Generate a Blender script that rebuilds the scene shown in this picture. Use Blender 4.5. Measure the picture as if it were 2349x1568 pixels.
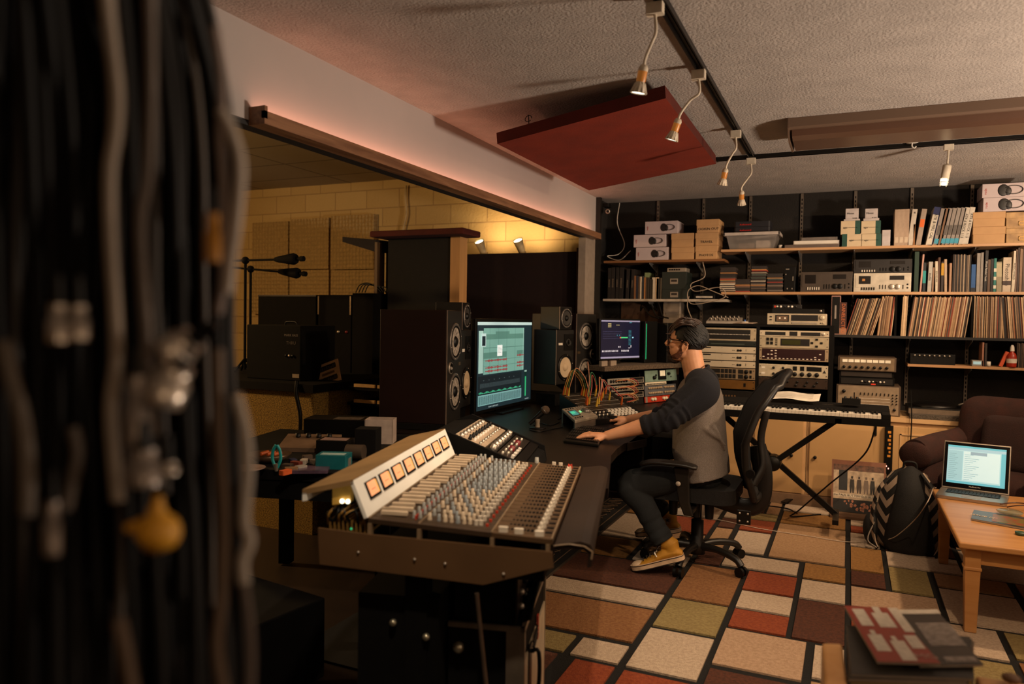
import bpy, bmesh, math, random
from mathutils import Vector, Matrix, Quaternion, noise
for _o in list(bpy.data.objects): bpy.data.objects.remove(_o)
S = bpy.context.scene
C = S.collection
PI = math.pi
# ---------------------------------------------------------------- camera
F, CX, CY, CH = 1700.0, 1174.5, 784.0, 1.35
_dY = Vector((775.5, 39.0, -1700.0)).normalized()
_dX = Vector((3654.5, -113.0, 1700.0))
_dX = (_dX - _dX.dot(_dY)*_dY).normalized()
_dZ = _dX.cross(_dY)
CAMR = Matrix((_dX, _dY, _dZ))          # world = CAMR @ camera vector
CAMO = Vector((0, 0, CH))
cd = bpy.data.cameras.new('camera'); cam = bpy.data.objects.new('camera', cd); C.objects.link(cam)
cam.matrix_world = Matrix.Translation(CAMO) @ CAMR.to_4x4()
cd.sensor_width = 36; cd.lens = F*36/2349; cd.clip_start = 0.05; cd.clip_end = 60
cd.dof.use_dof = True; cd.dof.focus_distance = 4.0; cd.dof.aperture_fstop = 2.2
S.camera = cam
S.view_settings.view_transform = 'Standard'; S.view_settings.look = 'None'
S.view_settings.gamma = 1; S.view_settings.use_curve_mapping = False
S.view_settings.exposure = 0.0
# ---------------------------------------------------------------- world and lights
w = bpy.data.worlds.new('world'); S.world = w; w.use_nodes = True
w.node_tree.nodes['Background'].inputs[0].default_value = (1.0, 0.55, 0.3, 1)
w.node_tree.nodes['Background'].inputs[1].default_value = 0.006
def light(kind, name, loc, power, color, aim=None, size=0.1, size_y=None, spot=60, blend=0.5):
    l = bpy.data.lights.new(name, kind); l.energy = power; l.color = color
    if kind == 'AREA':
        l.size = size
        if size_y: l.shape = 'RECTANGLE'; l.size_y = size_y
    elif kind == 'SUN': l.angle = size
    else: l.shadow_soft_size = size
    if kind == 'SPOT': l.spot_size = math.radians(spot); l.spot_blend = blend
    o = bpy.data.objects.new(name, l); C.objects.link(o); o.location = loc
    if aim is not None:
        o.rotation_euler = (Vector(aim)-Vector(loc)).to_track_quat('-Z', 'Y').to_euler()
    return o
WARM = (1.0, 0.66, 0.40)
light('SPOT', 'floor_uplight', (2.1, 3.2, .95), 290, (1.0, 0.80, 0.62), aim=(1.6, 3.15, 3.2), size=0.16, spot=165, blend=0.25)
light('POINT', 'right_fill_light', (2.6, 1.5, 1.45), 22, (1.0, 0.70, 0.46), size=0.14)  # unseen fill from the right, added to brighten the room; no fixture
light('POINT', 'rear_fill_light', (1.2, -0.7, 1.9), 12, (1.0, 0.68, 0.42), size=0.25)  # added fill for the console and its cheek; no lamp stands there
light('SPOT', 'unseen_spot_light', (1.35, 4.2, 2.25), 130, (1.0, 0.68, 0.40), aim=(-0.4, 4.6, 0.3), size=0.05, spot=110, blend=0.7)  # unseen spot right of the table, off the tracks, no fixture
light('SPOT', 'unseen_spot_light', (0.55, 2.2, 2.25), 85, (1.0, 0.68, 0.40), aim=(-0.5, 3.8, 0.2), size=0.04, spot=100, blend=0.7)  # unseen spot off both tracks, aimed at chair and rug
light('SPOT', 'unseen_spot_light', (-0.585, 1.0, 2.25), 66, (1.0, 0.80, 0.58), aim=(-1.0, 1.9, 0.8), size=0.03, spot=75, blend=0.8)  # added out of view to brighten the console; no fixture hangs here
light('SPOT', 'unseen_spot_light', (1.7, 4.86, 2.25), 75, (1.0, 0.70, 0.44), aim=(0.1, 6.3, 1.4), size=0.03, spot=95, blend=0.8)  # added to lift the back shelves; fixture not built
light('SPOT', 'unseen_spot_light', (1.1, 4.86, 2.25), 60, (1.0, 0.70, 0.44), aim=(-0.8, 6.0, 0.9), size=0.03, spot=90, blend=0.8)  # added to brighten cabinets and lower shelves, without a fixture
# live room lamps (the housings are built further down)
light('POINT', 'live_lamp_light', (-5.2, 2.5, 2.2), 165, (1.0, 0.62, 0.27), size=0.12)
# led strip along the ledge under the header
light('AREA', 'led_strip_light', (-1.962, 4.0, 2.072), 2.7, (1.0, 0.40, 0.24), aim=(-2.0, 4.0, 2.6), size=3.85, size_y=0.01)
# ---------------------------------------------------------------- helpers
def ray(px, py): return CAMR @ Vector((px-CX, -(py-CY), -F))
def at(px, py, x=None, y=None, z=None):
    """point on a plane of the room seen at a place of the photograph"""
    d = ray(px, py)
    if x is not None: t = x/d.x
    elif y is not None: t = y/d.y
    else: t = (z-CH)/d.z
    return CAMO + d*t
def catmull(pts, n=6):
    P = [Vector(p) for p in pts]
    if len(P) < 3: return P
    Q = [2*P[0]-P[1]] + P + [2*P[-1]-P[-2]]; out = []
    for i in range(1, len(Q)-2):
        a, b, c, d = Q[i-1:i+3]
        for k in range(n):
            t = k/n
            out.append(0.5*((2*b)+(c-a)*t+(2*a-5*b+4*c-d)*t*t+(3*b-a-3*c+d)*t**3))
    out.append(P[-1]); return out
def lerp(a, b, t): return a+(b-a)*t
def interp(keys, t):
    for (t0, v0), (t1, v1) in zip(keys, keys[1:]):
        if t <= t1: return lerp(v0, v1, max(0, (t-t0)/(t1-t0)))
    return keys[-1][1]
_mats = {}
def srgb(c):
    if isinstance(c, str):
        c = c.lstrip('#'); c = [int(c[i:i+2], 16)/255 for i in (0, 2, 4)]
    return tuple((x/12.92 if x <= 0.04045 else ((x+0.055)/1.055)**2.4) for x in c) + (1,)
def mat(name, col='#888888', rough=0.6, metal=0.0, var=0.12, vs=18, bump=0.0, bs=60, emit=0.0, col2=None, alpha=1.0, trans=0.0, kind='noise', coat=0.0, spec=None):
    if name in _mats: return _mats[name]
    m = bpy.data.materials.new(name); m.use_nodes = True; nt = m.node_tree; N = nt.nodes; L = nt.links
    b = N['Principled BSDF']; base = srgb(col)
    b.inputs['Roughness'].default_value = rough; b.inputs['Metallic'].default_value = metal
    if spec is not None: b.inputs['Specular IOR Level'].default_value = spec
    if coat: b.inputs['Coat Weight'].default_value = coat
    if trans: b.inputs['Transmission Weight'].default_value = trans
    if alpha < 1: b.inputs['Alpha'].default_value = alpha
    tc = N.new('ShaderNodeTexCoord')
    nz = N.new('ShaderNodeTexNoise'); nz.inputs['Scale'].default_value = vs; nz.inputs['Detail'].default_value = 4
    L.new(tc.outputs['Object'], nz.inputs['Vector'])
    cr = N.new('ShaderNodeValToRGB'); e = cr.color_ramp.elements
    c2 = srgb(col2) if col2 else tuple(min(1, x*(1+var)) for x in base[:3])+(1,)
    c1 = base if col2 else tuple(x*(1-var) for x in base[:3])+(1,)
    e[0].position = 0.35; e[1].position = 0.65; e[0].color = c1; e[1].color = c2
    L.new(nz.outputs['Fac'], cr.inputs['Fac']); L.new(cr.outputs['Color'], b.inputs['Base Color'])
    if emit:
        b.inputs['Emission Strength'].default_value = emit; L.new(cr.outputs['Color'], b.inputs['Emission Color'])
    if bump:
        n2 = N.new('ShaderNodeTexNoise') if kind == 'noise' else N.new('ShaderNodeTexVoronoi')
        n2.inputs['Scale'].default_value = bs
        if kind == 'noise': n2.inputs['Detail'].default_value = 5
        L.new(tc.outputs['Object'], n2.inputs['Vector'])
        bp = N.new('ShaderNodeBump'); bp.inputs['Strength'].default_value = bump; bp.inputs['Distance'].default_value = 0.01
        L.new(n2.outputs[0], bp.inputs['Height']); L.new(bp.outputs['Normal'], b.inputs['Normal'])
    _mats[name] = m; return m
def wood(name, c1, c2, axis=0, scale=3.0, rough=0.45):
    if name in _mats: return _mats[name]
    m = bpy.data.materials.new(name); m.use_nodes = True; nt = m.node_tree; N = nt.nodes; L = nt.links
    b = N['Principled BSDF']; b.inputs['Roughness'].default_value = rough
    tc = N.new('ShaderNodeTexCoord'); mp = N.new('ShaderNodeMapping')
    sc = [14*scale]*3; sc[axis] = scale; mp.inputs['Scale'].default_value = sc
    nz = N.new('ShaderNodeTexNoise'); nz.inputs['Scale'].default_value = 1.0; nz.inputs['Detail'].default_value = 6; nz.inputs['Distortion'].default_value = 0.6
    cr = N.new('ShaderNodeValToRGB'); e = cr.color_ramp.elements; e[0].color = srgb(c1); e[1].color = srgb(c2); e[0].position = .3; e[1].position = .7
    L.new(tc.outputs['Object'], mp.inputs['Vector']); L.new(mp.outputs[0], nz.inputs['Vector']); L.new(nz.outputs['Fac'], cr.inputs['Fac']); L.new(cr.outputs[0], b.inputs['Base Color'])
    _mats[name] = m; return m
class MB:
    """collects shapes into ONE mesh"""
    def __init__(s, M=None): s.v = []; s.f = []; s.fm = []; s.fs = []; s.ms = []; s.M = M
    def mi(s, m):
        if m is None: return 0
        if m not in s.ms: s.ms.append(m)
        return s.ms.index(m)
    def add(s, vs, fs, m=None, smooth=False, M=None):
        k = len(s.v); i = s.mi(m)
        for v in vs:
            v = Vector(v)
            if M is not None: v = M @ v
            if s.M is not None: v = s.M @ v
            s.v.append(v)
        for f in fs: s.f.append([k+a for a in f]); s.fm.append(i); s.fs.append(smooth)
        return s
    def box(s, c, d, m=None, M=None, r=None):
        x, y, z = c; a, b, h = d[0]/2, d[1]/2, d[2]/2
        vs = [(sx*a, sy*b, sz*h) for sz in (-1, 1) for sy in (-1, 1) for sx in (-1, 1)]
        T = Matrix.Translation(c)
        if r is not None: T = T @ (r if isinstance(r, Matrix) else Matrix.Rotation(r, 4, 'Z'))
        if M is not None: T = M @ T
        return s.add(vs, [(0, 2, 3, 1), (4, 5, 7, 6), (0, 1, 5, 4), (2, 6, 7, 3), (0, 4, 6, 2), (1, 3, 7, 5)], m, False, T)
    def bx(s, a, b, m=None, M=None):
        return s.box([(p+q)/2 for p, q in zip(a, b)], [abs(q-p) for p, q in zip(a, b)], m, M)
    def rbox(s, c, d, r, m=None, M=None, n=3):
        """box with rounded vertical edges"""
        a, b = d[0]/2-r, d[1]/2-r; poly = []
        for q, (sx, sy) in enumerate(((1, 1), (-1, 1), (-1, -1), (1, -1))):
            for k in range(n+1):
                t = (q+k/n)*PI/2; poly.append((c[0]+sx*a+r*math.cos(t), c[1]+sy*b+r*math.sin(t)))
        return s.prism(poly, c[2]-d[2]/2, c[2]+d[2]/2, m, M)
    def prism(s, poly, z0, z1, m=None, M=None, smooth=False):
        n = len(poly); vs = [(p[0], p[1], z0) for p in poly]+[(p[0], p[1], z1) for p in poly]
        fs = [tuple(reversed(range(n))), tuple(range(n, 2*n))]
        s.add(vs, fs, m, False, M)
        return s.add(vs, [(i, (i+1) % n, n+(i+1) % n, n+i) for i in range(n)], m, smooth, M)
    def hexa(s, p, m=None, M=None):
        """8 corners: bottom loop then top loop"""
        return s.add(p, [(3, 2, 1, 0), (4, 5, 6, 7), (0, 1, 5, 4), (1, 2, 6, 5), (2, 3, 7, 6), (3, 0, 4, 7)], m, False, M)
    def quad(s, a, b, c, d, m=None, M=None): return s.add([a, b, c, d], [(0, 1, 2, 3)], m, False, M)
    def ring(s, c, u, v, ru, rv, n): return [c+u*(ru*math.cos(2*PI*k/n))+v*(rv*math.sin(2*PI*k/n)) for k in range(n)]
    def tube(s, pts, r, n=8, m=None, M=None, caps=True, flat=1.0, up=None, smooth=True):
        P = [Vector(p) for p in pts]; L = len(P); R = r if isinstance(r, (list, tuple)) else [r]*L
        t = (P[1]-P[0]).normalized(); a = Vector(up) if up else (Vector((0, 0, 1)) if abs(t.z) < 0.9 else Vector((1, 0, 0)))
        u = (a-a.dot(t)*t).normalized(); vs = []
        for i in range(L):
            t = (P[min(i+1, L-1)]-P[max(i-1, 0)])
            if t.length < 1e-9: t = Vector((0, 0, 1))
            t.normalize(); u = u-u.dot(t)*t
            if u.length < 1e-6: u = t.orthogonal()
            u.normalize(); v = t.cross(u)
            rr = R[i]; ru, rv = (rr if isinstance(rr, (list, tuple)) else (rr, rr*flat))
            vs += s.ring(P[i], u, v, ru, rv, n)
        fs = [(i*n+k, i*n+(k+1) % n, (i+1)*n+(k+1) % n, (i+1)*n+k) for i in range(L-1) for k in range(n)]
        s.add(vs, fs, m, smooth, M)
        if caps: s.add(vs[:n]+vs[-n:], [tuple(reversed(range(n))), tuple(range(n, 2*n))], m, False, M)
        return s
    def cyl(s, p0, p1, r0, r1=None, n=16, m=None, M=None, caps=True, smooth=True):
        return s.tube([p0, p1], [r0, r0 if r1 is None else r1], n, m, M, caps, smooth=smooth)
    def lathe(s, prof, n=20, m=None, M=None, smooth=True):
        vs = []; L = len(prof)
        for r, z in prof: vs += [(r*math.cos(2*PI*k/n), r*math.sin(2*PI*k/n), z) for k in range(n)]
        return s.add(vs, [(i*n+k, i*n+(k+1) % n, (i+1)*n+(k+1) % n, (i+1)*n+k) for i in range(L-1) for k in range(n)], m, smooth, M)
    def ball(s, c, r, n=14, k=9, m=None, M=None, R=None):
        rx, ry, rz = r if isinstance(r, (list, tuple)) else (r, r, r); vs = []; c = Vector(c)
        for i in range(k+1):
            th = PI*i/k
            for j in range(n):
                ph = 2*PI*j/n; v = Vector((rx*math.sin(th)*math.cos(ph), ry*math.sin(th)*math.sin(ph), rz*math.cos(th)))
                if R is not None: v = R @ v
                vs.append(c+v)
        return s.add(vs, [(i*n+j, (i+1)*n+j, (i+1)*n+(j+1) % n, i*n+(j+1) % n) for i in range(k) for j in range(n)], m, True, M)
    def build(s, name, m=None, parent=None, bevel=0, seg=2, loc=None, rot=None):
        me = bpy.data.meshes.new(name); me.from_pydata([tuple(v) for v in s.v], [], s.f)
        if m is not None and not s.ms: me.materials.append(m)
        for q in s.ms: me.materials.append(q if q is not None else m)
        if len(s.ms) > 0:
            for p, i in zip(me.polygons, s.fm): p.material_index = i
        for p, i in zip(me.polygons, s.fs): p.use_smooth = i
        me.update()
        o = bpy.data.objects.new(name, me); C.objects.link(o)
        if parent: o.parent = parent
        if loc is not None: o.location = loc
        if rot is not None: o.rotation_euler = rot
        if bevel:
            b = o.modifiers.new('bevel', 'BEVEL'); b.width = bevel; b.segments = seg; b.limit_method = 'ANGLE'; b.angle_limit = math.radians(40)
        return o
def tag(o, label=None, cat=None, group=None, kind=None):
    if label: o['label'] = label
    if cat: o['category'] = cat
    if group: o['group'] = group
    if kind: o['kind'] = kind
    return o
def thing(name, label, cat, loc=(0, 0, 0), rz=0, group=None):
    o = bpy.data.objects.new(name, None); C.objects.link(o); o.empty_display_size = 0.05
    o.location = loc
    if isinstance(rz, (int, float)): o.rotation_euler = (0, 0, rz)
    else: o.rotation_euler = rz
    return tag(o, label, cat, group)
def struct(mb, name, m=None, parent=None, bevel=0):
    o = mb.build(name, m, parent, bevel)
    if not parent: o['kind'] = 'structure'
    return o
def copy_tree(o, parent=None):
    kids = [c for c in C.objects if c.parent == o]
    c = o.copy(); C.objects.link(c)
    if parent: c.parent = parent
    for k in kids: copy_tree(k, c)
    return c
def copy_thing(src, kids, loc, rz, label, group=None):
    r = src.copy(); C.objects.link(r); r.location = loc; r.rotation_euler = rz if isinstance(rz, tuple) else (0, 0, rz); r['label'] = label
    if group: r['group'] = group
    for k in kids:
        c = k.copy(); C.objects.link(c); c.parent = r
    return r
def textm(s, size, m, parent, M, name='lettering', ext=0.0006, align='CENTER', width=1.0):
    cu = bpy.data.curves.new(name, 'FONT'); cu.body = s; cu.size = size; cu.align_x = align; cu.align_y = 'CENTER'; cu.extrude = ext; cu.resolution_u = 2
    o = bpy.data.objects.new(name, cu); C.objects.link(o)
    me = bpy.data.meshes.new_from_object(o.evaluated_get(bpy.context.evaluated_depsgraph_get()))
    bpy.data.objects.remove(o); me.materials.clear(); me.materials.append(m)
    for v in me.vertices: v.co.x *= width
    r = bpy.data.objects.new(name, me); C.objects.link(r); r.matrix_local = M
    if parent: r.parent = parent
    return r
def frame_m(o, x, y):
    """matrix with origin o and the axes x, y (z = x cross y)"""
    x = Vector(x).normalized(); y = Vector(y); z = x.cross(y).normalized(); y = z.cross(x)
    return Matrix(((x.x, y.x, z.x, o[0]), (x.y, y.y, z.y, o[1]), (x.z, y.z, z.z, o[2]), (0, 0, 0, 1)))
R4 = lambda a, ax: Matrix.Rotation(a, 4, ax)
T4 = lambda *v: Matrix.Translation(Vector(v))
rnd = random.Random(7)
# ---------------------------------------------------------------- materials used widely
BLK = mat('black_plastic', '#090807', 0.45, var=.1, spec=.25)
BLKM = mat('black_matte', '#0a0807', 0.85, var=.2, spec=.15)
BLKS = mat('black_satin_metal', '#14110f', 0.4, 0.4)
SILV = mat('silver_metal', '#b5aa9c', 0.38, 0.7, var=.05)
ALU = mat('brushed_aluminium', '#b0a69a', 0.35, 0.85, var=.06)
WHT = mat('white_plastic', '#d8d0c4', 0.45, var=.04)
CREAM = mat('cream_paint', '#cfc2ab', 0.5, var=.05, vs=6)
# ---------------------------------------------------------------- room shell
CEIL = 2.40
floor_m = mat('dark_vinyl_floor', '#2a1d15', 0.5, var=.2, vs=5)
m_ceil = mat('stucco_ceiling', '#b0a69e', 0.95, var=.07, vs=9, bump=.7, bs=85)
struct(MB().bx((-7.6, -1.6, -.1), (3.5, 6.5, 0)), 'floor', floor_m)
struct(MB().bx((-2.0, -1.6, CEIL), (3.5, 6.5, CEIL+.1)), 'ceiling', m_ceil)
m_back = mat('charcoal_wall', '#1b1714', 0.95, var=.25, vs=3, bump=.5, bs=90)
struct(MB().bx((-2.12, 6.4, 0), (3.5, 6.5, CEIL)), 'wall_back', m_back)
m_side = mat('side_wall_paint', '#6a5a4c', 0.9)
struct(MB().bx((3.4, -1.6, 0), (3.5, 6.4, CEIL)), 'wall_right', m_side)
struct(MB().bx((-7.6, -1.7, 0), (3.5, -1.6, 2.75)), 'wall_front', m_side)
m_head = mat('header_paint', '#b9b0ac', 0.8, var=.03, vs=2)
struct(MB().bx((-2.12, -1.6, 2.055), (-2.0, 6.07, CEIL+.1)), 'wall_left', m_head)
# white painted end post and the dark return wall behind it
struct(MB().bx((-2.06, 5.82, 0), (-2.0, 6.07, 2.055)), 'trim_1', mat('post_paint', '#8f8072', 0.7, var=.08))
struct(MB().bx((-2.12, 6.07, 0), (-2.0, 6.4, CEIL)), 'wall_left_return', m_back)
struct(MB().bx((-2.0, 6.07, 0), (-1.96, 6.11, CEIL)), 'trim_2', mat('dark_trim', '#191410', 0.6))
# wooden ledge under the header
wl = wood('rough_ledge_wood', '#6e4a33', '#9a7050', 1, 3)
lg = MB(); lg.bx((-2.0, 2.06, 2.035), (-1.925, 6.0, 2.055), wl); lg.bx((-1.94, 2.06, 2.055), (-1.925, 6.0, 2.082), wl); lg.bx((-2.0, 2.06, 2.055), (-1.925, 2.075, 2.10), wl)
struct(lg, 'trim_3')
struct(MB().bx((-2.06, 1.2, 2.035), (-2.0, 5.95, 2.05)), 'trim_4', mat('dark_edge', '#22201f', 0.7))
led = MB().bx((-1.985, 2.1, 2.056), (-1.97, 5.97, 2.062)).build('led_strip', mat('led_glow', '#ff7a55', emit=2.5))
tag(led, 'pink glowing led strip lying in the wooden ledge under the header', 'light strip')
# live room beyond the opening
def brickmat(rz=0):
    m = bpy.data.materials.new('painted_cinder_block'); m.use_nodes = True; N = m.node_tree.nodes; L = m.node_tree.links
    b = N['Principled BSDF']; b.inputs['Roughness'].default_value = .75
    tc = N.new('ShaderNodeTexCoord'); mp = N.new('ShaderNodeMapping'); mp.inputs['Rotation'].default_value = (PI/2, 0, rz)
    br = N.new('ShaderNodeTexBrick'); br.inputs['Scale'].default_value = 1.0; br.inputs['Brick Width'].default_value = .40; br.inputs['Row Height'].default_value = .19
    br.inputs['Mortar Size'].default_value = .006; br.inputs['Mortar Smooth'].default_value = .3
    br.inputs['Color1'].default_value = srgb('#c9ab72'); br.inputs['Color2'].default_value = srgb('#bfa067'); br.inputs['Mortar'].default_value = srgb('#a88a5a')
    L.new(tc.outputs['Object'], mp.inputs[0]); L.new(mp.outputs[0], br.inputs[0]); L.new(br.outputs['Color'], b.inputs['Base Color'])
    nz = N.new('ShaderNodeTexNoise'); nz.inputs['Scale'].default_value = 40; L.new(tc.outputs['Object'], nz.inputs[0])
    mx = N.new('ShaderNodeMath'); mx.operation = 'MULTIPLY_ADD'; L.new(br.outputs['Fac'], mx.inputs[0]); mx.inputs[1].default_value = -.9; L.new(nz.outputs[0], mx.inputs[2])
    bp = N.new('ShaderNodeBump'); bp.inputs['Strength'].default_value = .5; bp.inputs['Distance'].default_value = .012; L.new(mx.outputs[0], bp.inputs['Height']); L.new(bp.outputs[0], b.inputs['Normal'])
    return m
m_block = brickmat()
struct(MB().bx((-7.6, 6.4, 0), (-2.12, 6.5, 2.8)), 'wall_live_room_back', m_block)
struct(MB().bx((-7.7, -1.6, 0), (-7.6, 6.5, 2.8)), 'wall_live_room_left', brickmat(PI/2))
def tilemat():
    m = bpy.data.materials.new('ceiling_tiles'); m.use_nodes = True; N = m.node_tree.nodes; L = m.node_tree.links
    b = N['Principled BSDF']; b.inputs['Roughness'].default_value = .9
    tc = N.new('ShaderNodeTexCoord'); br = N.new('ShaderNodeTexBrick'); br.offset = 0; br.inputs['Scale'].default_value = 1; br.inputs['Brick Width'].default_value = 1.2; br.inputs['Row Height'].default_value = .6
    br.inputs['Mortar Size'].default_value = .012; br.inputs['Color1'].default_value = srgb('#9c8c70'); br.inputs['Color2'].default_value = srgb('#958569'); br.inputs['Mortar'].default_value = srgb('#6a5c46')
    L.new(tc.outputs['Object'], br.inputs[0]); L.new(br.outputs['Color'], b.inputs['Base Color']); return m
struct(MB().bx((-7.6, -1.6, 2.75), (-2.12, 6.4, 2.85)), 'ceiling_live_room', tilemat())
# ---------------------------------------------------------------- rug
def rugm(name, c, c2):
    return mat(name, c, 0.98, var=.2, vs=70, bump=.9, bs=260, col2=c2)
RC = {'cream': rugm('rug_cream', '#b39c86', '#c9b39b'), 'tan': rugm('rug_tan', '#9f7a56', '#b38e68'), 'org': rugm('rug_tan_orange', '#8a602f', '#a0733b'), 'red': rugm('rug_rust', '#7e3213', '#95451f'),
      'brn': rugm('rug_brown', '#43200f', '#5a2e19'), 'cop': rugm('rug_copper', '#80532e', '#96683e'), 'olv': rugm('rug_olive', '#857145', '#9a8756'), 'beige': rugm('rug_beige', '#a8886c', '#bc9c80')}
rb = rugm('rug_black', '#050404', '#0a0807')
rug = thing('area_rug', 'large area rug of cream, rust, tan and brown rectangles ruled in black', 'rug', (0, 4, 0))
rm = MB(); rm.bx((-1.40, -1.9, 0), (2.6, 1.86, .008), rb)
cols = {'a': (-1.75, -1.02), 'b': (-1.215, -.79), 'c': (-.755, -.485), 'd': (-.453, -.217), 'e': (-.188, .013), 'f': (.042, .203), 'g': (.232, .415), 'h': (.45, .72), 'i': (.75, 1.05), 'j': (1.08, 1.4), 'k': (1.43, 2.5)}
def rt(x0, x1, y0, y1, c): rm.bx((x0, y0-4, .008), (x1, y1-4, .016), RC[c])
B_ = [(-1.40, -.79, 2.12, 2.36, 'cop'), (-1.34, -1.03, 2.4, 2.75, 'brn'), (-.95, -.79, 2.40, 2.74, 'red'), (-1.37, -1.02, 2.78, 2.945, 'olv'), (-.985, -.79, 2.775, 2.943, 'cream'), (-1.39, -.79, 2.99, 3.365, 'cop'), (-1.39, -.79, 3.40, 3.58, 'cream'),
      (-1.39, -.79, 3.61, 4.02, 'brn'), (-1.39, -1.12, 4.06, 4.40, 'org'), (-1.08, -.79, 4.06, 4.22, 'cream'), (-1.08, -.79, 4.26, 4.7, 'tan'), (-1.39, -1.12, 4.44, 5.0, 'cream'), (-1.08, -.79, 4.74, 5.1, 'red'), (-1.39, -1.12, 5.04, 5.8, 'org'), (-1.08, -.79, 5.14, 5.82, 'cream')]
B_ += [(-.75, -.485, 2.12, 2.45, 'org'), (-.75, -.485, 2.49, 2.735, 'red'), (-.755, -.485, 2.775, 3.17, 'cream'), (-.755, -.485, 3.205, 3.56, 'olv'), (-.755, -.485, 3.59, 4.12, 'cop'), (-.755, -.62, 4.16, 4.42, 'brn'), (-.755, -.655, 4.46, 4.93, 'tan'), (-.755, -.655, 4.97, 5.2, 'brn'), (-.755, -.655, 5.24, 5.45, 'cream'), (-.755, -.655, 5.49, 5.8, 'red'),
       (-.61, -.222, 4.19, 4.41, 'cream'), (-.615, -.42, 4.48, 4.925, 'cream'), (-.62, -.42, 4.97, 5.245, 'red'), (-.62, -.42, 5.285, 5.44, 'olv'), (-.62, -.52, 5.48, 5.82, 'brn'), (-.5, -.42, 5.48, 5.82, 'tan')]
B_ += [(-.455, -.215, 2.12, 2.6, 'cream'), (-.455, -.13, 2.64, 2.9, 'brn'), (-.457, -.13, 2.95, 3.318, 'beige'), (-.453, -.215, 3.35, 3.565, 'red'), (-.454, -.216, 3.593, 3.825, 'cream'), (-.457, -.217, 3.855, 4.145, 'red'),
       (-.39, .01, 4.47, 5.235, 'tan'), (-.39, .008, 5.275, 5.595, 'org'), (-.398, .165, 5.637, 5.82, 'cream'), (-.19, .015, 3.86, 4.138, 'cream'), (-.19, .014, 4.175, 4.43, 'org'), (-.19, .015, 3.35, 3.83, 'brn'), (-.095, .015, 3.0, 3.31, 'cream'), (-.095, .3, 2.5, 2.96, 'tan')]
B_ += [(.042, .16, 5.44, 5.595, 'cream'), (.042, .2, 5.255, 5.40, 'red'), (.04, .2, 4.93, 5.215, 'cream'), (.042, .204, 4.44, 4.89, 'org'), (.043, .203, 4.178, 4.41, 'brn'), (.043, .42, 3.86, 4.145, 'beige'), (.043, .3, 3.35, 3.82, 'red'), (.043, .3, 3.0, 3.31, 'tan'),
       (.231, .59, 4.92, 5.25, 'brn'), (.231, .59, 4.61, 4.885, 'cream'), (.231, .415, 4.18, 4.575, 'olv'), (.33, .62, 3.5, 3.82, 'cream'), (.33, .62, 3.1, 3.46, 'olv'), (.45, .78, 4.36, 4.575, 'tan'), (.45, .78, 3.86, 4.32, 'cream'), (.231, .59, 5.29, 5.8, 'org'), (.62, 1.0, 4.61, 5.1, 'cream'), (.62, 1.0, 5.15, 5.8, 'tan'),
       (.65, 1.0, 3.1, 3.5, 'cop'), (.65, 1.0, 3.54, 3.82, 'olv'), (.82, 1.3, 3.86, 4.2, 'org'), (.82, 1.3, 4.24, 4.575, 'cop'), (1.04, 1.6, 4.61, 5.2, 'red'), (1.04, 1.6, 3.1, 3.82, 'cream'), (.33, 1.4, 2.12, 3.06, 'cop'), (1.04, 2.5, 5.25, 5.8, 'cream'), (1.64, 2.5, 3.1, 5.2, 'tan')]
for b in B_: rt(*b)
rm.build('pile', None, rug)
# ---------------------------------------------------------------- things on the ceiling
m_red = mat('rust_fabric', '#8a2808', 0.95, var=.12, vs=5, bump=.4, bs=300)
m_redd = mat('rust_fabric_edge', '#5a1c0e', 0.95, var=.15, vs=5, bump=.4, bs=300)
def acoustic_panel():
    A, B, Cc, D = [Vector(p) for p in ((-1.63, 3.36, 2.225), (-.74, 3.16, 2.30), (-.78, 4.71, 2.33), (-1.67, 4.91, 2.25))]
    n = (B-A).cross(D-A).normalized()
    t = thing('acoustic_panel', 'rust red fabric acoustic panel hanging tilted under the ceiling', 'acoustic panel', (A+Cc)/2)
    o = (A+Cc)/2; h = n*.055
    mb = MB(); N = 10
    # slightly sagging fabric face
    vs = []; fs = []
    for i in range(N+1):
        for j in range(N+1):
            p = A.lerp(B, i/N).lerp(D.lerp(Cc, i/N), j/N)-o
            p = p-n*(-.006)*math.sin(PI*i/N)*math.sin(PI*j/N); vs.append(p)
    for i in range(N):
        for j in range(N): fs.append((i*(N+1)+j, i*(N+1)+j+1, (i+1)*(N+1)+j+1, (i+1)*(N+1)+j))
    mb.add(vs, fs, m_red, True)
    c = [p-o for p in (A, B, Cc, D)]
    up = [p+h for p in c]
    mb.add(c+up, [(0, 1, 5, 4), (1, 2, 6, 5), (2, 3, 7, 6), (3, 0, 4, 7)], m_redd); mb.add(up, [(0, 1, 2, 3)], m_redd)
    mb.build('fabric_panel', None, t)
    for k, q in enumerate(((.12, .12), (.88, .12), (.88, .88), (.12, .88))):
        p = A.lerp(B, q[0]).lerp(D.lerp(Cc, q[0]), q[1])-o+h
        w_ = MB(); w_.tube(catmull([p, p+Vector((.005, 0, .03)), Vector((p.x, p.y, CEIL-o.z))], 3), .0022, 5)
        w_.tube([Vector((p.x, p.y, CEIL-o.z-.001))+Vector((.018*math.cos(a), .018*math.sin(a)*.4, -.018+.018*math.sin(a))) for a in [i*PI/5 for i in range(10)]], .002, 5)
        w_.build('hanging_wire', BLKS, t)
acoustic_panel()
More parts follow.
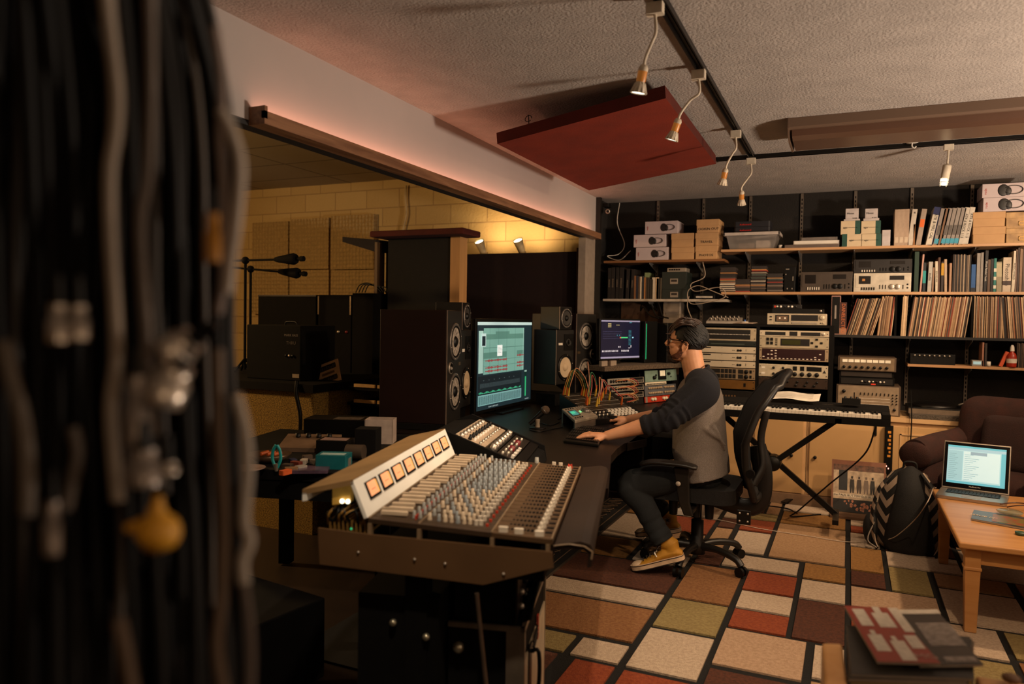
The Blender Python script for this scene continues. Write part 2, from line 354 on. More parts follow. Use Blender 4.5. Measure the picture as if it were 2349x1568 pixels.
def track(x0, y0, x1, y1, label):
    t = thing('lighting_track', label, 'light track', ((x0+x1)/2, (y0+y1)/2, CEIL))
    L = math.hypot(x1-x0, y1-y0); a = math.atan2(y1-y0, x1-x0); t.rotation_euler = (0, 0, a)
    m = MB(); m.bx((-L/2, -.018, -.004), (L/2, .018, 0)); m.bx((-L/2, -.018, -.022), (L/2, -.013, -.004)); m.bx((-L/2, .013, -.022), (L/2, .018, -.004)); m.bx((-L/2, -.003, -.012), (L/2, .003, -.004))
    m.build('rail', BLKS, t); [MB().bx((q-.005, -.019, -.024), (q+.005, .019, 0)).build('end_cap', BLK, t) for q in (-L/2, L/2)]
    return t
track(-.585, .3, -.585, 4.80, 'black lighting track running from the camera towards the shelves')
track(-.80, 4.86, 2.6, 4.86, 'black lighting track crossing the ceiling behind the fluorescent fixture')
m_goose = mat('white_flex_arm', '#d2c4ae', .5); m_amber = mat('amber_lamp_collar', '#b9742f', .35, emit=.25); m_lens = mat('lamp_lens', '#fff0d8', .3, emit=3.0)
def gooseneck(top, head, label, power, aimdir=(-.25, .05, -1)):
    top = Vector(top); head = Vector(head); t = thing('gooseneck_spotlight', label, 'spotlight', top, 0, 'gooseneck track spotlights')
    MB().rbox((0, 0, -.018), (.055, .034, .036), .004).build('track_adapter', m_goose, t)
    d = head-top; a = Vector(aimdir).normalized()
    h0 = d-a*.085
    MB().tube(catmull([(0, 0, -.03), (0.004, 0, -.09), h0*.55+Vector((.012, 0, -.01)), h0-a*.03, h0+a*.004], 6), [.0055]*25, 8).build('flexible_arm', m_goose, t)
    M = frame_m(h0, a.orthogonal(), a.cross(a.orthogonal())); 
    if (M.to_3x3() @ Vector((0, 0, 1))).dot(a) < 0: M = M @ R4(PI, 'X')
    MB().lathe([(0, -.006), (.011, -.006), (.016, .004), (.016, .014)], 16, M=M).build('socket', m_goose, t)
    MB().lathe([(.0155, .014), (.0155, .044), (.014, .048)], 16, M=M).build('collar', m_amber, t)
    sh = MB(); sh.lathe([(.013, .046), (.020, .058), (.0265, .084), (.0245, .084), (.018, .06)], 20, M=M)
    for k in range(12):
        an = 2*PI*k/12; c = Vector((math.cos(an), math.sin(an), 0)); sh.tube([c*.016+Vector((0, 0, .05)), c*.0275+Vector((0, 0, .084))], .0018, 4, M=M)
    sh.build('bulb_housing', m_goose, t)
    MB().lathe([(0, .080), (.0235, .081)], 20, M=M).build('lens', m_lens, t)
    hp = top+h0+a*.10
    l = light('SPOT', 'gooseneck_bulb_light', hp, power, (1.0, .76, .52), aim=hp+a, size=.02, spot=92, blend=.75)
gd = [((1503, 8), (1464, 215), 'nearest gooseneck spotlight on the track, glowing bluish white', 60, (-.22, .08, -1)), ((1603, 162), (1540, 322), 'second gooseneck spotlight from the camera, in front of the rust panel', 10, (-.35, .05, -1)),
      ((1688, 300), (1656, 425), 'third gooseneck spotlight from the camera, by the corner of the rust panel', 18, (-.25, .2, -1)), ((1723, 363), (1701, 470), 'farthest gooseneck spotlight, at the corner of the two tracks', 26, (-.05, .45, -1))]
for a, b, lab, pw, ad in gd:
    p = at(*a, z=2.378); q = at(*b, y=p.y+.01); gooseneck(p, q, lab, pw, ad)
# stem spotlight on the second track
def stem_spot():
    p = at(2173, 338, z=2.378); p.y = 4.86; p = Vector((p.x, 4.86, 2.378))
    t = thing('stem_spotlight', 'white stem spotlight with a glass bulb on the crossing track', 'spotlight', p)
    MB().rbox((0, 0, -.015), (.05, .034, .034), .004).build('track_adapter', m_goose, t)
    MB().cyl((0, 0, -.03), (-.004, 0, -.12), .006, n=10, m=m_goose).build('stem', None, t)
    M = T4(-.004, 0, -.115) @ R4(math.radians(8), 'Y')
    MB().lathe([(0, 0), (.022, 0), (.023, -.01), (.021, -.075), (0, -.075)], 18, M=M).build('lamp_barrel', m_goose, t)
    MB().lathe([(0.0, -.115), (.019, -.112), (.02, -.078), (0, -.078)], 14, M=M).build('bulb', mat('bulb_glass', '#ffe6bd', .2, emit=2.2), t)
    cg = MB()
    for k in range(4):
        an = PI/4+k*PI/2; c = Vector((math.cos(an)*.0215, math.sin(an)*.0215, 0)); cg.tube([c+Vector((0, 0, -.074)), c+Vector((0, 0, -.118))], .0016, 5, M=M)
    cg.lathe([(.022, -.095), (.0235, -.097), (.022, -.099)], 16, M=M); cg.build('bulb_cage', m_goose, t)
    light('SPOT', 'stem_bulb_light', (p.x-.02, 4.86, 2.22), 50, (1.0, .70, .44), aim=(p.x-.1, 5.3, 0), size=.02, spot=120, blend=.8)
stem_spot()
def fluo():
    t = thing('fluorescent_fixture', 'long white fluorescent ceiling fixture, switched off', 'ceiling light', (.9, 4.25, CEIL-.001))
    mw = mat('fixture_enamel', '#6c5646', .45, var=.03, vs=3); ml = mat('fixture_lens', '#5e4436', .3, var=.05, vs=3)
    Lh = 1.21
    prof = [(-.20, 0), (-.20, -.045), (-.19, -.055), (.19, -.055), (.20, -.045), (.20, 0)]
    def ext(pr, x0, x1, m, name, M=None):
        q = MB(); Mx = Matrix(((0, 0, 1, 0), (1, 0, 0, 0), (0, 1, 0, 0), (0, 0, 0, 1))); q.prism(pr, x0, x1, m, Mx); return q.build(name, None, t)
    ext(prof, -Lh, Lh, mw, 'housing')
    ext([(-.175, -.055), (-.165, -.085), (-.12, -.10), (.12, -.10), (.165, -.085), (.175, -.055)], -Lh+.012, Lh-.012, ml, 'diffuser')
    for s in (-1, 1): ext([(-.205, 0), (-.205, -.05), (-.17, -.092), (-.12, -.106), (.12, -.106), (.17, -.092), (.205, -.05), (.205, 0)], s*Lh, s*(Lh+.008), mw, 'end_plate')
fluo()
def clip():
    p = at(2090, 335, z=2.39); t = thing('ceiling_hook', 'small white ceiling hook between the fixture and the track', 'hook', (p.x, 4.80, CEIL))
    MB().lathe([(0, -.012), (.03, -.010), (.034, 0)], 16).build('rosette', WHT, t); MB().tube(catmull([(0, 0, -.01), (0, 0, -.03), (.012, 0, -.04), (.02, 0, -.03)], 4), .004, 6).build('hook_wire', WHT, t)
clip()
# ---------------------------------------------------------------- shelves on the back wall
FY = 6.10
shw = wood('shelf_edge_pine', '#a97d54', '#c49a70', 0, 1.5); shd = wood('shelf_edge_oak', '#6b4528', '#835a36', 0, 1.5); shl = mat('white_shelf_board', '#a69a8c', .6); shb = mat('black_shelf_board', '#161210', .6)
def shelf(x0, x1, ztop, m, label, th=.019, y0=6.10, y1=6.385):
    return tag(MB().bx((x0, y0, ztop-th), (x1, y1, ztop)).build('shelf_board', m), label, 'shelf')
zs = {'A': 1.862, 'B': 1.538, 'C': 1.935, 'D': 1.597, 'E': 1.276, 'F': 1.075}
shelf(-1.93, -.93, zs['A'], shd, 'brown shelf board at upper left carrying the headphone boxes'); shelf(-1.93, -.90, zs['B'], shl, 'white shelf board below it, carrying the file boxes and paperbacks')
shelf(-.955, 2.6, zs['C'], shw, 'pale wooden shelf board, topmost of the long ones'); shelf(-.945, 2.6, zs['D'], shw, 'pale wooden shelf board carrying tape decks and books')
shelf(-.11, 2.6, zs['E'], shb, 'black shelf board carrying the vinyl records'); shelf(.39, 2.6, zs['F'], shw, 'short pale shelf board low on the right')
stm = mat('slotted_steel', '#6e6358', .5, .5)
for i, px in enumerate((1509, 1614, 1722, 1840, 1963, 2093, 2231, 2380)):
    p = at(px, 455, y=6.37); top = 2.395; t = thing('shelf_standard', ['slotted metal shelf upright, %s from the left corner' % n for n in ('first', 'second', 'third', 'fourth', 'fifth', 'sixth', 'seventh', 'eighth')][i], 'shelf upright', (p.x, 6.4, 0), 0, 'shelf uprights')
    m = MB(); w_ = .013
    m.bx((-w_, -.012, .75), (w_, -.009, top)); m.bx((-w_, -.012, .75), (-w_+.002, 0, top)); m.bx((w_-.002, -.012, .75), (w_, 0, top))
    m.build('rail', stm, t)
    sl = MB(); z = .8
    while z < top-.03: sl.bx((-.004, -.0128, z), (.004, -.0118, z+.018)); z += .032
    tag(sl.build('slots', BLKM, t), kind='stuff')
    for key in ((('A', 'B') if px < 1700 else ('C', 'D')) + (() if px < 1900 else ('E',)) + (() if px < 2085 else ('F',))):
        z1 = zs[key]-.0195; b = MB(); b.add([(-.002, -.012, z1), (-.002, -.27, z1), (-.002, -.27, z1-.012), (-.002, -.012, z1-.07), (.002, -.012, z1), (.002, -.27, z1), (.002, -.27, z1-.012), (.002, -.012, z1-.07)], [(0, 1, 2, 3), (7, 6, 5, 4), (0, 4, 5, 1), (1, 5, 6, 2), (2, 6, 7, 3), (3, 7, 4, 0)])
        b.build('bracket', mat('grey_bracket', '#75706c', .5, .2), t)
def X(px, py, y=FY): p = at(px, py, y=y); return p.x, p.z
def pbox(name, label, cat, px0, px1, pyt, z0, m, y=FY, depth=.25, group=None, z1=None, lean=0, bevel=.002):
    """box standing on z0 whose front lies between two places"""
    pym = (pyt)
    x0 = X(px0, pym, y)[0]; x1 = X(px1, pym, y)[0]; zt = z1 if z1 is not None else X((px0+px1)/2, pyt, y)[1]
    t = thing(name, label, cat, ((x0+x1)/2, y, z0), 0, group)
    b = MB().bx((-(x1-x0)/2, 0, 0), ((x1-x0)/2, depth, zt-z0)).build('body', m, t, bevel)
    t['w'] = x1-x0; t['h'] = zt-z0
    if lean: t.rotation_euler = (0, lean, 0)
    return t
def wh(t): w_, h_ = t['w'], t['h']; return w_, h_
def done(t):
    for k in ('w', 'h'):
        if k in t: del t[k]
def facem(x, z, y=-.0012): return Matrix(((1, 0, 0, x), (0, 0, -1, y), (0, 1, 0, z), (0, 0, 0, 1)))
INK = mat('black_ink', '#15110f', .7); INKR = mat('red_ink', '#a3241a', .6); INKW = mat('white_ink', '#d5cbbd', .6)
# headphone boxes
hpw = mat('headphone_box_card', '#b4a5a6', .6, var=.03)
def headphones(t, w_, h_, s=1.0, cx=.0):
    g = MB(); M = facem(cx, h_/2, 0)
    pts = [(0.048+.036*math.cos(a)*1.2, .023*math.sin(a), .0018) for a in [math.radians(150-300*i/16) for i in range(17)]]
    g.tube([tuple(c*s for c in p) for p in pts], .0095*s, 8, M=M, flat=.2, up=(0, 0, 1))
    g.ball((0, 0, .002), (.027*s, .033*s, .003), 14, 6, M=M); g.ball((.022*s, -.006*s, .002), (.017*s, .024*s, .004), 12, 6, M=M)
    g.build('printed_headphones', mat('headphone_print', '#191615', .5), t)
    for k in range(1): textm('rode', .018*s, INKR, t, facem(-w_*.42, h_*.45) @ R4(PI/2, 'Z'))
def hpbox(px0, px1, pyt, z0, lab, zt=None, cx=.02, s=1., y=FY):
    t = pbox('headphone_box', lab, 'box', px0, px1, pyt, z0, hpw, y, .24, 'white headphone boxes', zt); w_, h_ = wh(t); headphones(t, w_, h_, s, cx); done(t); return h_
zA = zs['A']
hpbox(1459, 1533, 567, zA, 'white headphone box, lowest of the three on the brown shelf')
zb = X(1496, 566)[1]; hpbox(1454, 1527, 538, zb, 'white headphone box, middle one of the three on the brown shelf')
zb2 = X(1490, 537)[1]; hpbox(1480, 1555, 507, zb2+.001, 'white headphone box, on top of the two at the left')
# kraft shoe boxes
kraft = mat('kraft_card', '#b48c60', .75, var=.04)
def shoebox(px0, px1, pyt, z0, lab, text=None, y=FY, zt=None, grp='kraft storage boxes'):
    t = pbox('storage_box', lab, 'box', px0, px1, pyt, z0, kraft, y, .25, grp, zt); w_, h_ = wh(t)
    MB().bx((-w_/2-.003, -.003, h_*.55), (w_/2+.003, .253, h_+.001)).build('lid', kraft, t, .002)
    if text: textm(text, .026, INK, t, facem(.0, h_*.28, -.0012), width=1.1)
    done(t); return z0+h_
z_ = shoebox(1541, 1592, 567, zA, 'plain kraft storage box, lower one of the left stack of two'); shoebox(1541, 1591, 535, z_+.002, 'plain kraft storage box, upper one of the left stack of two')
z_ = shoebox(1596, 1645, 563, zA, 'kraft storage box marked PHOTOS, bottom of its stack', 'PHOTOS'); z_ = shoebox(1596, 1647, 534, z_+.002, 'kraft storage box marked TRAVEL, middle of its stack', 'TRAVEL'); shoebox(1599, 1649, 503, z_+.002, 'kraft storage box with a faint handwritten word, top of its stack', 'LOOKIN OUT')
# white cable on upper left shelf corner
tag(MB().tube(catmull([(-1.86, 6.3, 2.38), (-1.87, 6.28, 2.2), (-1.80, 6.27, 2.02), (-1.84, 6.24, 1.93), (-1.93, 6.2, 1.91), (-1.82, 6.2, 1.875), (-1.72, 6.18, 1.95)], 8), .0035, 6).build('white_cable', WHT), 'white cable dropping from the ceiling corner to the brown shelf', 'cable')
cm = thing('security_camera', 'small black security camera in the ceiling corner left of the shelves', 'camera', (-1.93, 6.16, 2.30))
MB().rbox((0, 0, .04), (.05, .08, .03), .006).build('mount', BLK, cm); MB().cyl((0, .05, 0), (.03, -.07, -.02), .028, n=16).build('housing', BLKS, cm); MB().lathe([(.012, 0), (.02, 0), (.02, .006), (.012, .006)], 14, M=frame_m((.0305, -.0725, -.0207), (.95, .2, 0), (0, -.2, 1))).build('lens_ring', SILV, cm)
# ---- white shelf: dark spines, paperbacks, box
SP = {}
def spine(col): 
    return mat('spine_'+col.strip('#'), col, .6, var=.1, vs=30)
def book(px0, px1, pyt, z0, col, label, y=FY, depth=.2, lean=0, group=None, band=None, name='book', text=None, tcol=None, cat='book'):
    t = pbox(name, label, cat, px0, px1, pyt, z0, spine(col), y, depth, group, None, lean, .0008); w_, h_ = wh(t)
    if band:
        for (a, b, c) in band: MB().bx((-w_/2-.0003, -.0008, h_*a), (w_/2+.0003, 0, h_*b)).build('spine_band', spine(c), t)
    if text: textm(text, min(.9*w_, .035), mat('spine_ink_'+(tcol or 'd8cdbd').strip('#'), tcol or '#d8cdbd', .6), t, facem(0, h_*.5) @ R4(-PI/2, 'Z'))
    done(t); return t
zB = zs['B']
for i, (a, b, tp, L_) in enumerate(((1395, 1402, 614, 0), (1403, 1411, 613, 0), (1413, 1420, 613, .02), (1421, 1430, 613, .05), (1436, 1443, 616, .08), (1447, 1454, 617, .1))):
    t = book(a, b, tp, zB, '#17110e', '%s black book from the left end of the white shelf' % ('first', 'second', 'third', 'fourth', 'fifth', 'sixth')[i], lean=L_*.3, group='black books at the left end', text='ooooo', tcol='#7a6a58')
paper = [(1455, 1459, 632, '#7a5030', 'brown'), (1460, 1464, 632, '#1f2430', 'dark blue'), (1465, 1468, 634, '#5c4632', 'dim brown'), (1469, 1472, 634, '#cdbba2', 'cream'), (1473, 1477, 633, '#20242c', 'slate'), (1478, 1481, 636, '#a06a3a', 'orange brown'), (1482, 1485, 636, '#3a2e22', 'dark brown'), (1486, 1490, 636, '#2a221b', 'near-black'),
         (1491, 1494, 640, '#241d16', 'black'), (1495, 1498, 640, '#3d3326', 'olive brown'), (1506, 1513, 638, '#2b241c', 'dark'), (1515, 1518, 637, '#4e4436', 'grey brown')]
for a, b, tp, c, nm in paper: book(a, b, tp, zB, c, nm+' paperback in the left shelf row between black books and file boxes', group='paperbacks on the white shelf')
book(1479, 1489, 625, zB+.0, '#6d7a55', 'green mottled book standing taller than the paperbacks around it', depth=.17, y=FY+.03)
book(1496, 1503, 636, zB, '#b7a995', 'cream book, left one of the pair beside the file boxes'); book(1504, 1511, 636, zB, '#c4a683', 'cream book, right one of the pair beside the file boxes')
# file boxes (one on the other)
fb = mat('file_box_green', '#141c17', .6)
for i, (pt, z0, lab) in enumerate(((663, zB, 'dark green file box with metal label holder, lower of two'), (623, None, 'dark green file box with metal label holder, upper of two'))):
    z0 = z0 if z0 is not None else zfb
    t = pbox('file_box', lab, 'box', 1519, 1575, pt, z0, fb, FY, .24, 'file boxes on the white shelf'); w_, h_ = wh(t)
    h = MB(); zc = h_*.45; h.bx((-.032, -.004, zc-.022), (.032, 0, zc+.022), SILV); h.bx((-.024, -.005, zc-.004), (.024, -.003, zc+.014), mat('dark_label', '#221a16')); h.build('label_holder', None, t)
    zfb = z0+h_; done(t)
t = pbox('audio_switcher', 'small silver switch box with a row of black buttons on the file boxes', 'switcher', 1531, 1574, 614, zfb, SILV, FY, .15); w_, h_ = wh(t)
for k in range(5): MB().bx((-w_*.4+k*.019, -.004, h_*.35), (-w_*.4+k*.019+.012, 0, h_*.7)).build('button', BLK, t)
done(t)
t = pbox('usb_hub', 'low black patch unit with a row of bright sockets on the white shelf', 'hub', 1592, 1640, 674, zB, BLK, FY+.03, .12); w_, h_ = wh(t); done(t)
sk = MB(); [sk.bx((-w_*.4+k*w_*.05, -.002, h_*.3), (-w_*.4+k*w_*.05+.006, 0, h_*.6)) for k in range(16)]; sk.build('sockets', INKW, t)
wc = mat('pale_cable', '#9c8a78', .5)
tag(MB().tube(catmull([(-1.10, 6.12, 1.84), (-1.08, 6.1, 1.72), (-1.18, 6.07, 1.66), (-1.14, 6.05, 1.60), (-.95, 6.03, 1.63), (-.90, 6.02, 1.56), (-1.0, 6.03, 1.52), (-1.17, 6.04, 1.50), (-1.2, 6.05, 1.60), (-1.12, 6.05, 1.645), (-1.0, 6.03, 1.60), (-.88, 6.03, 1.55)], 8), .0035, 6).build('coiled_cable', wc), 'pale cable coiled loosely over the end of the white shelf', 'cable')
tag(MB().tube(catmull([(-1.19, 6.045, 1.56), (-1.20, 6.04, 1.48), (-1.15, 5.98, 1.38), (-1.10, 5.9, 1.345)], 8), .0035, 6).build('hanging_cable', wc), 'pale cable dropping from the coil down to the small mixer', 'cable')
# ---- long top shelf
zC = zs['C']
t = thing('storage_tub', 'clear plastic storage tub with black cases on top, on the long shelf', 'storage tub', (0, 0, 0)); t.location = (X(1723, 560)[0], FY, zC)
tub = mat('frosted_plastic', '#c8bfb8', .35, trans=.55, alpha=.5); w0 = .195; 
q = MB(); H = .125
q.add([(-.165, .02, 0), (.165, .02, 0), (.165, .24, 0), (-.165, .24, 0), (-w0, 0, H), (w0, 0, H), (w0, .26, H), (-w0, .26, H)], [(3, 2, 1, 0), (0, 1, 5, 4), (1, 2, 6, 5), (2, 3, 7, 6), (3, 0, 4, 7)]); q.build('tub_wall', tub, t)
q = MB()
for a, b in (((-.212, -.012, H-.018), (.212, 0, H+.006)), ((-.212, .26, H-.018), (.212, .272, H+.006)), ((-.212, -.012, H-.018), (-.2, .272, H+.006)), ((.2, -.012, H-.018), (.212, .272, H+.006))): q.bx(a, b)
q.build('rim', mat('tub_rim', '#b5a9a0', .4), t, .002)
for k, (a, b, lb) in enumerate((((-.10, .05, .004), (.02, .14, .05), 'grey adaptor lying at the left inside the clear tub'), ((.03, .06, .004), (.13, .19, .07), 'pale carton standing at the right inside the clear tub'))):
    o = MB().bx([a[0], a[1], a[2]], b).build('packed_item', mat('packed_card%d' % k, ('#6b5a4c', '#a8998c')[k], .6)); o.location = t.location; tag(o, lb, 'box')
for k, (z0, z1, lb) in enumerate(((H+.007, H+.05, 'lower black case with red lettering on the clear tub'), (H+.052, H+.095, 'upper black case with red lettering on the clear tub'))):
    c = thing('instrument_case', lb, 'case', t.location+Vector((-.0, .03, z0)), 0, 'black cases on the tub'); MB().rbox((0, .1, (z1-z0)/2), (.27, .2, z1-z0), .012).build('case_shell', mat('navy_case', '#14131a', .6), c)
    textm('Audiosound', .018, mat('red_logo', '#c3281c', .5, emit=.15), c, facem(-.05, (z1-z0)*.45, -.0015))
tag(MB().lathe([(0, 0), (.012, 0), (.014, .028), (.012, .028), (.01, .004), (0, .004)], 14, M=T4(X(1789, 568)[0], 6.14, zC)).build('small_cup', WHT), 'tiny white cup beside the clear tub', 'cup')
t = pbox('flatbed_deck', 'wide flat grey deck lying under the white turntable', 'deck', 1800, 1925, 560, zC, mat('deck_grey', '#5d4f47', .5), FY, .24); w_, h_ = wh(t); done(t)
tt = thing('turntable', 'white portable turntable on the flat grey deck', 'turntable', (X(1872, 550)[0], FY+.03, zC+h_))
MB().rbox((0, .1, .016), (.33, .21, .028), .01, m=WHT).build('plinth', None, tt); MB().lathe([(0, .034), (.08, .034), (.085, .031), (.085, .03)], 24, M=T4(0.02, .1, 0)).build('platter', SILV, tt); MB().rbox((.02, .1, .045), (.26, .19, .022), .008).build('dust_cover', mat('cover_plastic', '#8d827a', .3, alpha=.6), tt)
# tape reel cartons
crt = mat('tape_carton', '#c7b292', .65, var=.04); grn = mat('carton_green', '#17453a', .6)
rows = [(1933, 1976, 536, zC, 'l', 'lower left'), (1977, 2023, 535, zC, 'r', 'lower right')]
for r in (0, 1):
    for k, (a, b) in enumerate(((1929, 1974), (1976, 2021)) if r else ((1932, 1976), (1977, 2022))):
        zz = zC if r == 0 else zcr; pt = 536 if r == 0 else 506
        t = pbox('tape_carton', 'cream tape carton with a green end, %s of four' % (('lower left', 'lower right') if r == 0 else ('upper left', 'upper right'))[k], 'carton', a, b, pt, zz, crt, FY, .2, 'cream and green tape cartons'); w_, h_ = wh(t)
        e = -1 if (r == 0 and k == 0) else 1
        MB().bx((e*w_/2, -.0008, 0), (e*(w_/2-.035), 0, h_)).build('green_label', grn, t); textm('agar', .02, INK, t, facem(-w_*.25 if e > 0 else 0, h_*.5)); MB().bx((-.015, -.0008, h_*.48), (.045 if e > 0 else .08, 0, h_*.51)).build('printed_line', INK, t)
        zn = zz+h_; done(t)
    zcr = zn+.001
for k, (a, b) in enumerate(((1940, 1970), (1985, 2014))):
    t = pbox('component_box', ('left', 'right')[k]+' small white box on top of the tape cartons', 'box', a, b, 478, zcr, mat('white_card', '#b7adab', .6), FY+.02, .12, 'small white boxes'); w_, h_ = wh(t)
    MB().bx((-w_/2-.01, -.01, 0), (w_/2+.01, .0, .018)).build('sliding_sleeve', mat('white_card', '#b7adab', .6), t)
    textm('Miniat', .02, INK, t, facem(-.01, h_*.62)); textm('0.250', .014, INK, t, facem(.02, h_*.25)); done(t)
t = pbox('small_carton', 'short cream carton between tape cartons and tall tape boxes', 'carton', 2024, 2043, 527, zC, mat('white_card', '#b7adab', .6), FY, .15); done(t)
# tall tape boxes (reel to reel)
TB = [(2050, 2061, 480, '#a8907a', 0), (2061, 2072, 479, '#a8907a', 0), (2072, 2084, 478, '#a58c76', 0), (2081, 2096, 478, '#beb3a4', .10), (2100, 2116, 476, '#9d8b7c', .13), (2123, 2151, 472, '#c9bfae', .18), (2140, 2158, 476, '#8c8078', .17),
      (2148, 2164, 478, '#7c5a3f', .17), (2156, 2178, 477, '#8f847c', .17), (2166, 2188, 476, '#90857c', .17), (2176, 2198, 475, '#91877e', .17), (2186, 2207, 475, '#8c8279', .17), (2196, 2219, 474, '#bfb5a6', .16), (2208, 2230, 473, '#c4baab', .15)]
TL = ['first upright tan tape box from the left', 'second upright tan tape box from the left', 'third upright tan tape box from the left', 'pale tape box leaning against the tan ones', 'grey tape box with an orange sticker', 'white tape box in a blue sleeve with black handwriting', 'grey tape box right of the blue sleeve one', 'brown worn tape box between grey ones',
      'first leaning grey tape box with a cyan foot', 'second leaning grey tape box with a cyan foot', 'third leaning grey tape box with a cyan foot', 'fourth leaning grey tape box with a cyan foot', 'white handwritten tape box, left of the last two', 'white handwritten tape box at the right end of the leaning row']
for i, ((a, b, tp, c, L_), lab) in enumerate(zip(TB, TL)):
    # a/b are the outer extents including the lean
    p0 = X(a, 583-(a-2050)*.14)[0]; wth = .034 if i != 5 else .04; Ht = .262 if i != 5 else .275
    t = thing('tape_box', lab, 'tape box', (p0, FY, zC), (0, L_, 0), 'tall tape boxes')
    MB().bx((0, 0, 0.0), (wth-.002, .23, Ht)).build('sleeve', spine(c), t, .0006)
    mm = facem(wth/2, Ht*.5)
    if i == 5:
        MB().bx((-.0006, -.001, Ht-.055), (wth-.0014, 0, Ht)).build('blue_end', mat('blue_card', '#1b2350', .5), t); MB().bx((wth-.003, -.001, 0), (wth, .23, Ht+.001)).build('blue_side', mat('blue_card', '#1b2350', .5), t); textm('ATR & MRL CAL', .026, INK, t, mm @ R4(-PI/2, 'Z'))
    elif i in (12, 13): textm('ATR & ROCK 11.5', .022, INK, t, mm @ R4(-PI/2, 'Z'))
    elif i == 4: MB().bx((.002, -.001, Ht*.5), (wth-.004, 0, Ht*.72)).build('orange_sticker', mat('orange_sticker', '#d8631c', .6), t)
    elif 8 <= i <= 11 or i == 6: MB().bx((.003, -.001, .01), (wth-.006, 0, .045)).build('cyan_label', mat('cyan_label', '#3a94ad', .6), t); MB().bx((.006, -.001, .07), (wth-.009, 0, .14)).build('outline_label', spine('#5d5650'), t)
    elif i == 3: textm('III', .016, INK, t, facem(wth/2, Ht*.9))
    elif i < 3: MB().bx((.004, -.001, .02), (wth-.008, 0, .06)).build('paper_label', spine('#c0ac94'), t)
tag(MB().bx((0, 0, 0), (.012, .2, .15), spine('#8a5a2c'), M=T4(X(2096, 575)[0]-.006, FY, zC)).build('thin_book'), 'thin brown booklet leaning between pale and grey tape boxes', 'booklet')
z_ = zC
for k in range(2):
    t = pbox('storage_box', ('lower', 'upper')[k]+' wide kraft box left of the map-print boxes', 'box', 2233, 2306, (520, 486)[k], z_, kraft, FY, .25, 'wide kraft boxes'); w_, h_ = wh(t); MB().bx((-w_/2-.003, -.003, h_*.55), (w_/2+.003, .253, h_+.001)).build('lid', kraft, t, .002); z_ = z_+h_+.002; done(t)
mp_ = mat('map_print', '#8a6a44', .6, var=.5, vs=14, col2='#b8925e')
zq = zC
for k in range(2):
    t = pbox('map_print_box', ('lower', 'upper')[k]+' map-print storage box with metal label holder', 'box', 2309, 2390, (523, 486)[k], zq, mp_, FY, .25, 'map-print boxes'); w_, h_ = wh(t)
    MB().bx((-w_/2-.003, -.003, h_*.62), (w_/2+.003, .253, h_+.001)).build('lid', mp_, t, .002)
    hh = MB(); zc = h_*.3; 
    for a, b in (((-.03, zc-.014), (.03, zc-.009)), ((-.03, zc+.009), (.03, zc+.014)), ((-.03, zc-.014), (-.025, zc+.014)), ((.025, zc-.014), (.03, zc+.014))): hh.bx((a[0], -.005, a[1]), (b[0], -.0005, b[1]))
    hh.build('label_holder', mat('brass', '#b08a55', .3, .9), t); zq += h_+.002; done(t)
h_ = hpbox(2256, 2352, 452, z_, 'white headphone box on the wide kraft boxes, lower of two', cx=0.0, s=1.25); hpbox(2254, 2352, 418, z_+h_+.001, 'white headphone box touching the ceiling at far right', cx=0.0, s=1.25, zt=min(2.39, z_+2*h_+.0))
def ordn(k): k += 1; return '%d%s' % (k, 'th' if 10 <= k % 100 <= 20 else {1: 'st', 2: 'nd', 3: 'rd'}.get(k % 10, 'th'))
# ---------------------------------------------------------------- second long shelf: discs, decks, books
zD = zs['D']
cdc = ['#b8ab9a', '#7d5540', '#2a2320', '#8f2e20', '#c9bca8', '#5a4a3e', '#332a28', '#a3713f', '#46504a', '#998a78', '#201b19', '#6d6157']
stacks = [(1652, 1687, 613, 24, 'leftmost tall'), (1687, 1721, 640, 12, 'short second'), (1723, 1757, 610, 25, 'tall third'), (1760, 1796, 627, 18, 'rightmost')]
for si, (a, b, tp, n, nm) in enumerate(stacks):
    x0 = X(a, 640)[0]; x1 = X(b, 640)[0]; zt = X(a, tp)[1]; hh = (zt-zD)/n
    for k in range(n):
        dx = rnd.uniform(-.004, .004); c = rnd.choice(cdc) if rnd.random() < .6 else '#2a2320'
        o = MB().bx((-(x1-x0)/2, 0, .0003), ((x1-x0)/2, .125, hh-.0006)).build('compact_disc', spine(c))
        o.location = ((x0+x1)/2+dx, FY+rnd.uniform(0, .006), zD+k*hh)
        cc = {'#b8ab9a': 'pale', '#7d5540': 'reddish brown', '#2a2320': 'black', '#8f2e20': 'red', '#c9bca8': 'cream', '#5a4a3e': 'brown', '#332a28': 'dark', '#a3713f': 'orange brown', '#46504a': 'grey green', '#998a78': 'grey', '#201b19': 'jet black', '#6d6157': 'taupe'}[c]
        tag(o, '%s compact disc case, %s from the bottom of the %s stack' % (cc, ordn(k), nm), 'compact disc', 'compact discs, %s stack' % nm)
t = pbox('disc_drive', 'upright black drive unit with chrome clips beside the disc stacks', 'drive', 1800, 1825, 612, zD, BLK, FY, .2); w_, h_ = wh(t)
g = MB(); g.bx((-.03, -.003, h_-.02), (-.005, 0, h_-.014)); g.ball((-.03, -.003, h_*.7), .006, 8, 5); g.bx((.02, -.003, h_*.45), (.026, 0, h_*.62)); g.bx((-.02, -.003, .02), (-.012, 0, .03)); g.bx((.015, -.003, .02), (.022, 0, .03)); tag(g.build('chrome_clips', SILV, t), kind='stuff'); done(t)
